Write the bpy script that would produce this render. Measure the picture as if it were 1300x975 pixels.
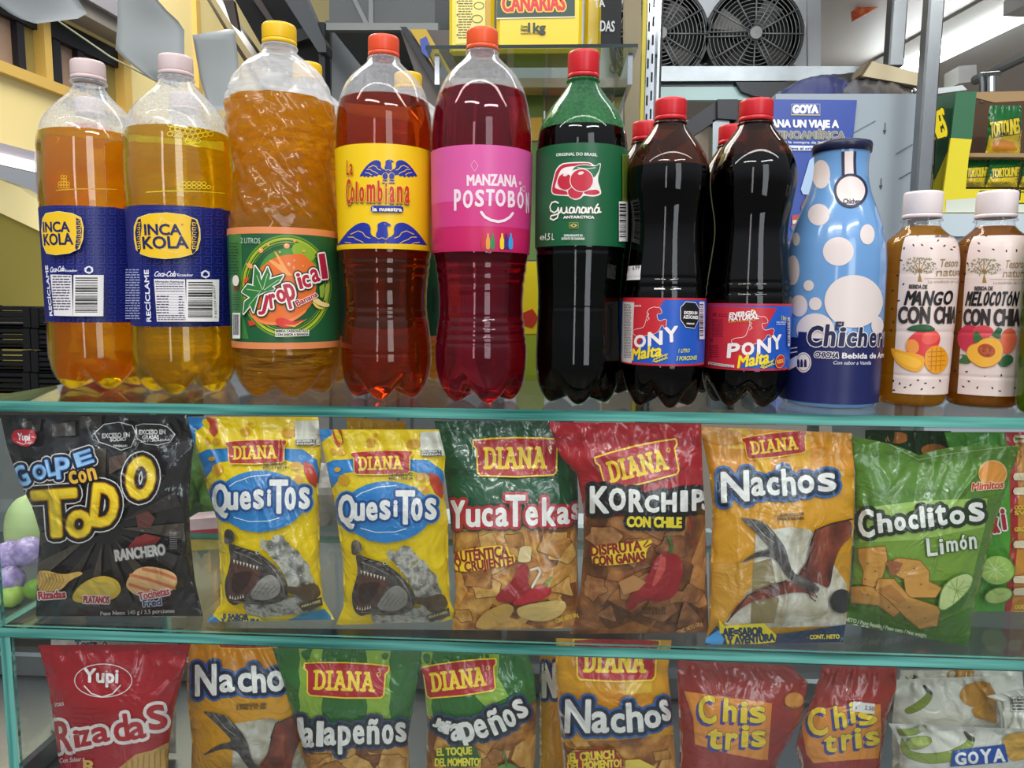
import bpy, math, random
import numpy as np
from mathutils import Vector
from mathutils.geometry import tessellate_polygon

for o in list(bpy.data.objects):
    bpy.data.objects.remove(o)
S = bpy.context.scene
COL = S.collection

# ------------------------------------------------------------------ camera
F = 930.0
YAW, PITCH, ROLL = math.radians(2.8), math.radians(6.5), math.radians(0.55)
CAM = np.array([0.0, -0.66, 0.0984])
_f = np.array([-math.sin(YAW) * math.cos(PITCH), math.cos(YAW) * math.cos(PITCH), -math.sin(PITCH)])
_r = np.array([math.cos(YAW), math.sin(YAW), 0.0])
_u = np.cross(_r, _f)
_r2 = math.cos(ROLL) * _r + math.sin(ROLL) * _u
_u2 = math.cos(ROLL) * _u - math.sin(ROLL) * _r
cd = bpy.data.cameras.new('camera')
cd.sensor_fit = 'HORIZONTAL'
cd.sensor_width = 36.0
cd.lens = F / 1300.0 * 36.0
cd.clip_start = 0.02
cd.clip_end = 200
cam = bpy.data.objects.new('camera', cd)
COL.objects.link(cam)
from mathutils import Matrix
cam.matrix_world = Matrix(((_r2[0], _u2[0], -_f[0], CAM[0]), (_r2[1], _u2[1], -_f[1], CAM[1]), (_r2[2], _u2[2], -_f[2], CAM[2]), (0, 0, 0, 1)))
S.camera = cam

# ------------------------------------------------------------------ colour management, world, lights
S.view_settings.view_transform = 'Standard'
S.view_settings.look = 'None'
S.view_settings.gamma = 1.0
S.view_settings.use_curve_mapping = False
S.view_settings.exposure = -0.32
W = bpy.data.worlds.new('market_hall')
S.world = W
W.use_nodes = True
_bg = W.node_tree.nodes['Background']
_tc = W.node_tree.nodes.new('ShaderNodeTexCoord')
_sx = W.node_tree.nodes.new('ShaderNodeSeparateXYZ')
_mr = W.node_tree.nodes.new('ShaderNodeMapRange')
_cr = W.node_tree.nodes.new('ShaderNodeValToRGB')
W.node_tree.links.new(_tc.outputs['Generated'], _sx.inputs[0])
W.node_tree.links.new(_sx.outputs[2], _mr.inputs[0])
_mr.inputs[1].default_value, _mr.inputs[2].default_value = -1.0, 1.0
W.node_tree.links.new(_mr.outputs[0], _cr.inputs[0])
_el = _cr.color_ramp.elements
_el[0].position, _el[0].color = 0.25, (0.16, 0.15, 0.14, 1)
_el[1].position, _el[1].color = 0.85, (0.92, 0.97, 1.05, 1)
_e = _el.new(0.5)
_e.color = (0.27, 0.28, 0.30, 1)
_e = _el.new(0.62)
_e.color = (0.62, 0.65, 0.70, 1)
W.node_tree.links.new(_cr.outputs[0], _bg.inputs[0])
_bg.inputs[1].default_value = 0.85
cy = S.cycles
cy.max_bounces = 14
cy.transmission_bounces = 12
cy.transparent_max_bounces = 24
cy.glossy_bounces = 5
cy.diffuse_bounces = 3
cy.sample_clamp_indirect = 4.0
cy.use_denoising = True
cy.blur_glossy = 0.6


def area(name, loc, target, sx, sy, power, col=(1, 1, 1)):
    l = bpy.data.lights.new(name, 'AREA')
    l.shape = 'RECTANGLE'
    l.size, l.size_y, l.energy, l.color = sx, sy, power, col
    o = bpy.data.objects.new(name, l)
    COL.objects.link(o)
    o.location = loc
    o.rotation_euler = (Vector(target) - Vector(loc)).to_track_quat('-Z', 'Y').to_euler()
    return o


# fluorescent tubes under the hall roof, in front of and above the stall; then windows, aisle light and added fills
area('hall_tube_light', (0.0, -0.55, 1.15), (0.0, 0.05, 0.0), 2.8, 0.07, 15, (1.0, 0.98, 0.94))
area('hall_tube_light', (-0.9, -2.2, 1.9), (0.0, 0.1, 0.0), 1.6, 0.10, 22, (1.0, 0.98, 0.95))
area('hall_tube_light', (1.2, -2.3, 1.9), (0.0, 0.1, -0.1), 1.6, 0.10, 22, (0.95, 0.97, 1.0))
area('hall_window_light', (1.3, -3.4, 0.7), (0.0, 0.1, 0.0), 0.95, 2.4, 40, (0.9, 0.95, 1.0))
area('hall_window_light', (-0.9, -3.8, 0.6), (0.0, 0.1, 0.0), 0.3, 2.2, 14, (0.95, 0.9, 1.0))
area('passage_fill', (-2.9, 2.6, 0.7), (-2.9, 3.6, 0.0), 0.8, 0.3, 9, (1.0, 0.97, 0.85))  # added fill light that lifts the dark olive wall under the gallery
area('bottle_backlight_fill', (0.0, 0.5, 0.95), (0.0, 0.2, 0.0), 1.8, 0.10, 8, (1.0, 0.99, 0.96))  # added backlight behind the bottles to brighten the drinks
area('aisle_light', (-2.2, 3.0, 3.4), (-2.6, 3.6, 0.0), 2.5, 2.5, 260, (1.0, 0.95, 0.85))


# ------------------------------------------------------------------ picking helpers: a pixel of the photograph to a point in the place
def ray(px, py):
    px = np.asarray(px, float)
    py = np.asarray(py, float)
    return _f + ((px - 650) / F)[..., None] * _r2 - ((py - 487.5) / F)[..., None] * _u2


def at(px, py, Y):
    d = ray(px, py)
    t = (np.asarray(Y, float) - CAM[1]) / d[..., 1]
    return CAM + t[..., None] * d


def atz(px, py, z):
    d = ray(px, py)
    t = (z - CAM[2]) / d[..., 2]
    return CAM + t[..., None] * d


def onplane(px, py, p0, n):
    d = ray(px, py)
    t = np.dot(np.asarray(p0) - CAM, n) / np.dot(d, n)
    return CAM + t * d


# ------------------------------------------------------------------ materials
def lin(h):
    h = h.lstrip('#')
    c = [int(h[i:i + 2], 16) / 255.0 for i in (0, 2, 4)]
    return tuple(x / 12.92 if x <= 0.04045 else ((x + 0.055) / 1.055) ** 2.4 for x in c) + (1.0,)


MATS = {}
FILM = (34, 0.5, 1.6)


def newmat(name):
    m = bpy.data.materials.new(name)
    m.use_nodes = True
    nt = m.node_tree
    nt.nodes.clear()
    out = nt.nodes.new('ShaderNodeOutputMaterial')
    return m, nt, out


def N(nt, t, **kw):
    n = nt.nodes.new('ShaderNode' + t)
    for k, v in kw.items():
        if k in n.inputs:
            n.inputs[k].default_value = v
        else:
            setattr(n, k, v)
    return n


def mat(name, col='#808080', rough=0.5, metal=0.0, spec=0.5, coat=0.0, emis=0.0, bump=None, var=None, trans=None):
    """principled surface with a touch of procedural variation (var=(scale, amount)) and bump=(scale, strength)"""
    if name in MATS:
        return MATS[name]
    m, nt, out = newmat(name)
    b = N(nt, 'BsdfPrincipled')
    b.inputs['Base Color'].default_value = lin(col)
    b.inputs['Roughness'].default_value = rough
    b.inputs['Metallic'].default_value = metal
    b.inputs['Specular IOR Level'].default_value = spec
    b.inputs['Coat Weight'].default_value = coat
    b.inputs['Coat Roughness'].default_value = 0.06
    if emis:
        b.inputs['Emission Color'].default_value = lin(col)
        b.inputs['Emission Strength'].default_value = emis
    nt.links.new(b.outputs[0], out.inputs[0])
    if var or bump:
        tc = N(nt, 'TexCoord')
    if var:
        n = N(nt, 'TexNoise')
        n.inputs['Scale'].default_value = var[0]
        n.inputs['Detail'].default_value = 5
        nt.links.new(tc.outputs['Object'], n.inputs['Vector'])
        hs = N(nt, 'HueSaturation')
        hs.inputs['Color'].default_value = lin(col)
        mr = N(nt, 'MapRange')
        mr.inputs['To Min'].default_value = 1 - var[1]
        mr.inputs['To Max'].default_value = 1 + var[1]
        nt.links.new(n.outputs[0], mr.inputs[0])
        nt.links.new(mr.outputs[0], hs.inputs['Value'])
        nt.links.new(hs.outputs[0], b.inputs['Base Color'])
    if bump:
        n2 = N(nt, 'TexNoise')
        n2.inputs['Scale'].default_value = bump[0]
        n2.inputs['Detail'].default_value = 3
        nt.links.new(tc.outputs['Object'], n2.inputs['Vector'])
        bp = N(nt, 'Bump')
        bp.inputs['Strength'].default_value = bump[1]
        bp.inputs['Distance'].default_value = 0.002
        if len(bump) > 2:
            n2.inputs['Distortion'].default_value = bump[2]
            n2.inputs['Detail'].default_value = 2.5
            bp.inputs['Distance'].default_value = 0.006
            nt.links.new(bp.outputs[0], b.inputs['Coat Normal'])
        nt.links.new(n2.outputs[0], bp.inputs['Height'])
        nt.links.new(bp.outputs[0], b.inputs['Normal'])
    MATS[name] = m
    return m


def ink(col, kind='film'):
    """printing ink on bag film (crinkled, shiny), on a paper/plastic label, or on card"""
    if not isinstance(col, str):
        return col
    key = 'ink_%s_%s' % (kind, col.lstrip('#'))
    if kind == 'film':
        return mat(key, col, rough=0.3, spec=0.5, bump=FILM, coat=0.55)
    if kind == 'label':
        return mat(key, col, rough=0.36, spec=0.45)
    return mat(key, col, rough=0.7, spec=0.2)


def noise_mat(name, cols, scale=60, detail=6, rough=0.4, vor=None, bump=0.3, stretch=(1, 1, 1), spec=0.5, distort=0.0):
    """a mottled print or surface: colour ramp over noise (and cells when vor is given)"""
    if name in MATS:
        return MATS[name]
    m, nt, out = newmat(name)
    tc = N(nt, 'TexCoord')
    mp = N(nt, 'Mapping')
    mp.inputs['Scale'].default_value = stretch
    nt.links.new(tc.outputs['Object'], mp.inputs['Vector'])
    n = N(nt, 'TexNoise')
    n.inputs['Scale'].default_value = scale
    n.inputs['Detail'].default_value = detail
    n.inputs['Distortion'].default_value = distort
    nt.links.new(mp.outputs[0], n.inputs['Vector'])
    src = n.outputs[0]
    if vor:
        v = N(nt, 'TexVoronoi')
        v.inputs['Scale'].default_value = vor
        nt.links.new(mp.outputs[0], v.inputs['Vector'])
        mx = N(nt, 'Math', operation='MULTIPLY_ADD')
        sp = N(nt, 'SeparateColor')
        nt.links.new(v.outputs['Color'], sp.inputs[0])
        nt.links.new(sp.outputs[0], mx.inputs[0])
        mx.inputs[1].default_value = 0.45
        sb = N(nt, 'Math', operation='MULTIPLY_ADD')
        nt.links.new(n.outputs[0], sb.inputs[0])
        sb.inputs[1].default_value = 0.9
        sb.inputs[2].default_value = -0.18
        nt.links.new(sb.outputs[0], mx.inputs[2])
        src = mx.outputs[0]
    cr = N(nt, 'ValToRGB')
    el = cr.color_ramp.elements
    while len(el) < len(cols):
        el.new(0.5)
    for i, c in enumerate(cols):
        el[i].position = 0.3 + 0.4 * i / (len(cols) - 1)
        el[i].color = lin(c)
    nt.links.new(src, cr.inputs[0])
    b = N(nt, 'BsdfPrincipled')
    b.inputs['Roughness'].default_value = rough
    b.inputs['Specular IOR Level'].default_value = spec
    b.inputs['Coat Weight'].default_value = 0.5 if bump else 0
    b.inputs['Coat Roughness'].default_value = 0.06
    nt.links.new(cr.outputs[0], b.inputs['Base Color'])
    if bump:
        n2 = N(nt, 'TexNoise')
        n2.inputs['Scale'].default_value = FILM[0]
        n2.inputs['Distortion'].default_value = FILM[2]
        n2.inputs['Detail'].default_value = 2.5
        nt.links.new(tc.outputs['Object'], n2.inputs['Vector'])
        bp = N(nt, 'Bump')
        bp.inputs['Strength'].default_value = FILM[1]
        bp.inputs['Distance'].default_value = 0.006
        nt.links.new(n2.outputs[0], bp.inputs['Height'])
        nt.links.new(bp.outputs[0], b.inputs['Normal'])
    nt.links.new(b.outputs[0], out.inputs[0])
    MATS[name] = m
    return m


def glass_pane(name, tint=(0.97, 0.99, 0.985), haze=0.0):
    if name in MATS:
        return MATS[name]
    m, nt, out = newmat(name)
    tr = N(nt, 'BsdfTransparent')
    tr.inputs[0].default_value = tint + (1,)
    gl = N(nt, 'BsdfGlossy')
    gl.inputs['Roughness'].default_value = 0.015
    lw = N(nt, 'LayerWeight')
    lw.inputs[0].default_value = 0.5
    pw = N(nt, 'Math', operation='POWER')
    nt.links.new(lw.outputs['Facing'], pw.inputs[0])
    pw.inputs[1].default_value = 5.0
    fr = N(nt, 'Math', operation='MULTIPLY_ADD')
    nt.links.new(pw.outputs[0], fr.inputs[0])
    fr.inputs[1].default_value = 0.96
    fr.inputs[2].default_value = 0.04
    mx = N(nt, 'MixShader')
    nt.links.new(fr.outputs[0], mx.inputs[0])
    nt.links.new(tr.outputs[0], mx.inputs[1])
    nt.links.new(gl.outputs[0], mx.inputs[2])
    last = mx
    if haze:
        df = N(nt, 'BsdfDiffuse')
        df.inputs[0].default_value = (0.8, 0.85, 0.85, 1)
        m2 = N(nt, 'MixShader')
        m2.inputs[0].default_value = haze
        nt.links.new(mx.outputs[0], m2.inputs[1])
        nt.links.new(df.outputs[0], m2.inputs[2])
        last = m2
    nt.links.new(last.outputs[0], out.inputs[0])
    MATS[name] = m
    return m


def pet(name, tint=(1, 1, 1), haze_col=(0.85, 0.9, 0.95), level=0.0, haze=0.3, swirl=0.0, low=0.0):
    """thin bottle wall; above the drink (object z > level) its inside is misted with fine drops"""
    if name in MATS:
        return MATS[name]
    m, nt, out = newmat(name)
    tr = N(nt, 'BsdfTransparent')
    tr.inputs[0].default_value = tint + (1,)
    gl = N(nt, 'BsdfGlossy')
    gl.inputs['Roughness'].default_value = 0.03
    lw = N(nt, 'LayerWeight')
    lw.inputs[0].default_value = 0.5
    pw = N(nt, 'Math', operation='POWER')
    nt.links.new(lw.outputs['Facing'], pw.inputs[0])
    pw.inputs[1].default_value = 5.0
    fr = N(nt, 'Math', operation='MULTIPLY_ADD')
    nt.links.new(pw.outputs[0], fr.inputs[0])
    fr.inputs[1].default_value = 0.96
    fr.inputs[2].default_value = 0.04
    mx = N(nt, 'MixShader')
    nt.links.new(fr.outputs[0], mx.inputs[0])
    nt.links.new(tr.outputs[0], mx.inputs[1])
    nt.links.new(gl.outputs[0], mx.inputs[2])
    tc = N(nt, 'TexCoord')
    n = N(nt, 'TexNoise')
    n.inputs['Scale'].default_value = 260 if not swirl else 55
    n.inputs['Detail'].default_value = 4
    mp = N(nt, 'Mapping')
    if swirl:
        mp.inputs['Rotation'].default_value = (0, 0.9, 0.4)
        mp.inputs['Scale'].default_value = (0.35, 1, 2.6)
    nt.links.new(tc.outputs['Object'], mp.inputs['Vector'])
    nt.links.new(mp.outputs[0], n.inputs['Vector'])
    bp = N(nt, 'Bump')
    bp.inputs['Strength'].default_value = 0.25 if not swirl else 0.6
    bp.inputs['Distance'].default_value = 0.0015
    nt.links.new(n.outputs[0], bp.inputs['Height'])
    if swirl:
        nt.links.new(bp.outputs[0], gl.inputs['Normal'])
    df = N(nt, 'BsdfTranslucent')
    df.inputs[0].default_value = haze_col + (1,)
    d2 = N(nt, 'BsdfDiffuse')
    d2.inputs[0].default_value = haze_col + (1,)
    ad = N(nt, 'MixShader')
    ad.inputs[0].default_value = 0.5
    nt.links.new(df.outputs[0], ad.inputs[1])
    nt.links.new(d2.outputs[0], ad.inputs[2])
    sx = N(nt, 'SeparateXYZ')
    nt.links.new(tc.outputs['Object'], sx.inputs[0])
    gt = N(nt, 'Math', operation='GREATER_THAN')
    gt.inputs[1].default_value = level
    nt.links.new(sx.outputs[2], gt.inputs[0])
    mr = N(nt, 'MapRange')
    mr.inputs[1].default_value = 0.3
    mr.inputs[2].default_value = 0.7
    mr.inputs[3].default_value = haze * 0.6
    mr.inputs[4].default_value = haze * 1.4
    nt.links.new(n.outputs[0], mr.inputs[0])
    mu = N(nt, 'Math', operation='MULTIPLY')
    nt.links.new(gt.outputs[0], mu.inputs[0])
    nt.links.new(mr.outputs[0], mu.inputs[1])
    m2 = N(nt, 'MixShader')
    nt.links.new(mu.outputs[0], m2.inputs[0])
    nt.links.new(mx.outputs[0], m2.inputs[1])
    nt.links.new(ad.outputs[0], m2.inputs[2])
    nt.links.new(m2.outputs[0], out.inputs[0])
    MATS[name] = m
    return m


def drink(name, col, body=None, cloud=0.25, swirl=0.0, ribs=0.0):
    """coloured soft drink: clear refraction plus a little light scattered inside"""
    if name in MATS:
        return MATS[name]
    m, nt, out = newmat(name)
    rf = N(nt, 'BsdfGlass')
    rf.inputs['Color'].default_value = lin(col)
    rf.inputs['IOR'].default_value = 1.33
    tl = N(nt, 'BsdfTranslucent')
    tl.inputs[0].default_value = lin(body or col)
    df = N(nt, 'BsdfDiffuse')
    df.inputs[0].default_value = lin(body or col)
    a = N(nt, 'MixShader')
    a.inputs[0].default_value = 0.45
    nt.links.new(tl.outputs[0], a.inputs[1])
    nt.links.new(df.outputs[0], a.inputs[2])
    mx = N(nt, 'MixShader')
    mx.inputs[0].default_value = cloud
    nt.links.new(rf.outputs[0], mx.inputs[1])
    nt.links.new(a.outputs[0], mx.inputs[2])
    if swirl or ribs:
        tc = N(nt, 'TexCoord')
        mp = N(nt, 'Mapping')
        n = N(nt, 'TexNoise')
        if swirl:
            mp.inputs['Rotation'].default_value = (0, 0.9, 0.4)
            mp.inputs['Scale'].default_value = (0.35, 1, 2.6)
            n.inputs['Scale'].default_value = 55
            n.inputs['Detail'].default_value = 5
        else:
            n.inputs['Scale'].default_value = 30
            mp.inputs['Scale'].default_value = (0.5, 0.5, 3.0)
        nt.links.new(tc.outputs['Object'], mp.inputs['Vector'])
        nt.links.new(mp.outputs[0], n.inputs['Vector'])
        bp = N(nt, 'Bump')
        bp.inputs['Strength'].default_value = swirl or ribs
        bp.inputs['Distance'].default_value = 0.03 if swirl else 0.003
        nt.links.new(n.outputs[0], bp.inputs['Height'])
        for q in (rf, tl, df):
            nt.links.new(bp.outputs[0], q.inputs['Normal'])
    nt.links.new(mx.outputs[0], out.inputs[0])
    MATS[name] = m
    return m


# ------------------------------------------------------------------ objects
def empty(name, loc, label=None, cat=None, group=None, kind=None):
    o = bpy.data.objects.new(name, None)
    o.empty_display_size = 0.03
    COL.objects.link(o)
    o.location = loc
    return tag(o, label, cat, group, kind)


def tag(o, label=None, cat=None, group=None, kind=None):
    for k, v in (('label', label), ('category', cat), ('group', group), ('kind', kind)):
        if v:
            o[k] = v
    return o


def wloc(o):
    v = Vector((0, 0, 0))
    while o:
        v = v + o.location
        o = o.parent
    return v


def mesh_obj(name, V, Fc, mats, parent=None, mi=None, smooth=True, world=True, label=None):
    """mesh in world coordinates; under a parent it is stored relative to that parent's place"""
    V = np.asarray(V, float)
    if parent is not None and world:
        V = V - np.array(wloc(parent))
    me = bpy.data.meshes.new(name)
    me.from_pydata([tuple(v) for v in V], [], [tuple(f) for f in Fc])
    if not isinstance(mats, (list, tuple)):
        mats = [mats]
    for m in mats:
        me.materials.append(m)
    if mi is not None:
        me.polygons.foreach_set('material_index', np.asarray(mi, np.int32))
    me.polygons.foreach_set('use_smooth', np.full(len(me.polygons), smooth))
    me.update()
    o = bpy.data.objects.new(name, me)
    COL.objects.link(o)
    if parent is not None:
        o.parent = parent
    elif world:
        # put the origin at the middle of the thing's foot
        lo, hi = V.min(0), V.max(0)
        c = np.array([(lo[0] + hi[0]) / 2, (lo[1] + hi[1]) / 2, lo[2]])
        me.transform(Matrix.Translation(-Vector(c)))
        o.location = c
    if label:
        o['label'] = label
    return o


class MB:
    """collects shapes for one mesh"""
    def __init__(s):
        s.V, s.F, s.M = [], [], []
        s.n = 0

    def add(s, V, Fc, m=0):
        V = np.asarray(V, float)
        s.V.append(V)
        s.F += [tuple(i + s.n for i in f) for f in Fc]
        s.M += [m] * len(Fc)
        s.n += len(V)

    def box(s, lo, hi, m=0, bev=0.0):
        x0, y0, z0 = lo
        x1, y1, z1 = hi
        if bev:
            b = min(bev, (x1 - x0) / 3, (y1 - y0) / 3, (z1 - z0) / 3)
            V = []
            for (ix, iy, iz) in [(i, j, k) for i in (0, 1) for j in (0, 1) for k in (0, 1)]:
                cx, cy_, cz = (x0, x1)[ix], (y0, y1)[iy], (z0, z1)[iz]
                sx, sy, sz = (1, -1)[ix], (1, -1)[iy], (1, -1)[iz]
                V += [(cx, cy_ + sy * b, cz + sz * b), (cx + sx * b, cy_, cz + sz * b), (cx + sx * b, cy_ + sy * b, cz)]
            g = lambda i, j, k, a: 3 * (i * 4 + j * 2 + k) + a
            Fc = []
            for i in (0, 1):
                Fc.append([g(i, 0, 0, 0), g(i, 1, 0, 0), g(i, 1, 1, 0), g(i, 0, 1, 0)])
                Fc.append([g(0, i, 0, 1), g(1, i, 0, 1), g(1, i, 1, 1), g(0, i, 1, 1)])
                Fc.append([g(0, 0, i, 2), g(1, 0, i, 2), g(1, 1, i, 2), g(0, 1, i, 2)])
            for j in (0, 1):
                for k in (0, 1):
                    Fc.append([g(0, j, k, 1), g(1, j, k, 1), g(1, j, k, 2), g(0, j, k, 2)])
                    Fc.append([g(j, 0, k, 0), g(j, 1, k, 0), g(j, 1, k, 2), g(j, 0, k, 2)])
                    Fc.append([g(j, k, 0, 0), g(j, k, 1, 0), g(j, k, 1, 1), g(j, k, 0, 1)])
            for i in (0, 1):
                for j in (0, 1):
                    for k in (0, 1):
                        Fc.append([g(i, j, k, 0), g(i, j, k, 1), g(i, j, k, 2)])
            s.add(V, Fc, m)
            return
        V = [(x, y, z) for x in (x0, x1) for y in (y0, y1) for z in (z0, z1)]
        s.add(V, [(0, 1, 3, 2), (4, 6, 7, 5), (0, 4, 5, 1), (2, 3, 7, 6), (0, 2, 6, 4), (1, 5, 7, 3)], m)

    def tube(s, pts, r, n=10, m=0, cap=True):
        P = [Vector(p) for p in pts]
        rr = r if isinstance(r, (list, tuple)) else [r] * len(P)
        V, Fc = [], []
        prev = None
        for i, p in enumerate(P):
            d = (P[min(i + 1, len(P) - 1)] - P[max(i - 1, 0)]).normalized()
            a = prev if prev is not None else (Vector((0, 0, 1)) if abs(d.z) < 0.9 else Vector((1, 0, 0)))
            a = (a - d * a.dot(d)).normalized()
            prev = a
            b = d.cross(a)
            for k in range(n):
                t = 2 * math.pi * k / n
                V.append(p + (a * math.cos(t) + b * math.sin(t)) * rr[i])
        for i in range(len(P) - 1):
            for k in range(n):
                Fc.append((i * n + k, i * n + (k + 1) % n, (i + 1) * n + (k + 1) % n, (i + 1) * n + k))
        if cap:
            Fc.append(tuple(range(n))[::-1])
            Fc.append(tuple((len(P) - 1) * n + k for k in range(n)))
        s.add([tuple(v) for v in V], Fc, m)

    def bar(s, a, b, w, h, m=0, up=(0, 0, 1)):
        """square bar from a to b"""
        a, b = Vector(a), Vector(b)
        d = (b - a).normalized()
        u = Vector(up)
        u = (u - d * u.dot(d)).normalized()
        v = d.cross(u)
        V = []
        for p in (a, b):
            for i, j in ((-1, -1), (1, -1), (1, 1), (-1, 1)):
                V.append(tuple(p + v * (i * w / 2) + u * (j * h / 2)))
        s.add(V, [(0, 3, 2, 1), (4, 5, 6, 7), (0, 1, 5, 4), (1, 2, 6, 5), (2, 3, 7, 6), (3, 0, 4, 7)], m)

    def prism(s, front, back, m=0):
        """front and back: two matching outlines"""
        n = len(front)
        V = [tuple(p) for p in front] + [tuple(p) for p in back]
        tr = tessellate_polygon([[Vector(p) for p in front]])
        Fc = [tuple(t) for t in tr] + [tuple(n + i for i in t[::-1]) for t in tr]
        for i in range(n):
            j = (i + 1) % n
            Fc.append((i, j, n + j, n + i))
        s.add(V, Fc, m)

    def lathe(s, prof, c, n=48, m=0, closed=False, rib=None):
        """prof: (radius, z) list; c: axis foot"""
        V, Fc = [], []
        for q, (r, z) in enumerate(prof):
            for k in range(n):
                t = 2 * math.pi * k / n
                rr = r
                if rib and rib[0] <= z <= rib[1]:
                    rr = r * (1 - rib[2] * (k % 2))
                V.append((c[0] + rr * math.sin(t), c[1] - rr * math.cos(t), c[2] + z))
        for i in range(len(prof) - 1):
            for k in range(n):
                Fc.append((i * n + k, i * n + (k + 1) % n, (i + 1) * n + (k + 1) % n, (i + 1) * n + k))
        if closed:
            Fc.append(tuple(range(n))[::-1])
            Fc.append(tuple((len(prof) - 1) * n + k for k in range(n)))
        s.add(V, Fc, m)

    def blob(s, c, r, n=14, m=0, seed=0, amp=0.12):
        rnd = random.Random(seed)
        ph = [(rnd.uniform(2, 6), rnd.uniform(0, 6), rnd.uniform(2, 5), rnd.uniform(0, 6)) for _ in range(3)]
        V, Fc = [], []
        for i in range(n + 1):
            a = math.pi * i / n
            for k in range(2 * n):
                t = math.pi * k / n
                q = 1 + amp * sum(math.sin(f1 * a + p1) * math.sin(round(f2) * t + p2) for f1, p1, f2, p2 in ph) / 2
                V.append((c[0] + r[0] * q * math.sin(a) * math.cos(t), c[1] + r[1] * q * math.sin(a) * math.sin(t), c[2] + r[2] * q * math.cos(a)))
        w = 2 * n
        for i in range(n):
            for k in range(w):
                Fc.append((i * w + k, i * w + (k + 1) % w, (i + 1) * w + (k + 1) % w, (i + 1) * w + k))
        s.add(V, Fc, m)

    def build(s, name, mats, parent=None, smooth=False, label=None):
        return mesh_obj(name, np.concatenate(s.V), s.F, mats, parent, s.M, smooth, label=label)


def slab(mb, pts, Y, thick, m=0):
    """a flat piece whose outline is read at distance Y, with its real thickness behind it"""
    f = [at(x, y, Y) for x, y in pts]
    mb.prism(f, [p + np.array([0, thick, 0]) for p in f], m)


# ------------------------------------------------------------------ printed artwork: flat shapes wrapped onto a surface
GL = {}


def glyphs(s, res=3):
    if s in GL:
        return GL[s]
    c = bpy.data.curves.new('lettering', 'FONT')
    c.body = s
    c.resolution_u = res
    o = bpy.data.objects.new('lettering', c)
    me = bpy.data.meshes.new_from_object(o)
    bpy.data.objects.remove(o)
    bpy.data.curves.remove(c)
    me.calc_loop_triangles()
    v = np.array([p.co[:2] for p in me.vertices]).reshape(-1, 2)
    t = np.array([l.vertices[:] for l in me.loop_triangles], int).reshape(-1, 3)
    bpy.data.meshes.remove(me)
    e = np.sort(np.concatenate([t[:, [0, 1]], t[:, [1, 2]], t[:, [2, 0]]]), 1)
    u, cnt = np.unique(e, axis=0, return_counts=True)
    GL[s] = (v, t, u[cnt == 1])
    return GL[s]


CAPH = glyphs('H')[0][:, 1].max()


def fat(v, edges, w):
    """triangles covering a band of half-width w along edges"""
    out = []
    a, b = v[edges[:, 0]], v[edges[:, 1]]
    d = b - a
    L = np.linalg.norm(d, axis=1)
    ok = L > 1e-9
    a, b, d, L = a[ok], b[ok], d[ok], L[ok]
    n = np.stack([-d[:, 1], d[:, 0]], 1) / L[:, None] * w
    out.append(np.stack([a - n, b - n, b + n], 1))
    out.append(np.stack([a - n, b + n, a + n], 1))
    q = v[np.unique(edges)]
    k = 8
    ang = np.arange(k) * 2 * np.pi / k
    ring = np.stack([np.cos(ang), np.sin(ang)], 1) * w
    for i in range(1, k - 1):
        out.append(np.stack([q + ring[0], q + ring[i], q + ring[i + 1]], 1))
    return np.concatenate(out)


def subdivide(t, L):
    for _ in range(14):
        e = np.stack([np.linalg.norm(t[:, 1] - t[:, 0], axis=1), np.linalg.norm(t[:, 2] - t[:, 1], axis=1), np.linalg.norm(t[:, 0] - t[:, 2], axis=1)], 1)
        k = e.argmax(1)
        big = e.max(1) > L
        if not big.any():
            break
        s, k = t[big], k[big]
        r = np.arange(len(s))
        a, b, c = s[r, k], s[r, (k + 1) % 3], s[r, (k + 2) % 3]
        m = (a + b) / 2
        t = np.concatenate([t[~big], np.stack([a, m, c], 1), np.stack([m, b, c], 1)])
    return t


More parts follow.
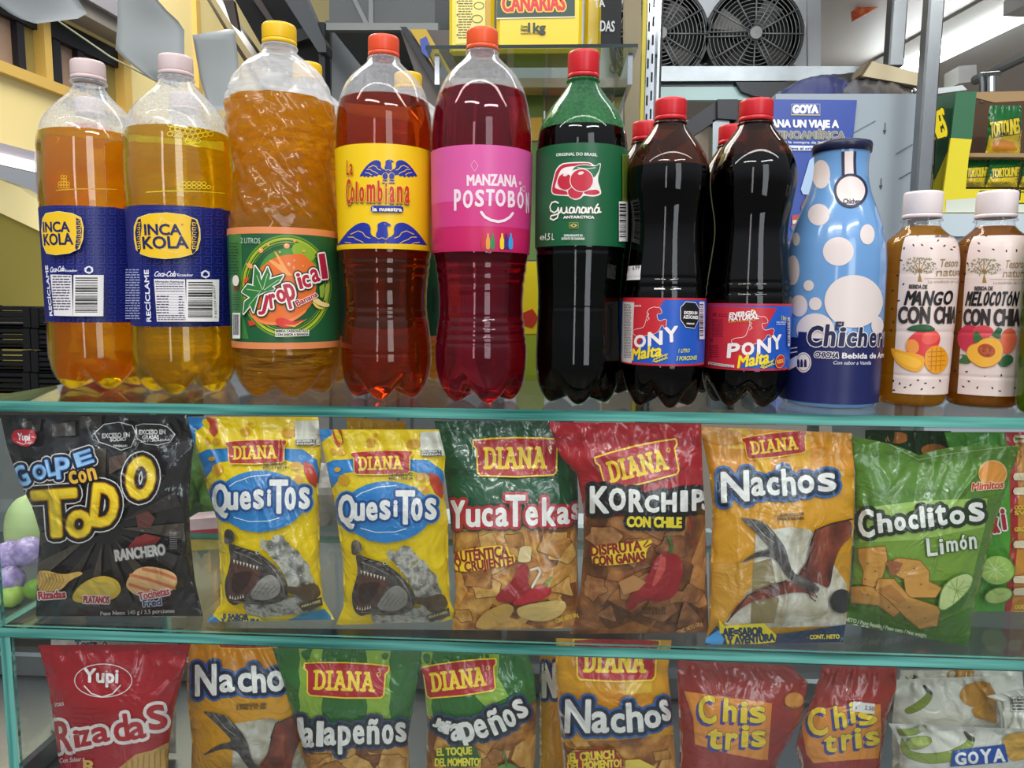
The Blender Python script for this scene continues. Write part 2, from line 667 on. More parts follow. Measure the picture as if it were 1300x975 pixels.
class Art:
    """mp(points, off) -> positions, normals.  Coordinates are given through the zoom zm=(x0, y0, scale) in photograph pixels
    and turned into surface units by cv (k: surface units per pixel; yd: -1 when y points down)."""
    def __init__(s, mp, cv=None, k=1.0, yd=-1, L=3.6, step=9e-5, kind='film', zm=(0, 0, 1)):
        s.mp, s.cv, s.k, s.yd, s.L, s.step, s.kind, s.zm = mp, cv, k, yd, L, step, kind, zm
        s.cnt = [1]
        s.soft = False
        s.items = []

    def sub(s, **kw):
        a = Art(s.mp, s.cv, s.k, s.yd, s.L, s.step, s.kind, s.zm)
        a.cnt = s.cnt
        a.soft = kw.get('soft', False)
        return a

    def pt(s, p):
        p = np.asarray(p, float)
        q = np.array([s.zm[0], s.zm[1]]) + p / s.zm[2]
        return s.cv(q) if s.cv else q

    def ln(s, l):
        return l / s.zm[2] * s.k

    def add(s, tris, c):
        s.items.append((s.cnt[0], tris, ink(c, s.kind)))
        s.cnt[0] += 1.0

    # -- shapes
    def P(s, pts, c, holes=(), w=0, oc=None):
        if s.soft and len(pts) > 5:
            # round the corners of a drawn outline
            k = np.asarray(pts, float)
            for _ in range(2):
                n = np.roll(k, -1, axis=0)
                k = np.stack([0.78 * k + 0.22 * n, 0.22 * k + 0.78 * n], 1).reshape(-1, 2)
            pts = k
        q = s.pt(pts)
        hs = [s.pt(h) for h in holes]
        if oc is not None:
            s.edge(q, s.ln(w), oc, True)
        s.fill(q, c, hs)

    def fill(s, q, c, hs=()):
        loops = [[Vector((x, y, 0)) for x, y in l] for l in [q] + list(hs)]
        al = np.concatenate([q] + list(hs))
        tr = np.array(tessellate_polygon(loops), int).reshape(-1, 3)
        s.add(al[tr], c)

    def edge(s, q, w, c, closed=False):
        n = len(q)
        e = np.array([(i, (i + 1) % n) for i in range(n if closed else n - 1)])
        s.add(fat(q, e, w), c)

    def S(s, pts, w, c, closed=False):
        s.edge(s.pt(pts), s.ln(w) / 2, c, closed)

    def SM(s, lines, w, c):
        """several strokes, one ink layer"""
        s.add(np.concatenate([fat(s.pt(l), np.array([(i, i + 1) for i in range(len(l) - 1)]), s.ln(w) / 2) for l in lines]), c)

    def E(s, cx, cy, rx, ry, c, rot=0, w=0, oc=None, n=36, a0=0, a1=360):
        t = np.radians(np.linspace(a0, a1, n, endpoint=(a1 - a0) < 360))
        x, y = rx * np.cos(t), ry * np.sin(t)
        r = math.radians(rot)
        p = np.stack([cx + x * math.cos(r) - y * math.sin(r), cy + x * math.sin(r) + y * math.cos(r)], 1)
        if oc is not None:
            s.edge(s.pt(p), s.ln(w), oc, True)
        if c is not None:
            s.fill(s.pt(p), c)

    def EM(s, lst, c):
        """many small ellipses (cx, cy, rx, ry, rot) in one ink layer"""
        out = []
        t = np.arange(10) * 2 * np.pi / 10
        for cx, cy, rx, ry, rot in lst:
            x, y = rx * np.cos(t), ry * np.sin(t)
            r = math.radians(rot)
            q = s.pt(np.stack([cx + x * math.cos(r) - y * math.sin(r), cy + x * math.sin(r) + y * math.cos(r)], 1))
            for i in range(1, 9):
                out.append(np.stack([q[0], q[i], q[i + 1]]))
        s.add(np.stack(out), c)

    def R(s, x0, y0, x1, y1, c, w=0, oc=None):
        s.P([(x0, y0), (x1, y0), (x1, y1), (x0, y1)], c, w=w, oc=oc)

    def RM(s, lst, c):
        out = []
        for x0, y0, x1, y1 in lst:
            q = s.pt([(x0, y0), (x1, y0), (x1, y1), (x0, y1)])
            out += [np.stack([q[0], q[1], q[2]]), np.stack([q[0], q[2], q[3]])]
        s.add(np.stack(out), c)

    def PM(s, polys, c):
        """several small convex polygons in one layer"""
        out = []
        for p in polys:
            q = s.pt(p)
            for i in range(1, len(q) - 1):
                out.append(np.stack([q[0], q[i], q[i + 1]]))
        s.add(np.stack(out), c)

    # -- lettering
    def glyph_layers(s, v, t, e, c, bold, outline):
        for w, oc in outline:
            s.add(np.concatenate([v[t], fat(v, e, s.ln(w + bold))]), oc)
        s.add(np.concatenate([v[t], fat(v, e, s.ln(bold))]) if bold else v[t], c)

    def T(s, txt, x0, y0, x1, y1, h, c, bold=0, outline=(), shear=0.0, arc=0.0, taper=1.0):
        """txt with its baseline from (x0, y0) to (x1, y1) and cap height h"""
        v, t, e = glyphs(txt)
        if len(v) == 0:
            return
        a, b = s.pt((x0, y0)), s.pt((x1, y1))
        H = s.ln(h)
        X = (v[:, 0] - v[:, 0].min()) / max(1e-6, v[:, 0].max() - v[:, 0].min())
        Yn = v[:, 1] / CAPH
        d = b - a
        up = np.array([-d[1], d[0]]) / np.linalg.norm(d) * (1 if s.yd > 0 else -1)
        if s.yd < 0:
            up = np.array([d[1], -d[0]]) / np.linalg.norm(d)
        hh = H * (1 + (taper - 1) * X)
        lift = s.ln(arc) * 4 * X * (1 - X)
        q = a + X[:, None] * d + (Yn * hh + lift)[:, None] * up + (shear * Yn * H)[:, None] * d / np.linalg.norm(d)
        s.glyph_layers(q, t, e, c, bold, outline)

    def LB(s, lst, c, bold=0, outline=()):
        """letters each fitted into its own box (char, x0, y0, x1, y1[, tilt degrees[, shear]])"""
        V, T_, E_ = [], [], []
        n = 0
        bold = min(bold, 0.052 * float(np.median([i[4] - i[2] for i in lst])))
        for it in lst:
            ch, x0, y0, x1, y1 = it[:5]
            ins = bold + 0.035 * (x1 - x0)
            x0, y0, x1, y1 = x0 + ins, y0 + bold, x1 - ins, y1 - bold
            rot = math.radians(it[5]) if len(it) > 5 else 0
            sh = it[6] if len(it) > 6 else 0
            v, t, e = glyphs(ch)
            lo, hi = v.min(0), v.max(0)
            u = (v - lo) / np.maximum(hi - lo, 1e-6)
            w_, h_ = x1 - x0, y1 - y0
            x = (u[:, 0] - 0.5) * w_ + sh * (u[:, 1] - 0.5) * h_
            y = -(u[:, 1] - 0.5) * h_
            cx, cy_ = (x0 + x1) / 2, (y0 + y1) / 2
            V.append(s.pt(np.stack([cx + x * math.cos(rot) - y * math.sin(rot), cy_ + x * math.sin(rot) + y * math.cos(rot)], 1)))
            T_.append(t + n)
            E_.append(e + n)
            n += len(v)
        s.glyph_layers(np.concatenate(V), np.concatenate(T_), np.concatenate(E_), c, bold, outline)

    def lines(s, x0, y0, x1, dy, n, h, c, seed=0, slope=0.0):
        """rows of small print too fine to read"""
        rnd = random.Random(seed)
        out = []
        for i in range(n):
            x = x0
            while x < x1 - h:
                w = rnd.uniform(1.5, 4.5) * h
                xe = min(x1, x + w)
                ya = y0 + i * dy
                out.append([(x, ya + slope * (x - x0)), (xe, ya + slope * (xe - x0)), (xe, ya + h + slope * (xe - x0)), (x, ya + h + slope * (x - x0))])
                x = xe + h * 0.6
        s.PM(out, c)

    def barcode(s, x0, y0, x1, y1, vertical=False, seed=1, bg='#e9e6e0', c='#1a1a1a', margin=0.06):
        s.R(x0, y0, x1, y1, bg)
        rnd = random.Random(seed)
        r = []
        a0, a1 = (y0, y1) if vertical else (x0, x1)
        m = (a1 - a0) * margin
        a, stp = a0 + m, (a1 - a0 - 2 * m) / 60
        while a < a1 - m - 2 * stp:
            w = rnd.choice((1, 1, 2, 3)) * stp
            if vertical:
                r.append((x0 + (x1 - x0) * 0.06, a, x1 - (x1 - x0) * 0.2, a + w))
            else:
                r.append((a, y0 + (y1 - y0) * 0.06, a + w, y1 - (y1 - y0) * 0.14))
            a += w + rnd.choice((1, 1, 2)) * stp
        s.RM(r, c)

    def chip_pile(s, box, n, size, cols, seed=0, edge='#5a2f10'):
        """overlapping fried chips printed inside a box"""
        rnd = random.Random(seed)
        x0, y0, x1, y1 = box
        for i in range(n):
            cx, cy_ = rnd.uniform(x0, x1), rnd.uniform(y0, y1)
            r = size * rnd.uniform(0.6, 1.2)
            k = rnd.choice((3, 4, 5, 6))
            a0 = rnd.uniform(0, 6.28)
            pts = []
            for j in range(k):
                a = a0 + j * 2 * math.pi / k + rnd.uniform(-0.2, 0.2)
                rr = r * rnd.uniform(0.75, 1.15)
                p = (min(max(cx + rr * math.cos(a), x0 - 6), x1 + 6), min(max(cy_ + rr * 0.8 * math.sin(a), y0 - 2), y1 + 4))
                pts.append(p)
            sm = []
            for j in range(k):
                p, q = np.array(pts[j]), np.array(pts[(j + 1) % k])
                mid = (p + q) / 2 + (np.array([cx, cy_]) - (p + q) / 2) * rnd.uniform(-0.05, 0.18)
                sm += [tuple(p * 0.85 + mid * 0.15), tuple(mid), tuple(q * 0.85 + mid * 0.15)]
            s.P(sm, rnd.choice(cols), w=size * 0.03, oc=edge)
            s.cnt[0] -= 1.2

    def build(s, name, parent, label=None):
        if not s.items:
            return None
        V, Nn, MI, mats = [], [], [], []
        for lay, t, m in s.items:
            t = subdivide(t, s.L)
            jit = np.repeat(np.random.default_rng(7).random(len(t)) * 0.35 * s.step, 3)
            p, n = s.mp(t.reshape(-1, 2), lay * s.step + jit)
            V.append(p)
            Nn.append(n)
            if m not in mats:
                mats.append(m)
            MI.append(np.full(len(t), mats.index(m), np.int32))
        V = np.concatenate(V) - np.array(wloc(parent))
        Nn = np.concatenate(Nn)
        MI = np.concatenate(MI)
        nt_ = len(MI)
        # wind every triangle towards the outside
        gn = np.cross(V[1::3] - V[0::3], V[2::3] - V[0::3])
        flip = (gn * Nn[0::3]).sum(1) < 0
        V, Nn = V.reshape(-1, 3, 3), Nn.reshape(-1, 3, 3)
        V[flip], Nn[flip] = V[flip][:, ::-1], Nn[flip][:, ::-1]
        V, Nn = V.reshape(-1, 3), Nn.reshape(-1, 3)
        me = bpy.data.meshes.new(name)
        me.vertices.add(len(V))
        me.vertices.foreach_set('co', V.astype(np.float32).ravel())
        me.loops.add(3 * nt_)
        me.loops.foreach_set('vertex_index', np.arange(3 * nt_, dtype=np.int32))
        me.polygons.add(nt_)
        me.polygons.foreach_set('loop_start', np.arange(0, 3 * nt_, 3, dtype=np.int32))
        for m in mats:
            me.materials.append(m)
        me.polygons.foreach_set('material_index', MI)
        me.polygons.foreach_set('use_smooth', np.ones(nt_, bool))
        me.update(calc_edges=True)
        me.normals_split_custom_set_from_vertices(Nn.astype(np.float32))
        o = bpy.data.objects.new(name, me)
        COL.objects.link(o)
        o.parent = parent
        if label:
            o['label'] = label
        return o


# ------------------------------------------------------------------ the setting: hall floor, gallery wall, kiosk, glass case
steel = mat('brushed_steel', '#85898b', rough=0.3, metal=0.9, var=(9, 0.15), bump=(300, 0.08))
galv = mat('galvanised_steel', '#7e8486', rough=0.32, metal=0.85, var=(25, 0.25))
chrome = mat('chrome', '#c9ced2', rough=0.12, metal=1.0)
dark_steel = mat('dark_steel', '#26282b', rough=0.4, metal=0.3)
grey_paint = mat('grey_paint', '#6d7274', rough=0.45, var=(4, 0.1))
yellow_wall = mat('yellow_plaster', '#e6d394', rough=0.85, var=(1.3, 0.06), bump=(40, 0.1))
ochre = mat('ochre_trim', '#cfab58', rough=0.6)
white_paint = mat('white_paint', '#d9d8d4', rough=0.5, var=(2, 0.04))
black_plastic = mat('black_plastic', '#141517', rough=0.45)

b = MB()
b.box((-14, -6, -1.32), (8, 16, -1.25))
tag(b.build('floor', mat('hall_tiles', '#6f6a62', rough=0.35, var=(3, 0.15))), kind='structure')

# gallery wall running away from the stall
WD = np.array([math.sin(math.radians(5.0)), math.cos(math.radians(5.0)), 0.0])
WN = np.array([WD[1], -WD[0], 0.0])
WP = np.array([-3.0, 3.35, 0.0])


def wpt(px, py):
    p = onplane(px, py, WP, WN)
    return float(np.dot(p - WP, WD)), float(p[2])


def wbox(mb, t0, t1, z0, z1, d0, d1, m=0):
    V = []
    for t in (t0, t1):
        for d in (d0, d1):
            for z in (z0, z1):
                q = WP + WD * t + WN * d
                V.append((q[0], q[1], z))
    mb.add(V, [(0, 1, 3, 2), (4, 6, 7, 5), (0, 4, 5, 1), (2, 3, 7, 6), (0, 2, 6, 4), (1, 5, 7, 3)], m)


ZB = wpt(30, 190)[1]
ZS = wpt(50, 99)[1]
ZT = wpt(75, 24)[1]
b = MB()
wbox(b, -3, 12, ZB, ZS, -0.3, 0, 0)
wbox(b, wpt(160, 60)[0], 12, ZS, 4.6, -0.3, 0, 0)
wbox(b, -3, wpt(160, 60)[0], ZT, 4.6, -0.3, 0, 0)
for px in (248, 285):
    t = wpt(px, 30)[0]
    wbox(b, t - 0.03, t + 0.03, ZS, 4.6, 0, 0.03, 1)
wbox(b, -3, 12, ZS - 0.06, ZS, 0, 0.04, 1)
tag(b.build('wall_gallery', [yellow_wall, ochre]), kind='structure')
brown_glass = mat('brown_window_glass', '#a08672', rough=0.25, var=(2, 0.3))
olive = mat('olive_panel', '#8f8046', rough=0.7)
navy = mat('dark_mullion', '#15161f', rough=0.5)
pale_glass = mat('pale_window_glass', '#a9a9a6', rough=0.3, var=(2, 0.1))
wins = [((-60, 27), (27, 36), (36, 51), (51, 60), brown_glass, ()),
        ((60, 128), (128, 136), (136, 151), (151, 160), brown_glass, ((71, 81), (102, 110))),
        ((160, 232), (232, 236), (236, 238), (238, 246), pale_glass, ((165, 172), (186, 193)))]
for i, (pane, dk, ol, fr, gm, bars) in enumerate(wins):
    w = empty('window_%d' % (i + 1), WP + WD * wpt(pane[0], 60)[0] + np.array([0, 0, ZS]), kind='structure')
    b = MB()
    wbox(b, wpt(pane[0], 60)[0], wpt(ol[1], 60)[0], ZS, ZT, -0.09, -0.06)
    b.build('window_pane', gm, w)
    b = MB()
    wbox(b, wpt(ol[0], 60)[0], wpt(ol[1], 60)[0], ZS, ZT, -0.07, -0.04)
    b.build('blind_panel', olive, w)
    b = MB()
    for q in (dk,) + tuple(bars):
        wbox(b, wpt(q[0], 60)[0], wpt(q[1], 60)[0], ZS, ZT, -0.08, -0.02)
    wbox(b, wpt(pane[0], 60)[0], wpt(ol[1], 60)[0], ZT - 0.12, ZT, -0.08, -0.01)
    b.build('mullion', navy, w)
    b = MB()
    wbox(b, wpt(fr[0], 60)[0], wpt(fr[1], 60)[0], ZS, ZT, -0.08, 0.03)
    b.build('window_frame', ochre, w)
# gallery soffit with service duct above the windows
b = MB()
wbox(b, -3, wpt(150, 40)[0], ZT + 0.02, ZT + 0.1, 0, 0.16)
tag(b.build('ceiling_gallery', mat('ribbed_soffit', '#8f8a82', rough=0.8, var=(3, 0.15))), kind='structure')
b = MB()
wbox(b, -3, wpt(150, 40)[0], ZT + 0.1, ZT + 0.2, 0.1, 0.2)
tag(b.build('trim_1', mat('duct_grey', '#8d8c94', rough=0.5)), kind='structure')

# space under the gallery: white lamp strip, sloping pale beam, olive back wall
b = MB()
wbox(b, -3, 12, wpt(30, 202)[1], ZB, -0.3, 0.02)
tag(b.build('trim_2', mat('lilac_grey_paint', '#9c97a0', rough=0.6)), kind='structure')
b = MB()
wbox(b, -1, 2.3, wpt(30, 213)[1], wpt(30, 204)[1], -0.05, 0.04)
lamp = b.build('strip_lamp', mat('lit_tube', '#ffffff', emis=2.2))
tag(lamp, 'lit white strip lamp under the yellow gallery wall', 'lamp')
b = MB()
wbox(b, -3, 12, ZB - 1.05, ZB - 0.2, -1.6, -1.5)
tag(b.build('wall_passage', mat('grey_canvas', '#5c5a60', rough=0.8, var=(3, 0.35))), kind='structure')
b = MB()
slab(b, [(-60, 205), (25, 238), (64, 268), (64, 300), (-60, 242)], 3.6, 0.1)
tag(b.build('trim_3', mat('pale_yellow_beam', '#ded09a', rough=0.7)), kind='structure')
b = MB()
slab(b, [(-90, 225), (120, 300), (120, 640), (-90, 640)], 3.75, 0.1)
tag(b.build('wall_storage', mat('olive_wall', '#94893f', rough=0.8, var=(1.2, 0.12))), kind='structure')

# kiosk steelwork behind the bottles: fascia, post, boxed lintel and shutter
b = MB()
slab(b, [(336, -40), (372, -40), (414, 56), (414, 66), (404, 66)], 1.5, 0.06, 0)
slab(b, [(404, 28), (412, 28), (414, 190), (406, 190)], 1.52, 0.05, 1)
tag(b.build('trim_4', [mat('blue_grey_beam', '#5d6264', rough=0.5), dark_steel]), kind='structure')
b = MB()
slab(b, [(413, 26), (640, 26), (640, 560), (420, 560)], 1.75, 0.08, 0)
for x in (417, 461, 503, 520):
    slab(b, [(x, 28), (x + 3, 28), (x + 4, 560), (x + 1, 560)], 1.745, 0.02, 1)
tag(b.build('wall_shutter', [mat('grey_sheet_metal', '#84898b', rough=0.4, metal=0.35, var=(2, 0.12)), mat('sheet_seam', '#4e5355', rough=0.5)]), kind='structure')
b = MB()
slab(b, [(418, -60), (552, -60), (552, 33), (418, 33)], 1.35, 0.35, 0)
slab(b, [(414, 29), (556, 29), (556, 38), (414, 38)], 1.33, 0.02, 1)
slab(b, [(468, -60), (474, -60), (474, 30), (468, 30)], 1.345, 0.02, 1)
slab(b, [(418, -60), (424, -60), (470, 34), (464, 34)], 1.345, 0.02, 1)
tag(b.build('trim_5', [mat('dull_zinc', '#666a69', rough=0.5, metal=0.3, var=(6, 0.2)), mat('zinc_edge', '#7d817f', rough=0.4, metal=0.4)]), kind='structure')
b = MB()
slab(b, [(508, 38), (640, 38), (640, 300), (600, 300)], 1.3, 0.05, 0)
slab(b, [(508, 34), (516, 34), (566, 118), (560, 124)], 1.28, 0.03, 1)
tag(b.build('wall_kiosk', [mat('taupe_panel', '#6f6863', rough=0.55), dark_steel]), kind='structure')
# dark roller awning under the kiosk roof
aw = empty('roller_awning', at(360, 90, 1.8), 'dark roller awning and rail tucked under the kiosk roof behind the yellow bottle caps', 'awning')
b = MB()
b.tube([at(255, -30, 2.6), at(300, 42, 1.9), at(345, 110, 1.5)], 0.03, 10)
b.build('rail', mat('brown_rail', '#2c2524', rough=0.4), aw)
b = MB()
slab(b, [(270, -50), (345, -50), (404, 66), (410, 190), (396, 190), (330, 55)], 1.7, 0.2)
b.build('fabric_roll', mat('black_canvas', '#1b1a1c', rough=0.7, var=(5, 0.5)), aw)
b = MB()
slab(b, [(283, 0), (296, 0), (303, 38), (293, 30)], 1.66, 0.02)
slab(b, [(318, -5), (326, -8), (356, 40), (348, 38)], 1.66, 0.02)
b.build('bracket', mat('taupe_bracket', '#5a504b', rough=0.5), aw)
b = MB()
slab(b, [(352, 40), (404, 34), (406, 44), (356, 60)], 1.66, 0.02, 0)
slab(b, [(366, 60), (400, 84), (402, 118), (376, 96)], 1.66, 0.02, 1)
b.build('roll_seam', [mat('grey_webbing', '#4a4c4e', rough=0.6), mat('maroon_canvas', '#4a2f28', rough=0.7, var=(9, 0.4))], aw)

# white kiosk ceiling and back wall at the other side
b = MB()
p = [atz(px, py, 1.02) for px, py in ((1075, 138), (1440, 138))]
b.add([(0.75, 0.3, 1.02), (3.2, 0.3, 1.02), (3.2, 3.4, 1.02), (0.75, 3.4, 1.02), (0.75, 0.3, 1.06), (3.2, 0.3, 1.06), (3.2, 3.4, 1.06), (0.75, 3.4, 1.06)],
      [(0, 1, 2, 3), (4, 7, 6, 5), (0, 4, 5, 1), (1, 5, 6, 2), (2, 6, 7, 3), (3, 7, 4, 0)])
tag(b.build('ceiling_kiosk', mat('white_ceiling', '#dcd8d4', rough=0.45)), kind='structure')
b = MB()
b.box((0.3, 3.4, -1.25), (3.2, 3.48, 1.06))
tag(b.build('wall_kiosk_back', mat('cream_panel', '#cbbfb2', rough=0.6)), kind='structure')

# ------------------------------------------------------------------ the glass display case
pane = glass_pane('case_glass')
def edge_mat(name, sc):
    m, nt, out = newmat(name)
    tc = N(nt, 'TexCoord')
    n = N(nt, 'TexNoise')
    n.inputs['Scale'].default_value = 5
    n.inputs['Detail'].default_value = 3
    mp = N(nt, 'Mapping')
    mp.inputs['Scale'].default_value = sc
    nt.links.new(tc.outputs['Object'], mp.inputs[0])
    nt.links.new(mp.outputs[0], n.inputs['Vector'])
    cr = N(nt, 'ValToRGB')  # dark and bright teal streaks paint the reflections inside the cut edge
    cr.color_ramp.elements[0].position = 0.35
    cr.color_ramp.elements[0].color = lin('#205f56')
    cr.color_ramp.elements[1].position = 0.68
    cr.color_ramp.elements[1].color = lin('#6db9ac')
    nt.links.new(n.outputs[0], cr.inputs[0])
    p_ = N(nt, 'BsdfPrincipled')
    p_.inputs['Roughness'].default_value = 0.08
    nt.links.new(cr.outputs[0], p_.inputs['Base Color'])
    nt.links.new(p_.outputs[0], out.inputs[0])
    return m
gedge = edge_mat('green_glass_edge', (1, 1, 30))
gedge_up = edge_mat('green_upright_edge', (30, 1, 0.6))


def glass_slab(name, lo, hi, axis, kind=None):
    """a sheet of glass: clear on its two faces, green on its cut edges; axis = thin direction"""
    x0, y0, z0 = lo
    x1, y1, z1 = hi
    V = [(x, y, z) for x in (x0, x1) for y in (y0, y1) for z in (z0, z1)]
    Fc = [(0, 1, 3, 2), (4, 6, 7, 5), (0, 4, 5, 1), (2, 3, 7, 6), (0, 2, 6, 4), (1, 5, 7, 3)]
    ax = [0, 0, 1, 1, 2, 2]
    return mesh_obj(name, V, Fc, [pane, gedge_up if axis == 0 else gedge], None, [0 if a == axis else 1 for a in ax], smooth=False)


SH2 = -0.2245          # top of the middle shelf
SH3 = -0.447           # tray the lowest bags stand on
tag(glass_slab('glass_shelf', (-0.545, 0.0, -0.0095), (0.62, 0.345, 0.0), 2), 'thick glass top of the display case with green front edge, soda bottles standing on it', 'shelf')
tag(glass_slab('glass_shelf', (-0.545, 0.0, SH2 - 0.0095), (0.62, 0.30, SH2), 2), 'glass middle shelf with green front edge under the upper row of snack bags', 'shelf')
tag(glass_slab('side_glass', (-0.533, 0.0, SH3), (-0.5225, 0.30, SH2 - 0.0105), 0), 'upright glass side of the display case with green front edge beside the red bag', 'glass')
tag(glass_slab('side_glass', (-0.541, 0.0, SH2 + 0.0005), (-0.5305, 0.30, -0.0105), 0), 'upright glass side of the display case beside the black bag', 'glass')
tag(glass_slab('front_glass', (-0.530, 0.001, SH2 + 0.001), (0.62, 0.0045, -0.0105), 1), 'clear front glass covering the upper row of snack bags', 'glass')
tag(glass_slab('front_glass', (-0.522, 0.001, SH3 + 0.001), (0.62, 0.0045, SH2 - 0.011), 1), 'clear front glass covering the lowest row of snack bags', 'glass')

# steel counter with a raised tray rim that the case stands on
ct = empty('steel_counter', (-0.1, 0.5, -1.25), 'brushed steel counter under the glass display case', 'counter')
b = MB()
b.box((-1.35, -0.12, SH3 - 0.045), (0.95, 1.0, SH3 - 0.002), 0, 0.004)
b.build('worktop', steel, ct)
b = MB()
b.box((-1.3, -0.06, -1.25), (0.9, 0.95, SH3 - 0.045))
b.build('cabinet', mat('steel_front', '#8d9294', rough=0.4, metal=0.6), ct)
b = MB()
b.box((-1.35, 0.305, SH3 - 0.0015), (0.95, 0.33, SH3 + 0.035), 0, 0.004)
tag(b.build('steel_rail', galv), 'galvanised rail lying along the steel counter behind the display case', 'rail')
b = MB()
b.box((-0.60, 0.02, SH3 - 0.0015), (-0.575, 0.30, SH3 + 0.03), 0, 0.004)
tag(b.build('steel_rail', galv), 'short galvanised rail on the steel counter just outside the glass side', 'rail')


# ------------------------------------------------------------------ bottles
def smooth_prof(rows, z0):
    """fine, smoothed radius curve from (z, r) rows given top first, down to height z0"""
    z = np.array([a for a, _ in rows][::-1])
    r = np.array([a for _, a in rows][::-1])
    zz = np.linspace(z0, z[-1], 200)
    rr = np.interp(zz, z, r)
    for _ in range(24):
        q = rr.copy()
        q[1:-1] = (rr[:-2] + 2 * rr[1:-1] + rr[2:]) / 4
        rr = q
    return zz, rr


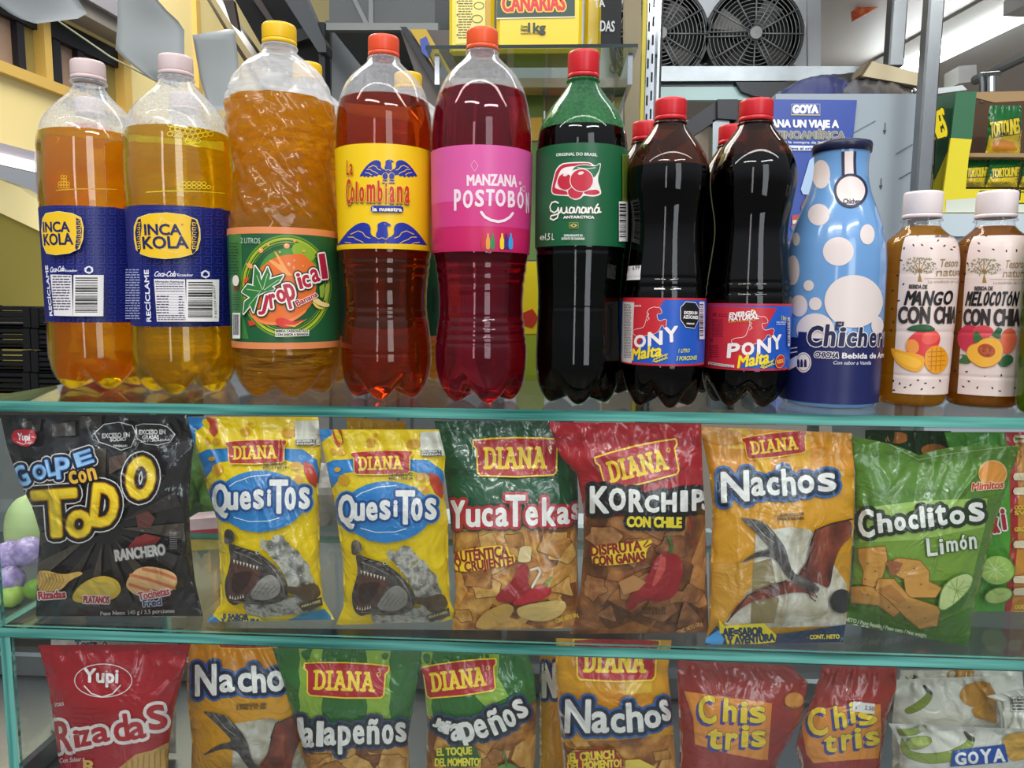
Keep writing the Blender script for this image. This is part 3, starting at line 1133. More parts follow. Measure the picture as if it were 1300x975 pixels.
class Bottle:
    def __init__(s, label, group, X, Y, rows, cap, level, shell, liquid, cat='bottle', name='soda_bottle', spiral=0.0, feet=5, h0=0.034, turn=0.0, rings=(), nt_=100, capcol=None):
        s.X, s.Y = X, Y
        s.root = empty(name, (X, Y, 0.0), label, cat, group)
        zz, rr = smooth_prof(rows, h0)
        for zc, w, a in rings:
            rr = rr - a * np.exp(-((zz - zc) / w) ** 2)
        s.zz, s.rr = zz, rr
        s.h0, s.feet, s.turn, s.spiral = h0, feet, turn, spiral
        s.body('body', 0.0, zz[-1], shell, False, nt_)
        if liquid:
            s.body('drink', 0.0009, level, liquid, True, nt_)
        z0, z1, rc = cap
        b = MB()
        # screw cap: ribbed skirt, rounded crown
        n = 120
        prof = [(rc * 0.97, z0 + 0.0042), (rc, z0 + 0.0048), (rc, z1 - 0.0032), (rc * 0.985, z1 - 0.0014), (rc * 0.94, z1 - 0.0004), (rc * 0.85, z1), (0.0005, z1)]
        b.lathe(prof, (X, Y, 0), n, rib=(z0 + 0.0045, z1 - 0.003, 0.022))
        c = b.build('cap', capcol, s.root, smooth=True)
        b = MB()
        b.lathe([(rc * 0.94, z0), (rc * 1.0, z0 + 0.0003), (rc * 1.01, z0 + 0.0035), (rc * 0.97, z0 + 0.0039)], (X, Y, 0), 64)
        b.build('tamper_band', capcol, c, smooth=True)
        b = MB()
        zn = z0 - 0.0022
        rn = rr[-1]
        b.lathe([(rn * 0.98, zn - 0.0016), (rc * 1.06, zn - 0.0007), (rc * 1.07, zn + 0.0003), (rc * 1.03, zn + 0.0012), (rn * 0.97, zn + 0.0016), (rn * 0.97, z0 + 0.002)], (X, Y, 0), 64)
        b.build('neck_ring', shell, s.root, smooth=True)

    def R(s, z):
        return np.interp(z, s.zz, s.rr)

    def body(s, name, inset, top, m, closed, n):
        V, Fc = [], []
        R0 = s.R(s.h0) - inset
        rows = 0
        th = np.arange(n) * 2 * np.pi / n
        if s.feet:
            lobe = (0.5 + 0.5 * np.cos(s.feet * (th - s.turn))) ** 0.55
            for q in np.linspace(0.03, 1, 26)[:-1]:
                zv = s.h0 * (1 - math.sqrt(max(0, 1 - q * q))) * 1.0 + 0.012 * (1 - q)
                if q < 0.66:
                    zf = 0.010 * (1 - q / 0.66) ** 1.3
                else:
                    t = (q - 0.66) / 0.34
                    zf = s.h0 * (1 - math.sqrt(max(0, 1 - t ** 1.8)))
                z = zf * lobe + (zv + 0.004) * (1 - lobe) + inset
                V.append(np.stack([s.X + R0 * q * np.sin(th), s.Y - R0 * q * np.cos(th), z], 1))
        else:
            for q, z in ((0.05, 0.004), (0.6, 0.004), (0.72, 0.0015), (0.84, 0.0), (0.93, 0.002), (0.98, 0.008), (1.0, 0.016)):
                V.append(np.stack([s.X + R0 * q * np.sin(th), s.Y - R0 * q * np.cos(th), np.full(n, z + inset)], 1))
        sel = s.zz <= top
        zs = list(s.zz[sel])
        rs = list(s.rr[sel] - inset)
        if closed and zs[-1] < top - 1e-4:
            zs.append(top)
            rs.append(s.R(top) - inset)
        for z, r in zip(zs, rs):
            if s.spiral:
                k = s.spiral * max(0, min(1, (z - 0.166) / 0.015)) * max(0, min(1, (0.332 - z) / 0.02))
                r = r + k * (0.7 * np.sin(9 * th + z * 260) + 0.6 * np.sin(15 * th + z * 170 + 1) + 0.4 * np.sin(6 * th - z * 420) + 0.35 * np.sin(21 * th + z * 380 + 2))
            V.append(np.stack([s.X + r * np.sin(th), s.Y - r * np.cos(th), np.full(n, z)], 1))
        k = len(V)
        for i in range(k - 1):
            for j in range(n):
                Fc.append((i * n + j, i * n + (j + 1) % n, (i + 1) * n + (j + 1) % n, (i + 1) * n + j))
        Fc.append(tuple(range(n))[::-1])
        if closed:
            Fc.append(tuple((k - 1) * n + j for j in range(n)))
        o = mesh_obj(name, np.concatenate(V), Fc, m, s.root)
        if closed:
            o.data.polygons[-1].use_smooth = False
        return o

    def wrap(s, z0, z1, col, bands=(), off=0.0006, span=(-180, 180), name='label', lab=None, m=None, top=None):
        """a label wrapped round the bottle; returns its art board"""
        Rm = float(s.R((z0 + z1) / 2))
        s.Rm = Rm

        def mp(q, o):
            th = q[:, 0] / Rm
            z = np.clip(q[:, 1], z0, z1)
            e = 0.0006
            r = s.R(z) + off + o
            dr = (s.R(z + e) - s.R(z - e)) / (2 * e)
            sn, cs = np.sin(th), np.cos(th)
            p = np.stack([s.X + r * sn, s.Y - r * cs, z], 1)
            nn = np.stack([sn, -cs, -dr], 1)
            return p, nn / np.linalg.norm(nn, axis=1)[:, None]

        def cv(q):
            q = np.asarray(q, float).reshape(-1, 2)
            d = ray(q[:, 0], q[:, 1])
            oc = CAM - np.array([s.X, s.Y, 0])
            r = np.full(len(q), Rm + off)
            for _ in range(4):
                A = d[:, 0] ** 2 + d[:, 1] ** 2
                B = d[:, 0] * oc[0] + d[:, 1] * oc[1]
                Cc = oc[0] ** 2 + oc[1] ** 2 - r ** 2
                t = (-B - np.sqrt(np.maximum(B * B - A * Cc, 0))) / A
                p = CAM + t[:, None] * d
                r = s.R(p[:, 2]) + off
            th = np.arctan2(p[:, 0] - s.X, -(p[:, 1] - s.Y))
            out = np.stack([th * Rm, p[:, 2]], 1)
            return out

        def cv1(q):
            o = cv(q)
            return o[0] if np.ndim(q) == 1 else o
        dist = (s.Y - Rm + 0.66)
        base = Art(mp, None, 1, 1, L=0.0032, step=6e-5, kind='label')
        a0, a1 = math.radians(span[0]) * Rm, math.radians(span[1]) * Rm
        lo, hi = np.array([[a0, z0], [a1, z0], [a1, z1], [a0, z1]]), None
        base.fill(lo, m or col)
        for f0, f1, c in bands:
            zz0, zz1 = z0 + (z1 - z0) * f0, z0 + (z1 - z0) * f1
            base.fill(np.array([[a0, zz0], [a1, zz0], [a1, zz1], [a0, zz1]]), c)
        lab_o = base.build(name, s.root, lab)
        art = Art(mp, cv1, dist / F, 1, L=0.0032, step=6e-5, kind='label')
        art.cnt[0] = base.cnt[0] + 1
        return lab_o, art


INCA = [(0.3177, 0.0147), (0.3139, 0.0150), (0.3062, 0.0215), (0.2939, 0.0350), (0.2777, 0.0463), (0.2598, 0.0502), (0.2286, 0.0520), (0.1915, 0.0514), (0.1611, 0.0512), (0.0669, 0.0512), (0.0470, 0.0518), (0.0221, 0.0512)]
TROP = [(0.3455, 0.0135), (0.3375, 0.0138), (0.3331, 0.0185), (0.3286, 0.0306), (0.3189, 0.0390), (0.3085, 0.0452), (0.2950, 0.0507), (0.2761, 0.0530), (0.2572, 0.0510), (0.2381, 0.0462), (0.2212, 0.0455), (0.1996, 0.0485), (0.1763, 0.0522), (0.1630, 0.0536), (0.0532, 0.0530), (0.0329, 0.0520), (0.0166, 0.0497)]
COLO = [(0.3330, 0.0128), (0.3279, 0.0130), (0.3235, 0.0173), (0.3154, 0.0287), (0.3066, 0.0363), (0.2969, 0.0409), (0.2784, 0.0456), (0.2590, 0.0472), (0.2417, 0.0474), (0.1484, 0.0457), (0.1259, 0.0435), (0.1063, 0.0406), (0.0945, 0.0406), (0.0707, 0.0431), (0.0508, 0.0456), (0.0348, 0.0453), (0.0187, 0.0435)]
POST = [(0.3340, 0.0128), (0.3269, 0.0130), (0.3234, 0.0161), (0.3148, 0.0279), (0.3040, 0.0364), (0.2925, 0.0413), (0.2745, 0.0458), (0.2556, 0.0480), (0.2380, 0.0481), (0.1450, 0.0466), (0.1260, 0.0439), (0.1069, 0.0414), (0.0916, 0.0407), (0.0685, 0.0439), (0.0491, 0.0458), (0.0295, 0.0446), (0.0178, 0.0423)]
GUAR = [(0.3110, 0.0128), (0.3040, 0.0128), (0.2990, 0.0154), (0.2918, 0.0206), (0.2795, 0.0314), (0.2687, 0.0373), (0.2599, 0.0411), (0.2439, 0.0432), (0.1893, 0.0434), (0.1518, 0.0433), (0.1276, 0.0416), (0.1078, 0.0402), (0.0825, 0.0404), (0.0586, 0.0415), (0.0391, 0.0418), (0.0227, 0.0407)]
PONY = [(0.2660, 0.0130), (0.2640, 0.0132), (0.2577, 0.0155), (0.2477, 0.0238), (0.2385, 0.0303), (0.2271, 0.0362), (0.2156, 0.0379), (0.2027, 0.0375), (0.1912, 0.0353), (0.1803, 0.0335), (0.1672, 0.0325), (0.1533, 0.0329), (0.1306, 0.0353), (0.1180, 0.0368), (0.1009, 0.0382), (0.0393, 0.0382), (0.0294, 0.0378)]
PONY2 = [(0.2700, 0.0134), (0.2654, 0.0138), (0.2575, 0.0198), (0.2496, 0.0264), (0.2416, 0.0323), (0.2300, 0.0375), (0.2199, 0.0396), (0.2089, 0.0396), (0.1935, 0.0374), (0.1788, 0.0345), (0.1640, 0.0334), (0.1521, 0.0346), (0.1281, 0.0374), (0.1131, 0.0394), (0.0979, 0.0404), (0.0359, 0.0405), (0.0251, 0.0399)]
CHIC = [(0.2500, 0.0252), (0.2440, 0.0254), (0.2395, 0.0245), (0.2313, 0.0234), (0.2166, 0.0242), (0.2019, 0.0276), (0.1878, 0.0336), (0.1729, 0.0390), (0.1541, 0.0436), (0.1330, 0.0450), (0.0888, 0.0454), (0.0564, 0.0452), (0.0095, 0.0444)]
MANG = [(0.1836, 0.0157), (0.1745, 0.0157), (0.1685, 0.0205), (0.1632, 0.0283), (0.1556, 0.0322), (0.1419, 0.0345), (0.1188, 0.0346), (0.0251, 0.0330), (0.0153, 0.0326)]

cap_pale = mat('cap_pale_pink', '#d9c3c2', rough=0.4)
cap_yellow = mat('cap_yellow', '#f2c218', rough=0.35)
cap_orange = mat('cap_orange_red', '#e8502a', rough=0.35)
cap_orange2 = mat('cap_orange', '#ee5a26', rough=0.35)
cap_red = mat('cap_red', '#cf1f28', rough=0.35)
cap_white = mat('cap_white', '#ecdfdd', rough=0.4)

sh_inca = pet('clear_wall_navy', level=0.2625, haze=0.34)
sh_trop = pet('clear_wall_golden', level=0.289, haze=0.42, swirl=1)
sh_colo = pet('clear_wall_amber', level=0.2885, haze=0.22)
sh_post = pet('clear_wall_rose', level=0.2915, haze=0.2)
sh_guar = pet('green_wall', tint=(0.22, 0.55, 0.25), haze_col=(0.2, 0.6, 0.3), level=0.2585, haze=0.25)
sh_pony = pet('brown_wall', tint=(0.42, 0.17, 0.06), haze_col=(0.4, 0.2, 0.1), level=0.2215, haze=0.06)
sh_pony2 = pet('brown_wall_second', tint=(0.36, 0.14, 0.05), haze_col=(0.4, 0.2, 0.1), level=0.2335, haze=0.04)
sh_plain = pet('clear_wall', level=0.2, haze=0.05)
dk_yel = drink('yellow_soda', '#fcec70', '#f2d41e', 0.14, ribs=0.15)
dk_org = drink('orange_red_soda', '#ea7434', '#e65a26', 0.6)
dk_trop = drink('golden_soda', '#fddc74', '#f4b830', 0.3, swirl=1.0)
dk_colo = drink('amber_red_soda', '#dc8a50', '#b0501e', 0.12)
dk_post = drink('rose_red_soda', '#d05c74', '#a82040', 0.13)
dk_guar = drink('dark_green_brown_soda', '#3b3a22', '#15170c', 0.3, ribs=0.3)
dk_malt = drink('black_malt', '#2a0d06', '#0d0503', 0.35, ribs=0.25)

BOT = {}
NAVY, YEL = '#17226e', '#efc01c'


def inca_label(B, z0, z1):
    lab, A = B.wrap(z0, z1, '#1c2470')
    # faint fret pattern woven over the navy ground
    A.zm = (0, 0, 1)
    return lab, A


def fret(A, cells, s_, c):
    for (x, y) in cells:
        A.SM([[(x, y), (x + 4 * s_, y), (x + 4 * s_, y + 4 * s_), (x + s_, y + 4 * s_), (x + s_, y + 2 * s_), (x + 2.6 * s_, y + 2 * s_)]], s_ * 0.55, c)


def inca_front(lab, A, dx=0.0, cut=0):
    """badge, recycling call, nutrition panel and bar code, laid out as on the second bottle"""
    g = A.sub()
    fret(g, [(x + dx, y) for x in range(60, 640, 62) for y in range(130, 900, 62)][cut:], 11, '#26308a')
    g.build('woven_pattern', lab)
    b_ = A.sub()
    o = lambda pts: [(x + dx, y) for x, y in pts]
    badge = o([(118, 195), (180, 170), (280, 162), (380, 175), (448, 205), (464, 260), (466, 330), (452, 395), (425, 425), (350, 448), (270, 456), (190, 445), (135, 425), (110, 395), (99, 330), (98, 250)])
    b_.P(badge, '#f0c21e', w=3, oc='#f3e3a0')
    b_.S(o([(205, 300), (235, 240), (250, 190), (275, 215), (320, 235), (350, 260), (365, 300)]), 3, '#f6dd8c')
    b_.S(o([(215, 340), (240, 385), (290, 410), (340, 418), (350, 380)]), 3, '#f6dd8c')
    for sd, xs in ((0, (112, 120, 135)), (1, (452, 440, 418))):
        x0, x1, x2 = xs
        b_.P(o([(x0, 240), (x1, 205), (x2, 198), (x2 - (6 if sd else -6), 250), (x2 + (2 if sd else -2), 330), (x2 - (2 if sd else -2), 390), (x2 + (6 if sd else -6), 425), (x1, 410), (x0, 350), (x0 + (8 if sd else -8), 290)]), '#101a52')
        b_.SM([o([(x0 + (x2 - x0) * 0.2, y), (x0 + (x2 - x0) * 0.85, y - 6), (x0 + (x2 - x0) * 0.8, y + 14), (x0 + (x2 - x0) * 0.35, y + 12)]) for y in range(228, 400, 30)], 4, '#f0c21e')
    b_.build('brand_badge', lab)
    n_ = A.sub()
    n_.T('INCA', 160 + dx, 303, 362 + dx, 303, 66, '#141c58', bold=2.5)
    n_.T('KOLA', 152 + dx, 392, 402 + dx, 388, 74, '#141c58', bold=2.5)
    n_.T('®', 360 + dx, 243, 374 + dx, 243, 12, '#141c58')
    n_.build('brand_name', lab)
    l_ = A.sub()
    l_.T('Coca-Cola', 212 + dx, 572, 330 + dx, 572, 34, '#e8e8f0', bold=0.8, shear=0.35)
    l_.T('Ecuador', 342 + dx, 570, 428 + dx, 570, 17, '#e8e8f0', bold=0.4)
    for k in range(3):
        a = math.radians(-90 + 120 * k)
        cx, cy_ = 496 + dx, 556
        p = lambda r, t: (cx + r * math.cos(a + t), cy_ + r * math.sin(a + t))
        l_.S([p(20, -0.75), p(22, 0), p(20, 0.75)], 9, '#e8e8f0')
        l_.P([p(10, 0.95), p(32, 0.9), p(19, 1.45)], '#e8e8f0')
    l_.T('RECÍCLAME', 200 + dx, 862, 183 + dx, 530, 26, '#e8e8f0', bold=1.2)
    l_.lines(58 + dx, 525, 138 + dx, 16.5, 20, 7, '#9aa2cc', seed=4)
    l_.build('lettering', lab)
    p_ = A.sub()
    p_.P(o([(214, 588), (384, 590), (396, 862), (232, 862)]), '#e4dfe0')
    p_.T('Información Nutricional', 222 + dx, 610, 376 + dx, 612, 12, '#26263c', bold=0.6)
    p_.lines(224 + dx, 618, 378 + dx, 15.5, 4, 5, '#3a3a52', seed=2)
    p_.SM([o([(226, 632 + i * 17.5), (384, 633 + i * 17.5)]) for i in range(11)], 1.4, '#55556a')
    p_.lines(230 + dx, 696, 296 + dx, 17.5, 7, 7, '#3a3a52', seed=8)
    p_.lines(350 + dx, 698, 376 + dx, 17.5, 7, 7, '#3a3a52', seed=9)
    p_.lines(238 + dx, 820, 388 + dx, 13, 3, 5, '#3a3a52', seed=10)
    p_.build('nutrition_panel', lab)
    c_ = A.sub()
    c_.barcode(391 + dx, 590, 570 + dx, 862, vertical=True, seed=5)
    c_.T('7 861024 603027', 560 + dx, 840, 546 + dx, 625, 13, '#222222')
    c_.build('barcode', lab)


def water_mark(B, z, c):
    """small embossed-looking motif printed on the clear film above the label"""
    lab, A = B.wrap(z - 0.002, z + 0.056, None, off=0.0004, m=glass_pane('clear_film'), name='clear_sleeve')
    return lab, A


B = Bottle('two-litre yellow soda bottle with navy label, next to the palm-tree bottle', None, -0.3792, 0.092, INCA, (0.3192, 0.3386, 0.0164), 0.2625, sh_inca, dk_yel, turn=math.radians(4), capcol=cap_pale)
lab, A = inca_label(B, 0.0697, 0.1865)
A.zm = (160, 240, 5.133)
inca_front(lab, A)
A.build('print', lab)
# raised lattice motif on the shoulder
lab2, A2 = B.wrap(0.195, 0.262, None, off=0.0005, m=glass_pane('clear_film'), name='clear_sleeve', span=(-60, 75))
A2.zm = (0, 60, 4.194)
rnd = random.Random(3)
ring = []
for gx in range(9):
    for gy in range(4):
        cx = 905 + gx * 27 + (13 if gy % 2 else 0)
        cy_ = 425 + gy * 26 + abs(gx - 4) * -4
        if gy == 3 and gx not in (3, 4, 5):
            continue
        ring.append([(cx + 15 * math.cos(t), cy_ + 13 * math.sin(t)) for t in np.arange(7) * math.pi / 3])
A2.SM(ring, 3.5, '#d8c92a')
A2.SM([[(780, 772), (1195, 778)]], 5, '#d8c92a')
A2.SM([[(955 + i * 26 + 12 * math.cos(t), 745 - j * 20 + 10 * math.sin(t)) for t in np.arange(7) * math.pi / 3] for i in range(7) for j in range(2 if 0 < i < 6 else 1)], 3.5, '#d8c92a')
A2.build('lattice_motif', lab2)

B = Bottle('two-litre yellow soda bottle with navy label standing at the far end of the row', None, -0.4868, 0.118, INCA, (0.3232, 0.3426, 0.0166), 0.266, pet('clear_wall_navy_end', level=0.266, haze=0.34), dk_yel, turn=math.radians(40), capcol=cap_pale)
lab, A = inca_label(B, 0.072, 0.189)
A.zm = (0, 240, 3.363)
g = A.sub()
fret(g, [(x, y) for x in range(205, 560, 42) for y in range(80, 560, 42)], 7.2, '#26308a')
g.build('woven_pattern', lab)
b_ = A.sub()
b_.P([(222, 108), (270, 100), (320, 108), (352, 125), (362, 165), (360, 215), (348, 255), (310, 275), (260, 282), (225, 275), (212, 240), (206, 180), (210, 130)], '#f0c21e', w=2, oc='#f3e3a0')
b_.P([(335, 125), (352, 135), (358, 180), (354, 230), (340, 262), (332, 255), (338, 195)], '#101a52')
b_.SM([[(338, y), (354, y - 3), (352, y + 9), (343, y + 8)] for y in range(140, 245, 19)], 2.6, '#f0c21e')
b_.build('brand_badge', lab)
n_ = A.sub()
n_.T('INCA', 214, 186, 312, 185, 41, '#141c58', bold=1.6)
n_.T('KOLA', 218, 242, 325, 238, 46, '#141c58', bold=1.6)
n_.build('brand_name', lab)
l_ = A.sub()
l_.T('Coca-Cola', 240, 357, 292, 352, 22, '#e8e8f0', bold=0.6, shear=0.35)
l_.T('Ecuador', 296, 354, 342, 354, 10, '#e8e8f0', bold=0.3)
for k in range(3):
    a = math.radians(-90 + 120 * k)
    p = lambda r, t: (385 + r * math.cos(a + t), 346 + r * math.sin(a + t))
    l_.S([p(13, -0.75), p(14, 0), p(13, 0.75)], 6, '#e8e8f0')
    l_.P([p(6, 0.95), p(20, 0.9), p(12, 1.45)], '#e8e8f0')
l_.T('RECÍCLAME', 252, 540, 233, 328, 14, '#e8e8f0', bold=0.8)
l_.build('lettering', lab)
p_ = A.sub()
p_.P([(243, 366), (322, 368), (328, 542), (258, 540)], '#e4dfe0')
p_.SM([[(250, 385 + i * 11.5), (320, 386 + i * 11.5)] for i in range(12)], 1, '#55556a')
p_.lines(252, 372, 318, 11.5, 13, 5, '#3a3a52', seed=12)
p_.build('nutrition_panel', lab)
c_ = A.sub()
c_.barcode(329, 368, 440, 542, vertical=True, seed=5)
c_.build('barcode', lab)
lab2, A2 = B.wrap(0.195, 0.262, None, off=0.0005, m=glass_pane('clear_film'), name='clear_sleeve', span=(-60, 75))
A2.zm = (0, 60, 4.194)
A2.SM([[(300, 762), (620, 757)]], 5, '#c9a32a')
A2.SM([[(318 + i * 15 + 8 * math.cos(t), 742 - j * 17 + 9 * math.sin(t)) for t in np.arange(7) * math.pi / 3] for i in range(4) for j in range((2, 4, 4, 2)[i])], 3, '#d8b02a')
A2.build('lattice_motif', lab2)

# ---- golden soda with a palm-tree label
def trop_label(B, z0, z1, full=True):
    GR = '#1e5a34'
    lab, A = B.wrap(z0, z1, GR, bands=((0, 0.055, '#e08a55'), (0.945, 1, '#e08a55')))
    A.zm = (290, 280, 5.735)
    if not full:
        return lab, A
    g = A.sub()
    g.P([(5, 100), (95, 102), (112, 700), (150, 862), (40, 850)], '#3f7d3c')
    for r, w, c in ((352, 40, '#3c7a2c'), (338, 14, '#a9b824'), (318, 8, '#8fae24'), (362, 6, '#7fa028'), (302, 4, '#6e9a2a'), (345, 5, '#d8d23a')):
        g.E(420, 480, None or r * 0.9, r * 1.02, None, w=w / 2, oc=c, n=70)
    g.E(440, 400, 220, 200, '#4a8a2c')
    g.E(545, 230, 90, 60, '#8fb02a', rot=30)
    g.build('rings', lab)
    i_ = A.sub(soft=True)
    i_.P([(230, 350), (300, 290), (380, 255), (470, 245), (540, 240), (590, 290), (640, 330), (640, 480), (610, 600), (560, 660), (480, 720), (380, 760), (270, 750), (200, 720), (150, 660), (160, 560), (180, 440)], '#e5702a')
    i_.P([(330, 215), (360, 245), (400, 310), (440, 380), (480, 400), (420, 400), (370, 360), (290, 290), (320, 285), (385, 330), (355, 270)], '#f2a35a')
    i_.P([(150, 660), (260, 740), (400, 740), (500, 690), (570, 640), (560, 670), (480, 730), (370, 765), (250, 755), (180, 715)], '#f08a4a')
    i_.P([(340, 715), (400, 705), (470, 740), (560, 715), (480, 770), (400, 782), (350, 760)], '#d83a2a')
    i_.P([(400, 760), (480, 760), (575, 712), (480, 775)], '#f0b040')
    i_.P([(148, 730), (170, 728), (215, 755), (160, 768)], '#d83a2a')
    i_.P([(118, 430), (140, 410), (158, 420), (140, 450), (118, 458)], '#d8502a')
    i_.EM([(240, 217, 19, 19, 0), (293, 178, 9, 10, 0), (424, 185, 22, 20, 0), (480, 147, 11, 12, 0), (163, 330, 17, 24, -50), (545, 222, 14, 9, 0), (375, 230, 8, 8, 0), (140, 318, 7, 6, 0), (440, 320, 12, 14, 0), (475, 345, 8, 14, 0), (540, 330, 6, 8, 0), (478, 290, 8, 8, 0)], '#f0a060')
    i_.EM([(236, 210, 6, 5, 0), (420, 178, 7, 5, 0), (436, 312, 4, 5, 0)], '#fbe0b8')
    i_.P([(600, 580), (640, 560), (670, 590), (730, 605), (725, 628), (690, 632), (640, 610)], '#f0d88a', w=2, oc='#5a3a20')
    i_.P([(600, 590), (625, 600), (660, 630), (690, 635), (670, 648), (630, 635)], '#e6c85a', w=2, oc='#5a3a20')
    i_.P([(655, 480), (690, 458), (695, 500), (680, 560), (660, 560)], '#8fae3c', w=2, oc='#2f4a20')
    i_.P([(700, 462), (728, 455), (725, 520), (700, 580), (685, 585)], '#a9b84a', w=2, oc='#2f4a20')
    i_.build('fruit_splash', lab)
    t_ = A.sub()
    palm = [(255, 505), (190, 470), (200, 330), (235, 380), (245, 440), (290, 340), (310, 395), (300, 430), (400, 398), (370, 450), (320, 480), (340, 500), (270, 520), (225, 540), (190, 670), (170, 615), (120, 680), (130, 590), (170, 560), (110, 520), (150, 465), (205, 480)]
    t_.P(palm, '#2f7a3a', w=17, oc='#123a22')
    t_.P(palm, '#2f7a3a', w=9, oc='#f2ecdf')
    lo = [('T', 235, 520, 330, 690, 8), ('r', 300, 530, 350, 640, -8), ('o', 350, 500, 420, 595, -15), ('p', 415, 455, 490, 640, -15), ('i', 498, 380, 530, 500, -15), ('c', 530, 395, 590, 490, -15), ('a', 590, 350, 655, 450, -15), ('l', 655, 240, 705, 425, -8)]
    lo[0] = ('J', 235, 540, 290, 690, 12)
    t_.LB(lo, '#b5203c', bold=5, outline=[(20, '#123a22'), (11, '#f2ecdf')])
    t_.P(palm, '#2f7a3a')
    t_.SM([[(255, 505), (215, 400)], [(260, 500), (290, 390)], [(268, 505), (370, 430)], [(245, 515), (145, 500)], [(235, 525), (160, 620)]], 4, '#cfe0b0')
    t_.T('Banana', 500, 622, 640, 548, 40, '#a81c38', bold=1.6, outline=[(5, '#f2ddd0')], taper=0.9)
    t_.build('brand_name', lab)
    s_ = A.sub()
    s_.T('2 LITROS', 105, 165, 240, 168, 38, '#b9c8b4', bold=0.3)
    s_.P([(345, 790), (580, 795), (578, 838), (345, 846)], '#e8e2d2')
    s_.T('BEBIDA CARBONATADA', 350, 812, 575, 812, 17, '#26352a', bold=0.9)
    s_.T('CON SABOR A BANANA', 350, 838, 575, 834, 17, '#26352a', bold=0.9)
    s_.lines(20, 165, 88, 22, 11, 8, '#173f22', seed=3)
    s_.E(72, 438, 22, 40, '#e8e2d2', w=3, oc='#8a7a3a')
    s_.P([(62, 475), (84, 475), (84, 520), (73, 505), (62, 520)], '#7a1c20')
    s_.lines(50, 540, 100, 17, 7, 6, '#173f22', seed=5)
    s_.build('lettering', lab)
    c_ = A.sub()
    c_.barcode(52, 672, 105, 858, vertical=False, seed=7, margin=0.1)
    c_.build('barcode', lab)
    return lab, A


B = Bottle('tall bottle of golden soda with green palm-tree label and yellow cap, front row', None, -0.2680, 0.080, TROP, (0.3445, 0.3634, 0.0164), 0.289, sh_trop, dk_trop, spiral=0.0013, nt_=160, turn=math.radians(30), capcol=cap_yellow)
trop_label(B, 0.0500, 0.1650)

# ---- amber soda, yellow label with the blue eagle
B = Bottle('bottle of amber red soda with yellow label and blue eagles', None, -0.1635, 0.075, COLO, (0.3310, 0.3498, 0.0149), 0.2885, sh_colo, dk_colo, turn=math.radians(0), capcol=cap_orange,
           rings=((0.137, 0.0026, 0.0008), (0.128, 0.0026, 0.0008), (0.119, 0.0026, 0.0008), (0.090, 0.0026, 0.0008), (0.082, 0.0026, 0.0008), (0.046, 0.0012, 0.0006)))
YL = '#f2c912'
lab, A = B.wrap(0.1455, 0.2410, YL)
A.zm = (420, 180, 6.5)
BL = '#1c2f9a'


def eagle(A, f, c=BL, g=YL, legs=True):
    """spread eagle: f maps unit coordinates (x -1..1, y 0..1 down) to the art board"""
    Pm = lambda pts: [f(x, y) for x, y in pts]
    for sx in (-1, 1):
        A.P(Pm([(sx * x, y) for x, y in [(0.08, 0.55), (0.20, 0.50), (0.26, 0.38), (0.25, 0.18), (0.30, 0.05), (0.42, 0.0), (0.55, 0.06), (0.70, 0.24), (0.84, 0.5), (1.0, 0.9), (0.93, 0.92), (0.86, 0.86), (0.84, 0.97), (0.75, 0.88), (0.70, 0.99), (0.62, 0.86), (0.56, 0.98), (0.48, 0.86), (0.40, 0.93), (0.34, 0.80), (0.20, 0.86), (0.10, 0.78)]]), c)
        A.SM([Pm([(sx * x, y) for x, y in l]) for l in ([(0.26, 0.56), (0.36, 0.5), (0.42, 0.36), (0.52, 0.30), (0.60, 0.36), (0.68, 0.42)], [(0.36, 0.76), (0.46, 0.66), (0.56, 0.6), (0.62, 0.52), (0.74, 0.52)], [(0.58, 0.82), (0.68, 0.72), (0.80, 0.7)])], 5.5, g)
    A.P(Pm([(-0.11, 0.08), (-0.04, 0.0), (0.06, -0.03), (0.16, 0.05), (0.20, 0.14), (0.14, 0.12), (0.10, 0.16), (0.13, 0.45), (0.10, 0.62), (0.04, 0.75), (-0.04, 0.75), (-0.12, 0.6), (-0.14, 0.42), (-0.09, 0.25)]), c)
    A.EM([f(0.06, 0.06) + (4, 3, 0)], g)
    if legs:
        for sx in (-1, 1):
            A.E(*f(sx * 0.11, 0.9), *f.sc(0.09, 0.18), c, w=3, oc=g)
            A.SM([Pm([(sx * 0.05, 1.14), (sx * 0.18, 1.14)]), Pm([(sx * 0.03, 1.28), (sx * 0.2, 1.28)])], 9, c)
    A.SM([Pm([(-0.16, 0.5), (-0.08, 0.58), (0, 0.54), (0.08, 0.6), (0.15, 0.5)])], 4, g)


class Fm:
    def __init__(s, cx, y0, hw, h):
        s.a = (cx, y0, hw, h)

    def __call__(s, x, y):
        return (s.a[0] + x * s.a[2], s.a[1] + y * s.a[3])

    def sc(s, x, y):
        return (x * s.a[2], y * s.a[3])


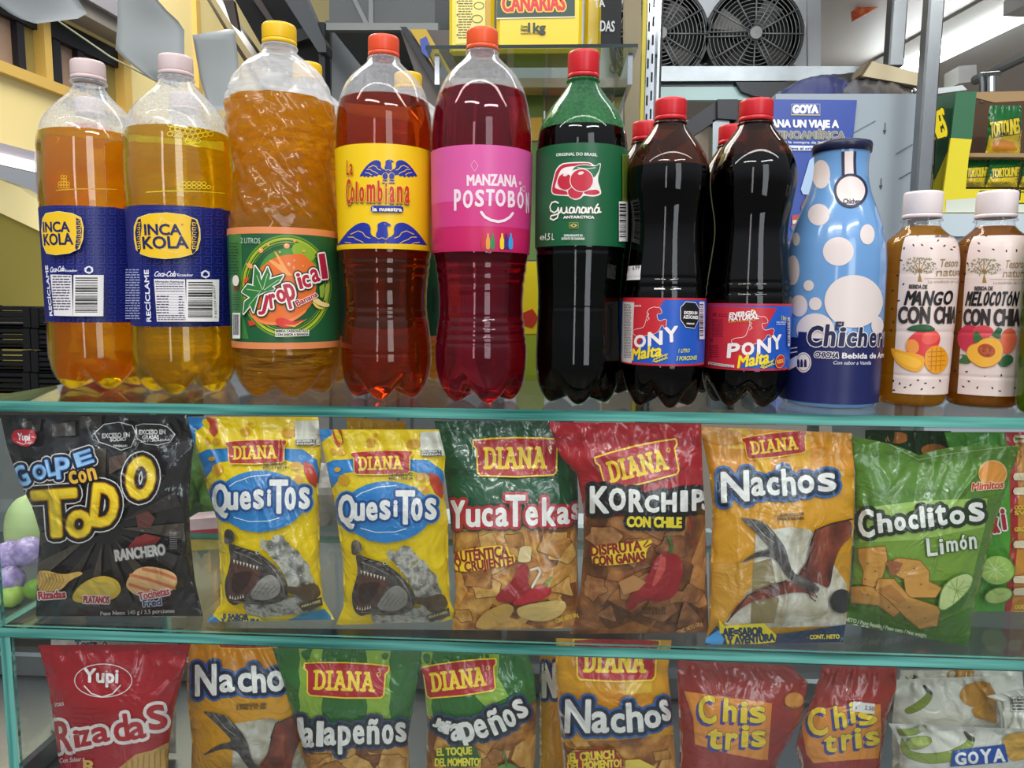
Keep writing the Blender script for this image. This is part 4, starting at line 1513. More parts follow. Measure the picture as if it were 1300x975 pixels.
e_ = A.sub(soft=True)
e_.zm = A.zm
eagle(e_, Fm(475, 150, 240, 150))
e_.build('eagle_emblem', lab)
e_ = A.sub(soft=True)
fm = Fm(425, 665, 375, 235)
YB = 862
eagle(e_, fm, legs=False)
e_.R(60, YB, 820, 905, YL)
e_.P([(58, 858), (808, 872), (806, 866), (60, 848)], BL)
e_.R(40, 868, 840, 890, YL)
e_.build('eagle_emblem', lab)
n_ = A.sub()
lo = [('L', 138, 152, 160, 276), ('a', 163, 182, 190, 274)]
n_.LB(lo, '#b82a1c', bold=1.5)
n_.SM([[(142, 288), (192, 284)]], 2.5, '#b82a1c')
lo = [('C', 135, 308, 178, 520), ('o', 172, 372, 204, 498), ('l', 212, 330, 230, 498), ('o', 240, 372, 284, 500), ('m', 298, 352, 374, 500), ('b', 386, 322, 430, 502), ('i', 448, 340, 464, 500), ('a', 480, 368, 526, 508), ('n', 540, 368, 590, 508), ('a', 602, 366, 646, 514)]
lo2 = [(c, x0 - 2, y0 + 12, x1 - 2, y1 + 12) for c, x0, y0, x1, y1 in lo]
n_.LB(lo2, '#16204a', bold=3)
n_.LB(lo, '#c8321e', bold=4.5, outline=[(3.5, '#f4d84a')])
n_.build('brand_name', lab)
s_ = A.sub()
s_.P([(350, 528), (575, 532), (592, 542), (594, 572), (578, 586), (352, 583), (335, 570), (334, 542)], BL)
s_.T('la nuestra', 350, 574, 580, 576, 31, '#f4e9c8', bold=2)
s_.build('slogan_tag', lab)

# ---- rose red soda, pink label
B = Bottle('bottle of rose red soda with pink label and orange cap', None, -0.0663, 0.060, POST, (0.3315, 0.3503, 0.0149), 0.2915, sh_post, dk_post, turn=math.radians(20), capcol=cap_orange2,
           rings=((0.133, 0.0026, 0.0008), (0.123, 0.0026, 0.0008), (0.114, 0.0026, 0.0008), (0.082, 0.0026, 0.0009), (0.074, 0.0026, 0.0009), (0.066, 0.0026, 0.0009), (0.058, 0.0012, 0.0008)))
lab, A = B.wrap(0.1425, 0.2365, '#d95a9e', bands=((0, 0.24, '#c8205f'), (0.24, 0.48, '#d23a80'), (0.48, 0.75, '#dc5a9c')))
A.zm = (540, 180, 6.5)
n_ = A.sub()
n_.T('MANZANA', 347, 360, 752, 374, 78, '#f3dde2', bold=4, taper=1.15)
lo = [('P', 235, 392, 298, 570), ('O', 308, 398, 396, 548, 2), ('S', 408, 394, 488, 538, 3), ('T', 496, 392, 572, 530, 2), ('O', 574, 392, 664, 536), ('B', 676, 404, 742, 542), ('Ó', 752, 375, 812, 552), ('N', 822, 420, 856, 590)]
n_.LB(lo, '#f3dde2', bold=5.5)
n_.E(779, 342, 11, 16, '#f3b8c8')
n_.E(798, 300, 5, 7, '#e87a9a')
n_.E(808, 388, 12, 22, None, w=2.5, oc='#f3dde2')
n_.S([(462, 582), (490, 620), (540, 648), (600, 660), (650, 650), (695, 622), (718, 590)], 22, '#f3dde2')
n_.build('brand_name', lab)
i_ = A.sub(soft=True)
i_.S([(405, 155), (375, 195), (408, 245), (436, 200), (405, 155)], 3.5, '#f0b8d0')
i_.build('drop_outline', lab)
for x, c in ((478, '#c8283c'), (516, '#e8902c'), (553, '#1f8a4a'), (630, '#f2d12c'), (664, '#4a2f7a'), (699, '#3aa0e0')):
    i_ = A.sub(soft=True)
    i_.P([(x - 18, 888), (x - 18, 810), (x - 8, 785), (x - 7, 755), (x + 7, 755), (x + 8, 785), (x + 18, 810), (x + 18, 888)], c)
    i_.build('bottle_picture', lab)

# ---- green bottle
B = Bottle('dark green soda bottle with green label, two red berries and red cap', None, 0.0295, 0.064, GUAR, (0.3068, 0.3311, 0.0149), 0.2585, sh_guar, dk_guar, turn=math.radians(0), capcol=cap_red,
           rings=((0.145, 0.0012, 0.0008), (0.092, 0.001, 0.0004)))
lab, A = B.wrap(0.1490, 0.2400, '#155c36')
A.zm = (640, 90, 4.0625)
e_ = A.sub(soft=True)
e_.P([(240, 620), (262, 520), (280, 490), (310, 472), (440, 468), (470, 492), (500, 470), (495, 510), (480, 560), (502, 625), (496, 640), (460, 650), (410, 642), (395, 660), (365, 668), (340, 655), (330, 645), (255, 642)], '#f4ece6')
e_.P([(245, 618), (266, 522), (285, 495), (312, 478), (440, 474), (455, 488), (400, 490), (325, 494), (298, 505), (282, 530), (262, 596), (264, 606), (330, 624), (335, 640), (258, 636)], '#c3243a')
e_.P([(410, 622), (470, 610), (494, 622), (490, 634), (460, 642), (415, 635)], '#c3243a')
e_.P([(455, 555), (480, 560), (496, 615), (465, 605)], '#ece4e0')
e_.E(368, 625, 38, 34, '#c3243a', w=3, oc='#f4ece6')
e_.P([(348, 515), (372, 490), (420, 485), (470, 495), (495, 475), (490, 510), (470, 545), (450, 555), (430, 515), (380, 505)], '#17663a', w=3, oc='#f4ece6')
e_.S([(378, 500), (430, 505), (470, 500)], 3, '#f4ece6')
e_.E(316, 572, 38, 42, '#c3243a', w=3, oc='#f4ece6')
e_.E(400, 565, 57, 57, '#c3243a', w=3.5, oc='#f4ece6')
e_.E(318, 536, 13, 8, '#f6dcd8', rot=-20)
e_.E(396, 528, 15, 8, '#f6dcd8', rot=-15)
e_.build('berry_emblem', lab)
n_ = A.sub()
gs = [[(282, 682), (268, 674), (250, 680), (240, 700), (244, 722), (262, 732), (276, 722), (282, 706), (284, 730), (278, 758), (258, 770), (242, 762), (246, 748), (270, 742), (290, 732)],
      [(290, 732), (298, 706)], [(298, 706), (300, 730), (312, 736), (322, 724), (324, 704)], [(324, 704), (326, 732), (334, 732)],
      [(360, 708), (346, 704), (337, 718), (342, 734), (354, 732), (362, 708), (362, 730), (370, 732)],
      [(370, 732), (380, 702), (390, 708), (388, 732), (396, 730)],
      [(420, 708), (406, 704), (398, 718), (402, 734), (414, 732), (422, 708), (422, 730), (430, 732)],
      [(430, 732), (434, 706), (436, 732)], [(436, 716), (446, 704), (454, 712), (454, 732), (462, 730)],
      [(486, 708), (472, 704), (464, 718), (468, 734), (480, 732), (488, 708), (488, 730), (496, 728)], [(474, 698), (482, 688)]]
n_.SM(gs, 7.5, '#f1ece2')
n_.T('ANTARCTICA', 308, 762, 462, 762, 12, '#f1ece2', bold=1)
n_.T('ORIGINAL DO BRASIL', 272, 442, 478, 442, 14, '#dfe6da', bold=0.6)
n_.build('brand_name', lab)
s_ = A.sub()
s_.R(338, 784, 382, 812, '#2a6a2a', w=1.5, oc='#b8a040')
s_.P([(360, 788), (378, 798), (360, 808), (342, 798)], '#e8c83a')
s_.E(360, 798, 7, 6, '#2a3a7a')
s_.T('℮', 192, 872, 214, 872, 25, '#dfe6da', bold=1)
s_.T('1,5 L', 218, 872, 262, 872, 32, '#dfe6da', bold=0.6)
s_.T('REFRIGERANTE DE', 312, 855, 404, 855, 10, '#dfe6da', bold=0.5)
s_.T('EXTRATO DE GUARANÁ', 300, 872, 414, 872, 11, '#dfe6da', bold=0.5)
s_.R(602, 432, 636, 672, '#6a7a24')
s_.lines(606, 440, 634, 9, 25, 4, '#2a3a1a', seed=6)
s_.build('lettering', lab)
c_ = A.sub()
c_.barcode(584, 674, 628, 880, vertical=True, seed=11)
c_.build('barcode', lab)

# ---- malt bottles
def horse(A, f, c, oc):
    body = [(0.02, 0.88), (0.12, 0.80), (0.30, 0.78), (0.40, 0.70), (0.44, 0.52), (0.50, 0.30), (0.48, 0.18), (0.56, 0.06), (0.66, 0.04), (0.70, 0.0), (0.76, 0.04), (0.86, 0.02), (0.92, 0.12), (0.94, 0.22), (0.88, 0.26), (0.80, 0.24), (0.78, 0.34), (0.82, 0.48), (0.90, 0.52), (1.04, 0.44), (1.10, 0.50), (1.06, 0.62), (1.08, 0.74), (1.00, 0.78), (0.99, 0.66), (0.92, 0.66), (0.88, 0.78), (0.80, 0.92), (0.6, 1.0), (0.3, 1.06), (0.12, 1.06)]
    A.P([f(x, y) for x, y in body], c, w=3, oc=oc)
    A.SM([[f(0.48, 0.2), f(0.54, 0.26), f(0.50, 0.34), f(0.55, 0.42), f(0.48, 0.5)]], 3, oc)


def malt_label(B, z0, z1):
    return B.wrap(z0, z1, '#1c55b8', bands=((0, 0.03, '#c32732'), (0.97, 1, '#c32732')))


B = Bottle('black malt bottle with turned label and a white price sticker at its waist', 'black malt bottles', 0.1097, 0.048, PONY, (0.2642, 0.2837, 0.0146), 0.2215, sh_pony, dk_malt, turn=math.radians(10), capcol=cap_red,
           rings=((0.112, 0.002, 0.0008), (0.120, 0.0015, 0.0006)))
lab, A = malt_label(B, 0.0405, 0.1022)
A.zm = (780, 370, 5.778)
g = A.sub()
g.P([(40, 60), (365, 60), (300, 180), (130, 500), (125, 535), (40, 530)], '#c32732')
g.P([(62, 72), (148, 80), (128, 525), (38, 505)], '#d9cfc9')
g.lines(74, 95, 125, 11, 36, 5, '#4a4648', seed=9)
g.build('colour_field', lab)
e_ = A.sub(soft=True)
horse(e_, Fm(130, 112, 232, 205), '#c32732', '#f0e6e2')
e_.build('horse_emblem', lab)
n_ = A.sub()
n_.LB([('O', 142, 318, 238, 412, -8, 0.1), ('N', 242, 292, 358, 398, -8, 0.15), ('Y', 362, 258, 470, 372, -8, 0.1)], '#f0e6e2', bold=7)
n_.T('Malta', 132, 505, 342, 470, 82, '#f2d61e', bold=3.5, shear=0.3)
n_.S([(280, 512), (330, 508), (370, 490), (390, 455)], 5, '#d8c832')
n_.EM([(295 + i * 19, 497 - i * 8, 5, 13, 40) for i in range(5)] + [(305 + i * 19, 515 - i * 7, 5, 13, 100) for i in range(5)], '#d8c832')
n_.build('brand_name', lab)
s_ = A.sub()
s_.P([(520, 78), (590, 84), (615, 130), (612, 205), (582, 268), (520, 260), (484, 205), (484, 118)], '#0d0d0f', w=4, oc='#efeae6')
s_.T('EXCESO EN', 508, 165, 600, 168, 20, '#efeae6', bold=1.2)
s_.T('AZÚCARES', 502, 197, 606, 202, 22, '#efeae6', bold=1.2)
s_.T('MINSALUD', 525, 240, 580, 242, 10, '#efeae6', bold=0.8)
s_.T('1 LITRO', 466, 448, 545, 445, 26, '#d8d84a', bold=0.6, shear=0.15)
s_.T('5 PORCIONES', 450, 505, 595, 498, 28, '#d8d84a', bold=0.8, shear=0.15)
s_.T('MALTA', 155, 112, 202, 112, 12, '#efe0dc', bold=0.6)
s_.build('lettering', lab)
c_ = A.sub()
c_.barcode(614, 75, 650, 350, vertical=True, seed=13, bg='#d8cfe0')
c_.build('barcode', lab)
st, A = B.wrap(0.1185, 0.1315, '#e9e4e2', name='price_sticker', span=(-82, -46), lab='white price sticker')
A.zm = (780, 260, 3.61)
A.T('4.99', 82, 302, 116, 296, 20, '#4a4a4e', bold=0.4)
A.T('$', 60, 303, 66, 302, 12, '#6a6a6e')
A.build('price', st)

B = Bottle('black malt bottle with red and blue label facing front, beside the polka-dot bottle', 'black malt bottles', 0.1920, 0.064, PONY2, (0.2672, 0.2869, 0.0155), 0.2335, sh_pony2, dk_malt, turn=math.radians(28), capcol=cap_red,
           rings=((0.108, 0.002, 0.0008), (0.117, 0.0015, 0.0006)))
lab, A = malt_label(B, 0.0362, 0.0978)
A.zm = (780, 370, 5.778)
g = A.sub()
g.P([(640, 98), (1190, 122), (1120, 250), (920, 560), (905, 582), (630, 560)], '#c32732')
g.lines(718, 205, 800, 15, 9, 6, '#6e141c', seed=3)
g.lines(700, 395, 770, 16, 6, 6, '#6e141c', seed=4)
g.lines(765, 165, 830, 13, 2, 5, '#6e141c', seed=5)
g.T('S', 722, 180, 754, 178, 22, '#7a1820', bold=0.6)
g.T('G', 702, 365, 724, 364, 22, '#7a1820', bold=0.6)
g.build('colour_field', lab)
e_ = A.sub(soft=True)
horse(e_, Fm(850, 180, 292, 205), '#c32732', '#f0e6e2')
e_.build('horse_emblem', lab)
n_ = A.sub()
n_.LB([('P', 826, 378, 924, 486, -4, 0.15), ('O', 930, 372, 1028, 470, -6, 0.1), ('N', 1040, 345, 1150, 455, -8, 0.15), ('Y', 1148, 318, 1226, 425, -8, 0.1)], '#f0e6e2', bold=7)
n_.T('Malta', 905, 560, 1125, 520, 84, '#f2d61e', bold=3.5, shear=0.3)
n_.S([(1070, 555), (1110, 550), (1145, 530), (1165, 495)], 5, '#d8c832')
n_.EM([(1080 + i * 17, 543 - i * 8, 5, 12, 40) for i in range(5)] + [(1090 + i * 17, 560 - i * 7, 5, 12, 100) for i in range(5)], '#d8c832')
n_.build('brand_name', lab)
s_ = A.sub()
s_.T('ENERGÍA', 845, 186, 1040, 172, 30, '#f0e6e2', bold=2, shear=0.2)
s_.T('NATURAL', 842, 216, 1055, 200, 30, '#f0e6e2', bold=2, shear=0.2)
s_.T('CON VITAMINAS', 840, 230, 1030, 212, 9, '#e8b83a', bold=0.4, shear=0.2)
s_.EM([(1016, 140, 5, 9, 40)], '#f2d61e')
s_.P([(698, 514), (882, 540), (880, 560), (696, 534)], '#e6dcd8')
s_.lines(704, 521, 874, 10, 2, 5, '#55363a', seed=8, slope=0.14)
s_.T('1 litro', 1216, 212, 1250, 212, 34, '#d8d84a', bold=0.6)
s_.lines(1180, 222, 1252, 14, 2, 6, '#c8d0e8', seed=2)
s_.E(1206, 512, 30, 46, '#c32732', w=4, oc='#e8c04a', rot=12)
s_.T('KIDS', 1186, 528, 1228, 520, 26, '#e8c04a', bold=1)
s_.build('lettering', lab)
c_ = A.sub()
c_.barcode(1258, 190, 1275, 400, vertical=True, seed=3, bg='#c8c0d8')
c_.build('barcode', lab)

# ---- polka-dot glass bottle in a printed sleeve
X, Y = 0.2774, 0.075
milk = empty('glass_bottle', (X, Y, 0), 'pale blue glass bottle with white polka dots and dark blue lid', 'bottle')
sk = mat('sky_blue_sleeve', '#6c9ccf', rough=0.18, coat=0.6)
zz, rr = smooth_prof(CHIC, 0.016)
prof = [(0.028, 0.003), (0.038, 0.0), (0.0435, 0.002), (0.0445, 0.008)] + [(r, z) for z, r in zip(zz, rr) if z > 0.012 and z < 0.2455]
b = MB()
b.lathe(prof, (X, Y, 0), 96)
b.build('body', sk, milk, smooth=True)
b = MB()
b.lathe([(0.0248, 0.2405), (0.0263, 0.2408), (0.0266, 0.2475), (0.0258, 0.2497), (0.024, 0.2504), (0.001, 0.2506)], (X, Y, 0), 72)
b.build('lid', mat('navy_lid', '#1c2140', rough=0.3), milk, smooth=True)


class Sleeve(Bottle):
    def __init__(s):
        s.X, s.Y, s.root, s.zz, s.rr = X, Y, milk, zz, rr


SB = Sleeve()
lab2, A2 = SB.wrap(0.005, 0.238, None, m=sk, name='sleeve', off=0.0003)
A2.zm = (980, 170, 2.634)
d_ = A2.sub()
W_ = '#e3d5cf'
for q in ((165, 135, 30, 48), (157, 270, 36, 36), (82, 352, 12, 22), (222, 393, 51, 48), (318, 336, 24, 34), (72, 456, 21, 50), (124, 507, 17, 18), (92, 575, 28, 36), (146, 568, 21, 22), (146, 655, 62, 55), (350, 640, 20, 30)):
    d_.E(*q, W_)
d_.build('polka_dots', lab2)
d_ = A2.sub()
d_.E(272, 560, 96, 88, W_)
d_.build('dot_panel', lab2)
lab = lab2
A = A2.sub()
A.zm = (990, 320, 6.094)
d_ = A2.sub()
d_.fill(np.array([[-math.pi * SB.Rm, 0.0052], [math.pi * SB.Rm, 0.0052], [math.pi * SB.Rm, 0.066], [-math.pi * SB.Rm, 0.066]]), '#1d2358')
d_.build('base_band', lab2)
d_ = A2.sub()
d_.P([(232, 22), (282, 22), (284, 160), (234, 160)], '#1c2140')
d_.P([(243, 22), (272, 22), (274, 160), (244, 160)], W_)
d_.E(262, 190, 55, 57, '#1c2140')
d_.E(262, 190, 46, 48, W_)
d_.T('Chichero', 238, 234, 300, 234, 16, '#1c2140', bold=1)
d_.build('neck_badge', lab2)
n_ = A.sub()
n_.P([(150, 615), (215, 620), (215, 740), (145, 735)], '#1d2358')
n_.SM([[(40, 758), (140, 738)], [(40, 792), (140, 770)]], 9, '#e3d5cf')
n_.P([(30, 880), (140, 800), (140, 880), (30, 955)], '#cfd0da')
n_.E(190, 853, 58, 78, '#e3d5cf', n=40)
n_.E(190, 853, 48, 66, None, w=2, oc='#1d2358')
n_.PM([[(x - 10, 890), (x - 10, 850), (x - 5, 830), (x + 5, 830), (x + 10, 850), (x + 10, 890)] for x in (152, 176, 204)], '#1d2358')
n_.build('lettering', lab)
n_ = A2.sub()
n_.zm = (990, 320, 6.094)
n_.T('El', 428, 600, 482, 600, 58, '#23264a', bold=3, shear=0.1)
lo = [('C', 215, 568, 340, 732, 0, 0.1), ('h', 345, 558, 435, 730, 0, 0.12), ('i', 455, 580, 505, 730, 0, 0.12), ('c', 510, 620, 590, 732, 0, 0.1), ('h', 598, 580, 672, 730, 0, 0.12), ('e', 678, 622, 738, 730, 0, 0.1), ('r', 742, 622, 780, 730, 0, 0.1), ('o', 778, 622, 800, 730, 0, 0.05)]
n_.LB(lo, '#23264a', bold=9, outline=[(7, '#e3dcda')])
n_.build('brand_name', lab2)
n_ = A.sub()
n_.T('CHICHA', 270, 812, 448, 820, 42, '#23264a', bold=2, outline=[(5, '#e3dcda')], shear=0.15)
n_.T('Bebida de Arroz', 478, 820, 830, 812, 40, '#e6e0e0', bold=2.2)
n_.T('Con sabor a Vainilla', 410, 866, 690, 868, 26, '#d8d8e4', bold=0.4, shear=0.2)
n_.build('small_print', lab)

# ---- fruit drinks with chia
chia = mat('chia_seed', '#201c1a', rough=0.5)


def fruit_label(B, zmv, seed):
    lab, A = B.wrap(0.0125, 0.1635, '#efdcd3', span=((-52, -66)[seed - 1], 100), off=0.0005, m=mat('ivory_label', '#e2cec5', rough=0.3))
    A.zm = zmv
    return lab, A


def seeds(A, pts, seed):
    rnd = random.Random(seed)
    A.EM([(x, y, 4.2, 8, rnd.uniform(0, 180)) for x, y in pts], '#1c1816')


def tree_logo(A, dx, dy):
    A.P([(148 + dx, 372 + dy), (156 + dx, 330 + dy), (150 + dx, 300 + dy), (164 + dx, 300 + dy), (162 + dx, 330 + dy), (172 + dx, 372 + dy)], '#9a7a3c')
    A.SM([[(157 + dx, 320 + dy), p] for p in [(112 + dx, 285 + dy), (130 + dx, 262 + dy), (158 + dx, 245 + dy), (188 + dx, 262 + dy), (208 + dx, 288 + dy)]], 4, '#9a7a3c')
    rnd = random.Random(5)
    A.EM([(160 + dx + 88 * math.sqrt(r) * math.cos(a), 292 + dy + 58 * math.sqrt(r) * math.sin(a) * (1 if math.sin(a) < 0 else 0.75), 3, 4.5, rnd.uniform(0, 180)) for r, a in [(rnd.uniform(0.12, 1), rnd.uniform(0, 6.28)) for _ in range(120)]], '#8f8a62')


def date_code(A, dx, dy):
    A.lines(240 + dx, 104 + dy, 300 + dx, 18, 2, 7, '#5a5450', seed=3)
    A.lines(285 + dx, 104 + dy, 345 + dx, 18, 2, 7, '#5a5450', seed=5)


B = Bottle('squat bottle of mango drink with ivory label, next to the polka-dot bottle', 'fruit drinks with seeds', 0.3625, 0.088, MANG, (0.1815, 0.2069, 0.0174), 0.1735, sh_plain, drink('mango_drink', '#d9a52a', '#c8921e', 0.55), name='juice_bottle', feet=0, h0=0.02, capcol=cap_white,
           rings=((0.128, 0.0015, 0.0006), (0.072, 0.0015, 0.0006), (0.03, 0.0012, 0.0005)))
lab, A = fruit_label(B, (1130, 270, 4.24), 1)
s_ = A.sub()
seeds(s_, [(90, 124), (148, 120), (216, 112), (76, 192), (126, 175), (172, 174), (222, 192), (292, 178), (330, 198), (60, 256), (40, 338), (72, 385), (46, 474), (14, 420), (12, 518), (18, 588), (6, 634), (150, 902), (190, 918), (110, 928), (52, 920), (18, 905), (80, 940), (170, 950), (232, 942), (268, 905), (20, 955), (345, 185), (258, 150)], 2)
s_.build('seed_print', lab)
t_ = A.sub()
tree_logo(t_, 0, 0)
t_.T('Tesoro', 264, 292, 362, 290, 40, '#a08258', bold=0.5, shear=0.15)
t_.T('natural', 246, 340, 372, 338, 38, '#a08258', bold=0.5, shear=0.15)
t_.SM([[(186, 354), (365, 356)]], 2, '#b8a080')
t_.T('La tradición de lo natural', 204, 378, 400, 376, 13, '#b8a088', bold=0.2)
t_.build('brand_name', lab)
n_ = A.sub()
n_.T('BEBIDA DE', 102, 408, 198, 410, 20, '#332c2a', bold=0.8)
lo = [('M', 82, 420, 138, 498, 0, 0.25), ('A', 122, 424, 178, 500, 0, 0.25), ('N', 178, 420, 232, 502, 0, 0.25), ('G', 232, 424, 282, 500, 0, 0.25), ('O', 284, 418, 338, 496, 0, 0.2)]
n_.LB(lo, '#161414', bold=3)
n_.T('CON CHIA', 46, 592, 342, 592, 82, '#332c2a', bold=4)
n_.build('product_name', lab)
i_ = A.sub(soft=True)
i_.E(176, 700, 96, 68, '#d83a3c', rot=-28)
i_.E(215, 672, 48, 36, '#e85a4c', rot=-25)
i_.E(120, 720, 34, 40, '#e8903c', rot=-20)
i_.P([(85, 632), (110, 610), (160, 600), (210, 602), (248, 632), (200, 642), (150, 640)], '#2a5a34')
i_.P([(4, 725), (40, 735), (90, 750), (150, 760), (185, 780), (180, 830), (150, 858), (100, 850), (50, 820), (20, 780)], '#eda52a')
i_.P([(20, 745), (90, 765), (160, 790), (170, 820), (140, 840), (80, 820), (40, 790)], '#f6b83a')
i_.E(244, 790, 62, 75, '#e89a1e')
i_.SM([[(200, y), (288, y - 6)] for y in (750, 775, 800, 825)] + [[(x, 728), (x - 6, 850)] for x in (222, 246, 270)], 4, '#b8701a')
i_.build('mango_picture', lab)
A2 = A.sub()
date_code(A2, 0, 0)
A2.build('date_code', lab)

B = Bottle('squat bottle of peach drink with ivory label, second of the fruit drinks', 'fruit drinks with seeds', 0.4300, 0.084, MANG, (0.1815, 0.2069, 0.0176), 0.1735, sh_plain, drink('peach_drink', '#c88a22', '#b0741c', 0.55), name='juice_bottle', feet=0, h0=0.02, capcol=cap_white,
           rings=((0.128, 0.0015, 0.0006), (0.072, 0.0015, 0.0006), (0.03, 0.0012, 0.0005)))
lab, A = fruit_label(B, (1130, 270, 4.24), 2)
s_ = A.sub()
seeds(s_, [(430, 140), (516, 124), (408, 210), (478, 206), (556, 198), (626, 206), (680, 204), (418, 274), (402, 330), (374, 535), (346, 580), (360, 652), (350, 852), (412, 856), (424, 908), (470, 942), (394, 936), (550, 944), (590, 960), (512, 884), (672, 944), (598, 876), (478, 165), (390, 372)], 3)
s_.build('seed_print', lab)
t_ = A.sub()
tree_logo(t_, 348, 6)
t_.T('Tesoro', 616, 298, 712, 296, 40, '#a08258', bold=0.5, shear=0.15)
t_.T('natural', 606, 346, 735, 344, 38, '#a08258', bold=0.5, shear=0.15)
t_.SM([[(540, 358), (720, 360)]], 2, '#b8a080')
t_.T('La tradición de lo natural', 556, 384, 740, 382, 13, '#b8a088', bold=0.2)
t_.build('brand_name', lab)
n_ = A.sub()
n_.T('BEBIDA DE', 456, 418, 552, 418, 20, '#332c2a', bold=0.8)
xs = np.linspace(412, 690, 10)
n_.LB([(c, xs[i], 424, xs[i] + 30, 502, 0, 0.22) for i, c in enumerate('MELOCOTÓN')], '#161414', bold=2.6)
n_.T('CON CHIA', 398, 604, 690, 606, 82, '#332c2a', bold=4)
n_.build('product_name', lab)
i_ = A.sub(soft=True)
i_.E(430, 678, 64, 74, '#c8324a')
i_.E(500, 640, 55, 34, '#d84a52')
i_.E(634, 690, 42, 70, '#e06a4a', rot=10)
i_.P([(452, 700), (450, 650), (470, 635), (490, 665), (510, 690)], '#3a6a3a')
i_.P([(545, 660), (580, 615), (602, 625), (590, 680)], '#33603a')
i_.P([(362, 808), (400, 770), (370, 765), (410, 762), (440, 800), (425, 815)], '#3a6a3a')
i_.P([(580, 800), (620, 760), (655, 770), (660, 800), (620, 832), (585, 825)], '#33603a')
i_.P([(416, 745), (432, 715), (470, 705), (500, 680), (550, 670), (590, 690), (606, 740), (595, 790), (550, 825), (490, 832), (440, 800), (420, 775)], '#f0b03c', w=3, oc='#c87a2a')
i_.E(518, 742, 46, 36, '#b8502a', rot=15)
i_.E(518, 742, 38, 29, noise_mat('peach_pit', ['#7a2c14', '#b0502a', '#c86a3a'], scale=400, rough=0.4, bump=0), rot=15)
i_.build('peach_picture', lab)

B = Bottle('green fruit drink bottle at the end of the row, mostly hidden', 'fruit drinks with seeds', 0.4625, 0.031, [(z, r * 0.85) for z, r in MANG], (0.1815, 0.2069, 0.0165), 0.1735, sh_plain, drink('green_drink', '#8fae2a', '#7fa01e', 0.55), name='juice_bottle', feet=0, h0=0.02, capcol=cap_white)
lab, A = B.wrap(0.0125, 0.13, '#efdcd3', span=(-25, 100), off=0.0005)
A.zm = (980, 170, 2.634)
A.P([(826, 770), (843, 750), (860, 760), (850, 775)], '#2a5a34')
A.build('leaf_print', lab)

B = Bottle('bottle of orange red soda standing right behind the far-end yellow bottle', None, -0.566, 0.245, INCA, (0.3192, 0.3386, 0.0164), 0.306, sh_plain, dk_org, capcol=cap_pale)
# ---- second row, seen between and above the front bottles
B = Bottle('soda bottle with pale cap in the second row, between the two navy label bottles', None, -0.4380, 0.226, INCA, (0.3192, 0.3386, 0.0164), 0.2625, sh_inca, dk_trop, capcol=cap_pale)
B.wrap(0.0697, 0.18, '#1c2470')
B = Bottle('golden soda bottle with yellow cap directly behind the tall palm-tree bottle', 'second row of golden sodas', -0.2792, 0.198, TROP, (0.3445, 0.3634, 0.0164), 0.289, sh_trop, dk_trop, capcol=cap_yellow)
trop_label(B, 0.0500, 0.1650, False)
B = Bottle('golden soda bottle with yellow cap behind the yellow eagle label bottle', 'second row of golden sodas', -0.1705, 0.236, TROP, (0.3445, 0.3634, 0.0164), 0.289, sh_trop, dk_trop, capcol=cap_yellow)
lab, A = trop_label(B, 0.0500, 0.1650, False)
A.zm = (400, 280, 3.9)
A.lines(580, 330, 606, 9, 14, 4, '#123a22', seed=3)
A.build('small_print', lab)
B = Bottle('black malt bottle in the second row behind the price-stickered one', 'second row of malt bottles', 0.0990, 0.135, PONY, (0.2642, 0.2837, 0.0146), 0.2215, sh_pony, dk_malt, capcol=cap_red)
malt_label(B, 0.0405, 0.1022)
B = Bottle('black malt bottle in the second row behind the front-facing one', 'second row of malt bottles', 0.1915, 0.150, PONY, (0.2642, 0.2837, 0.0146), 0.2215, sh_pony, dk_malt, capcol=cap_red)
malt_label(B, 0.0405, 0.1022)


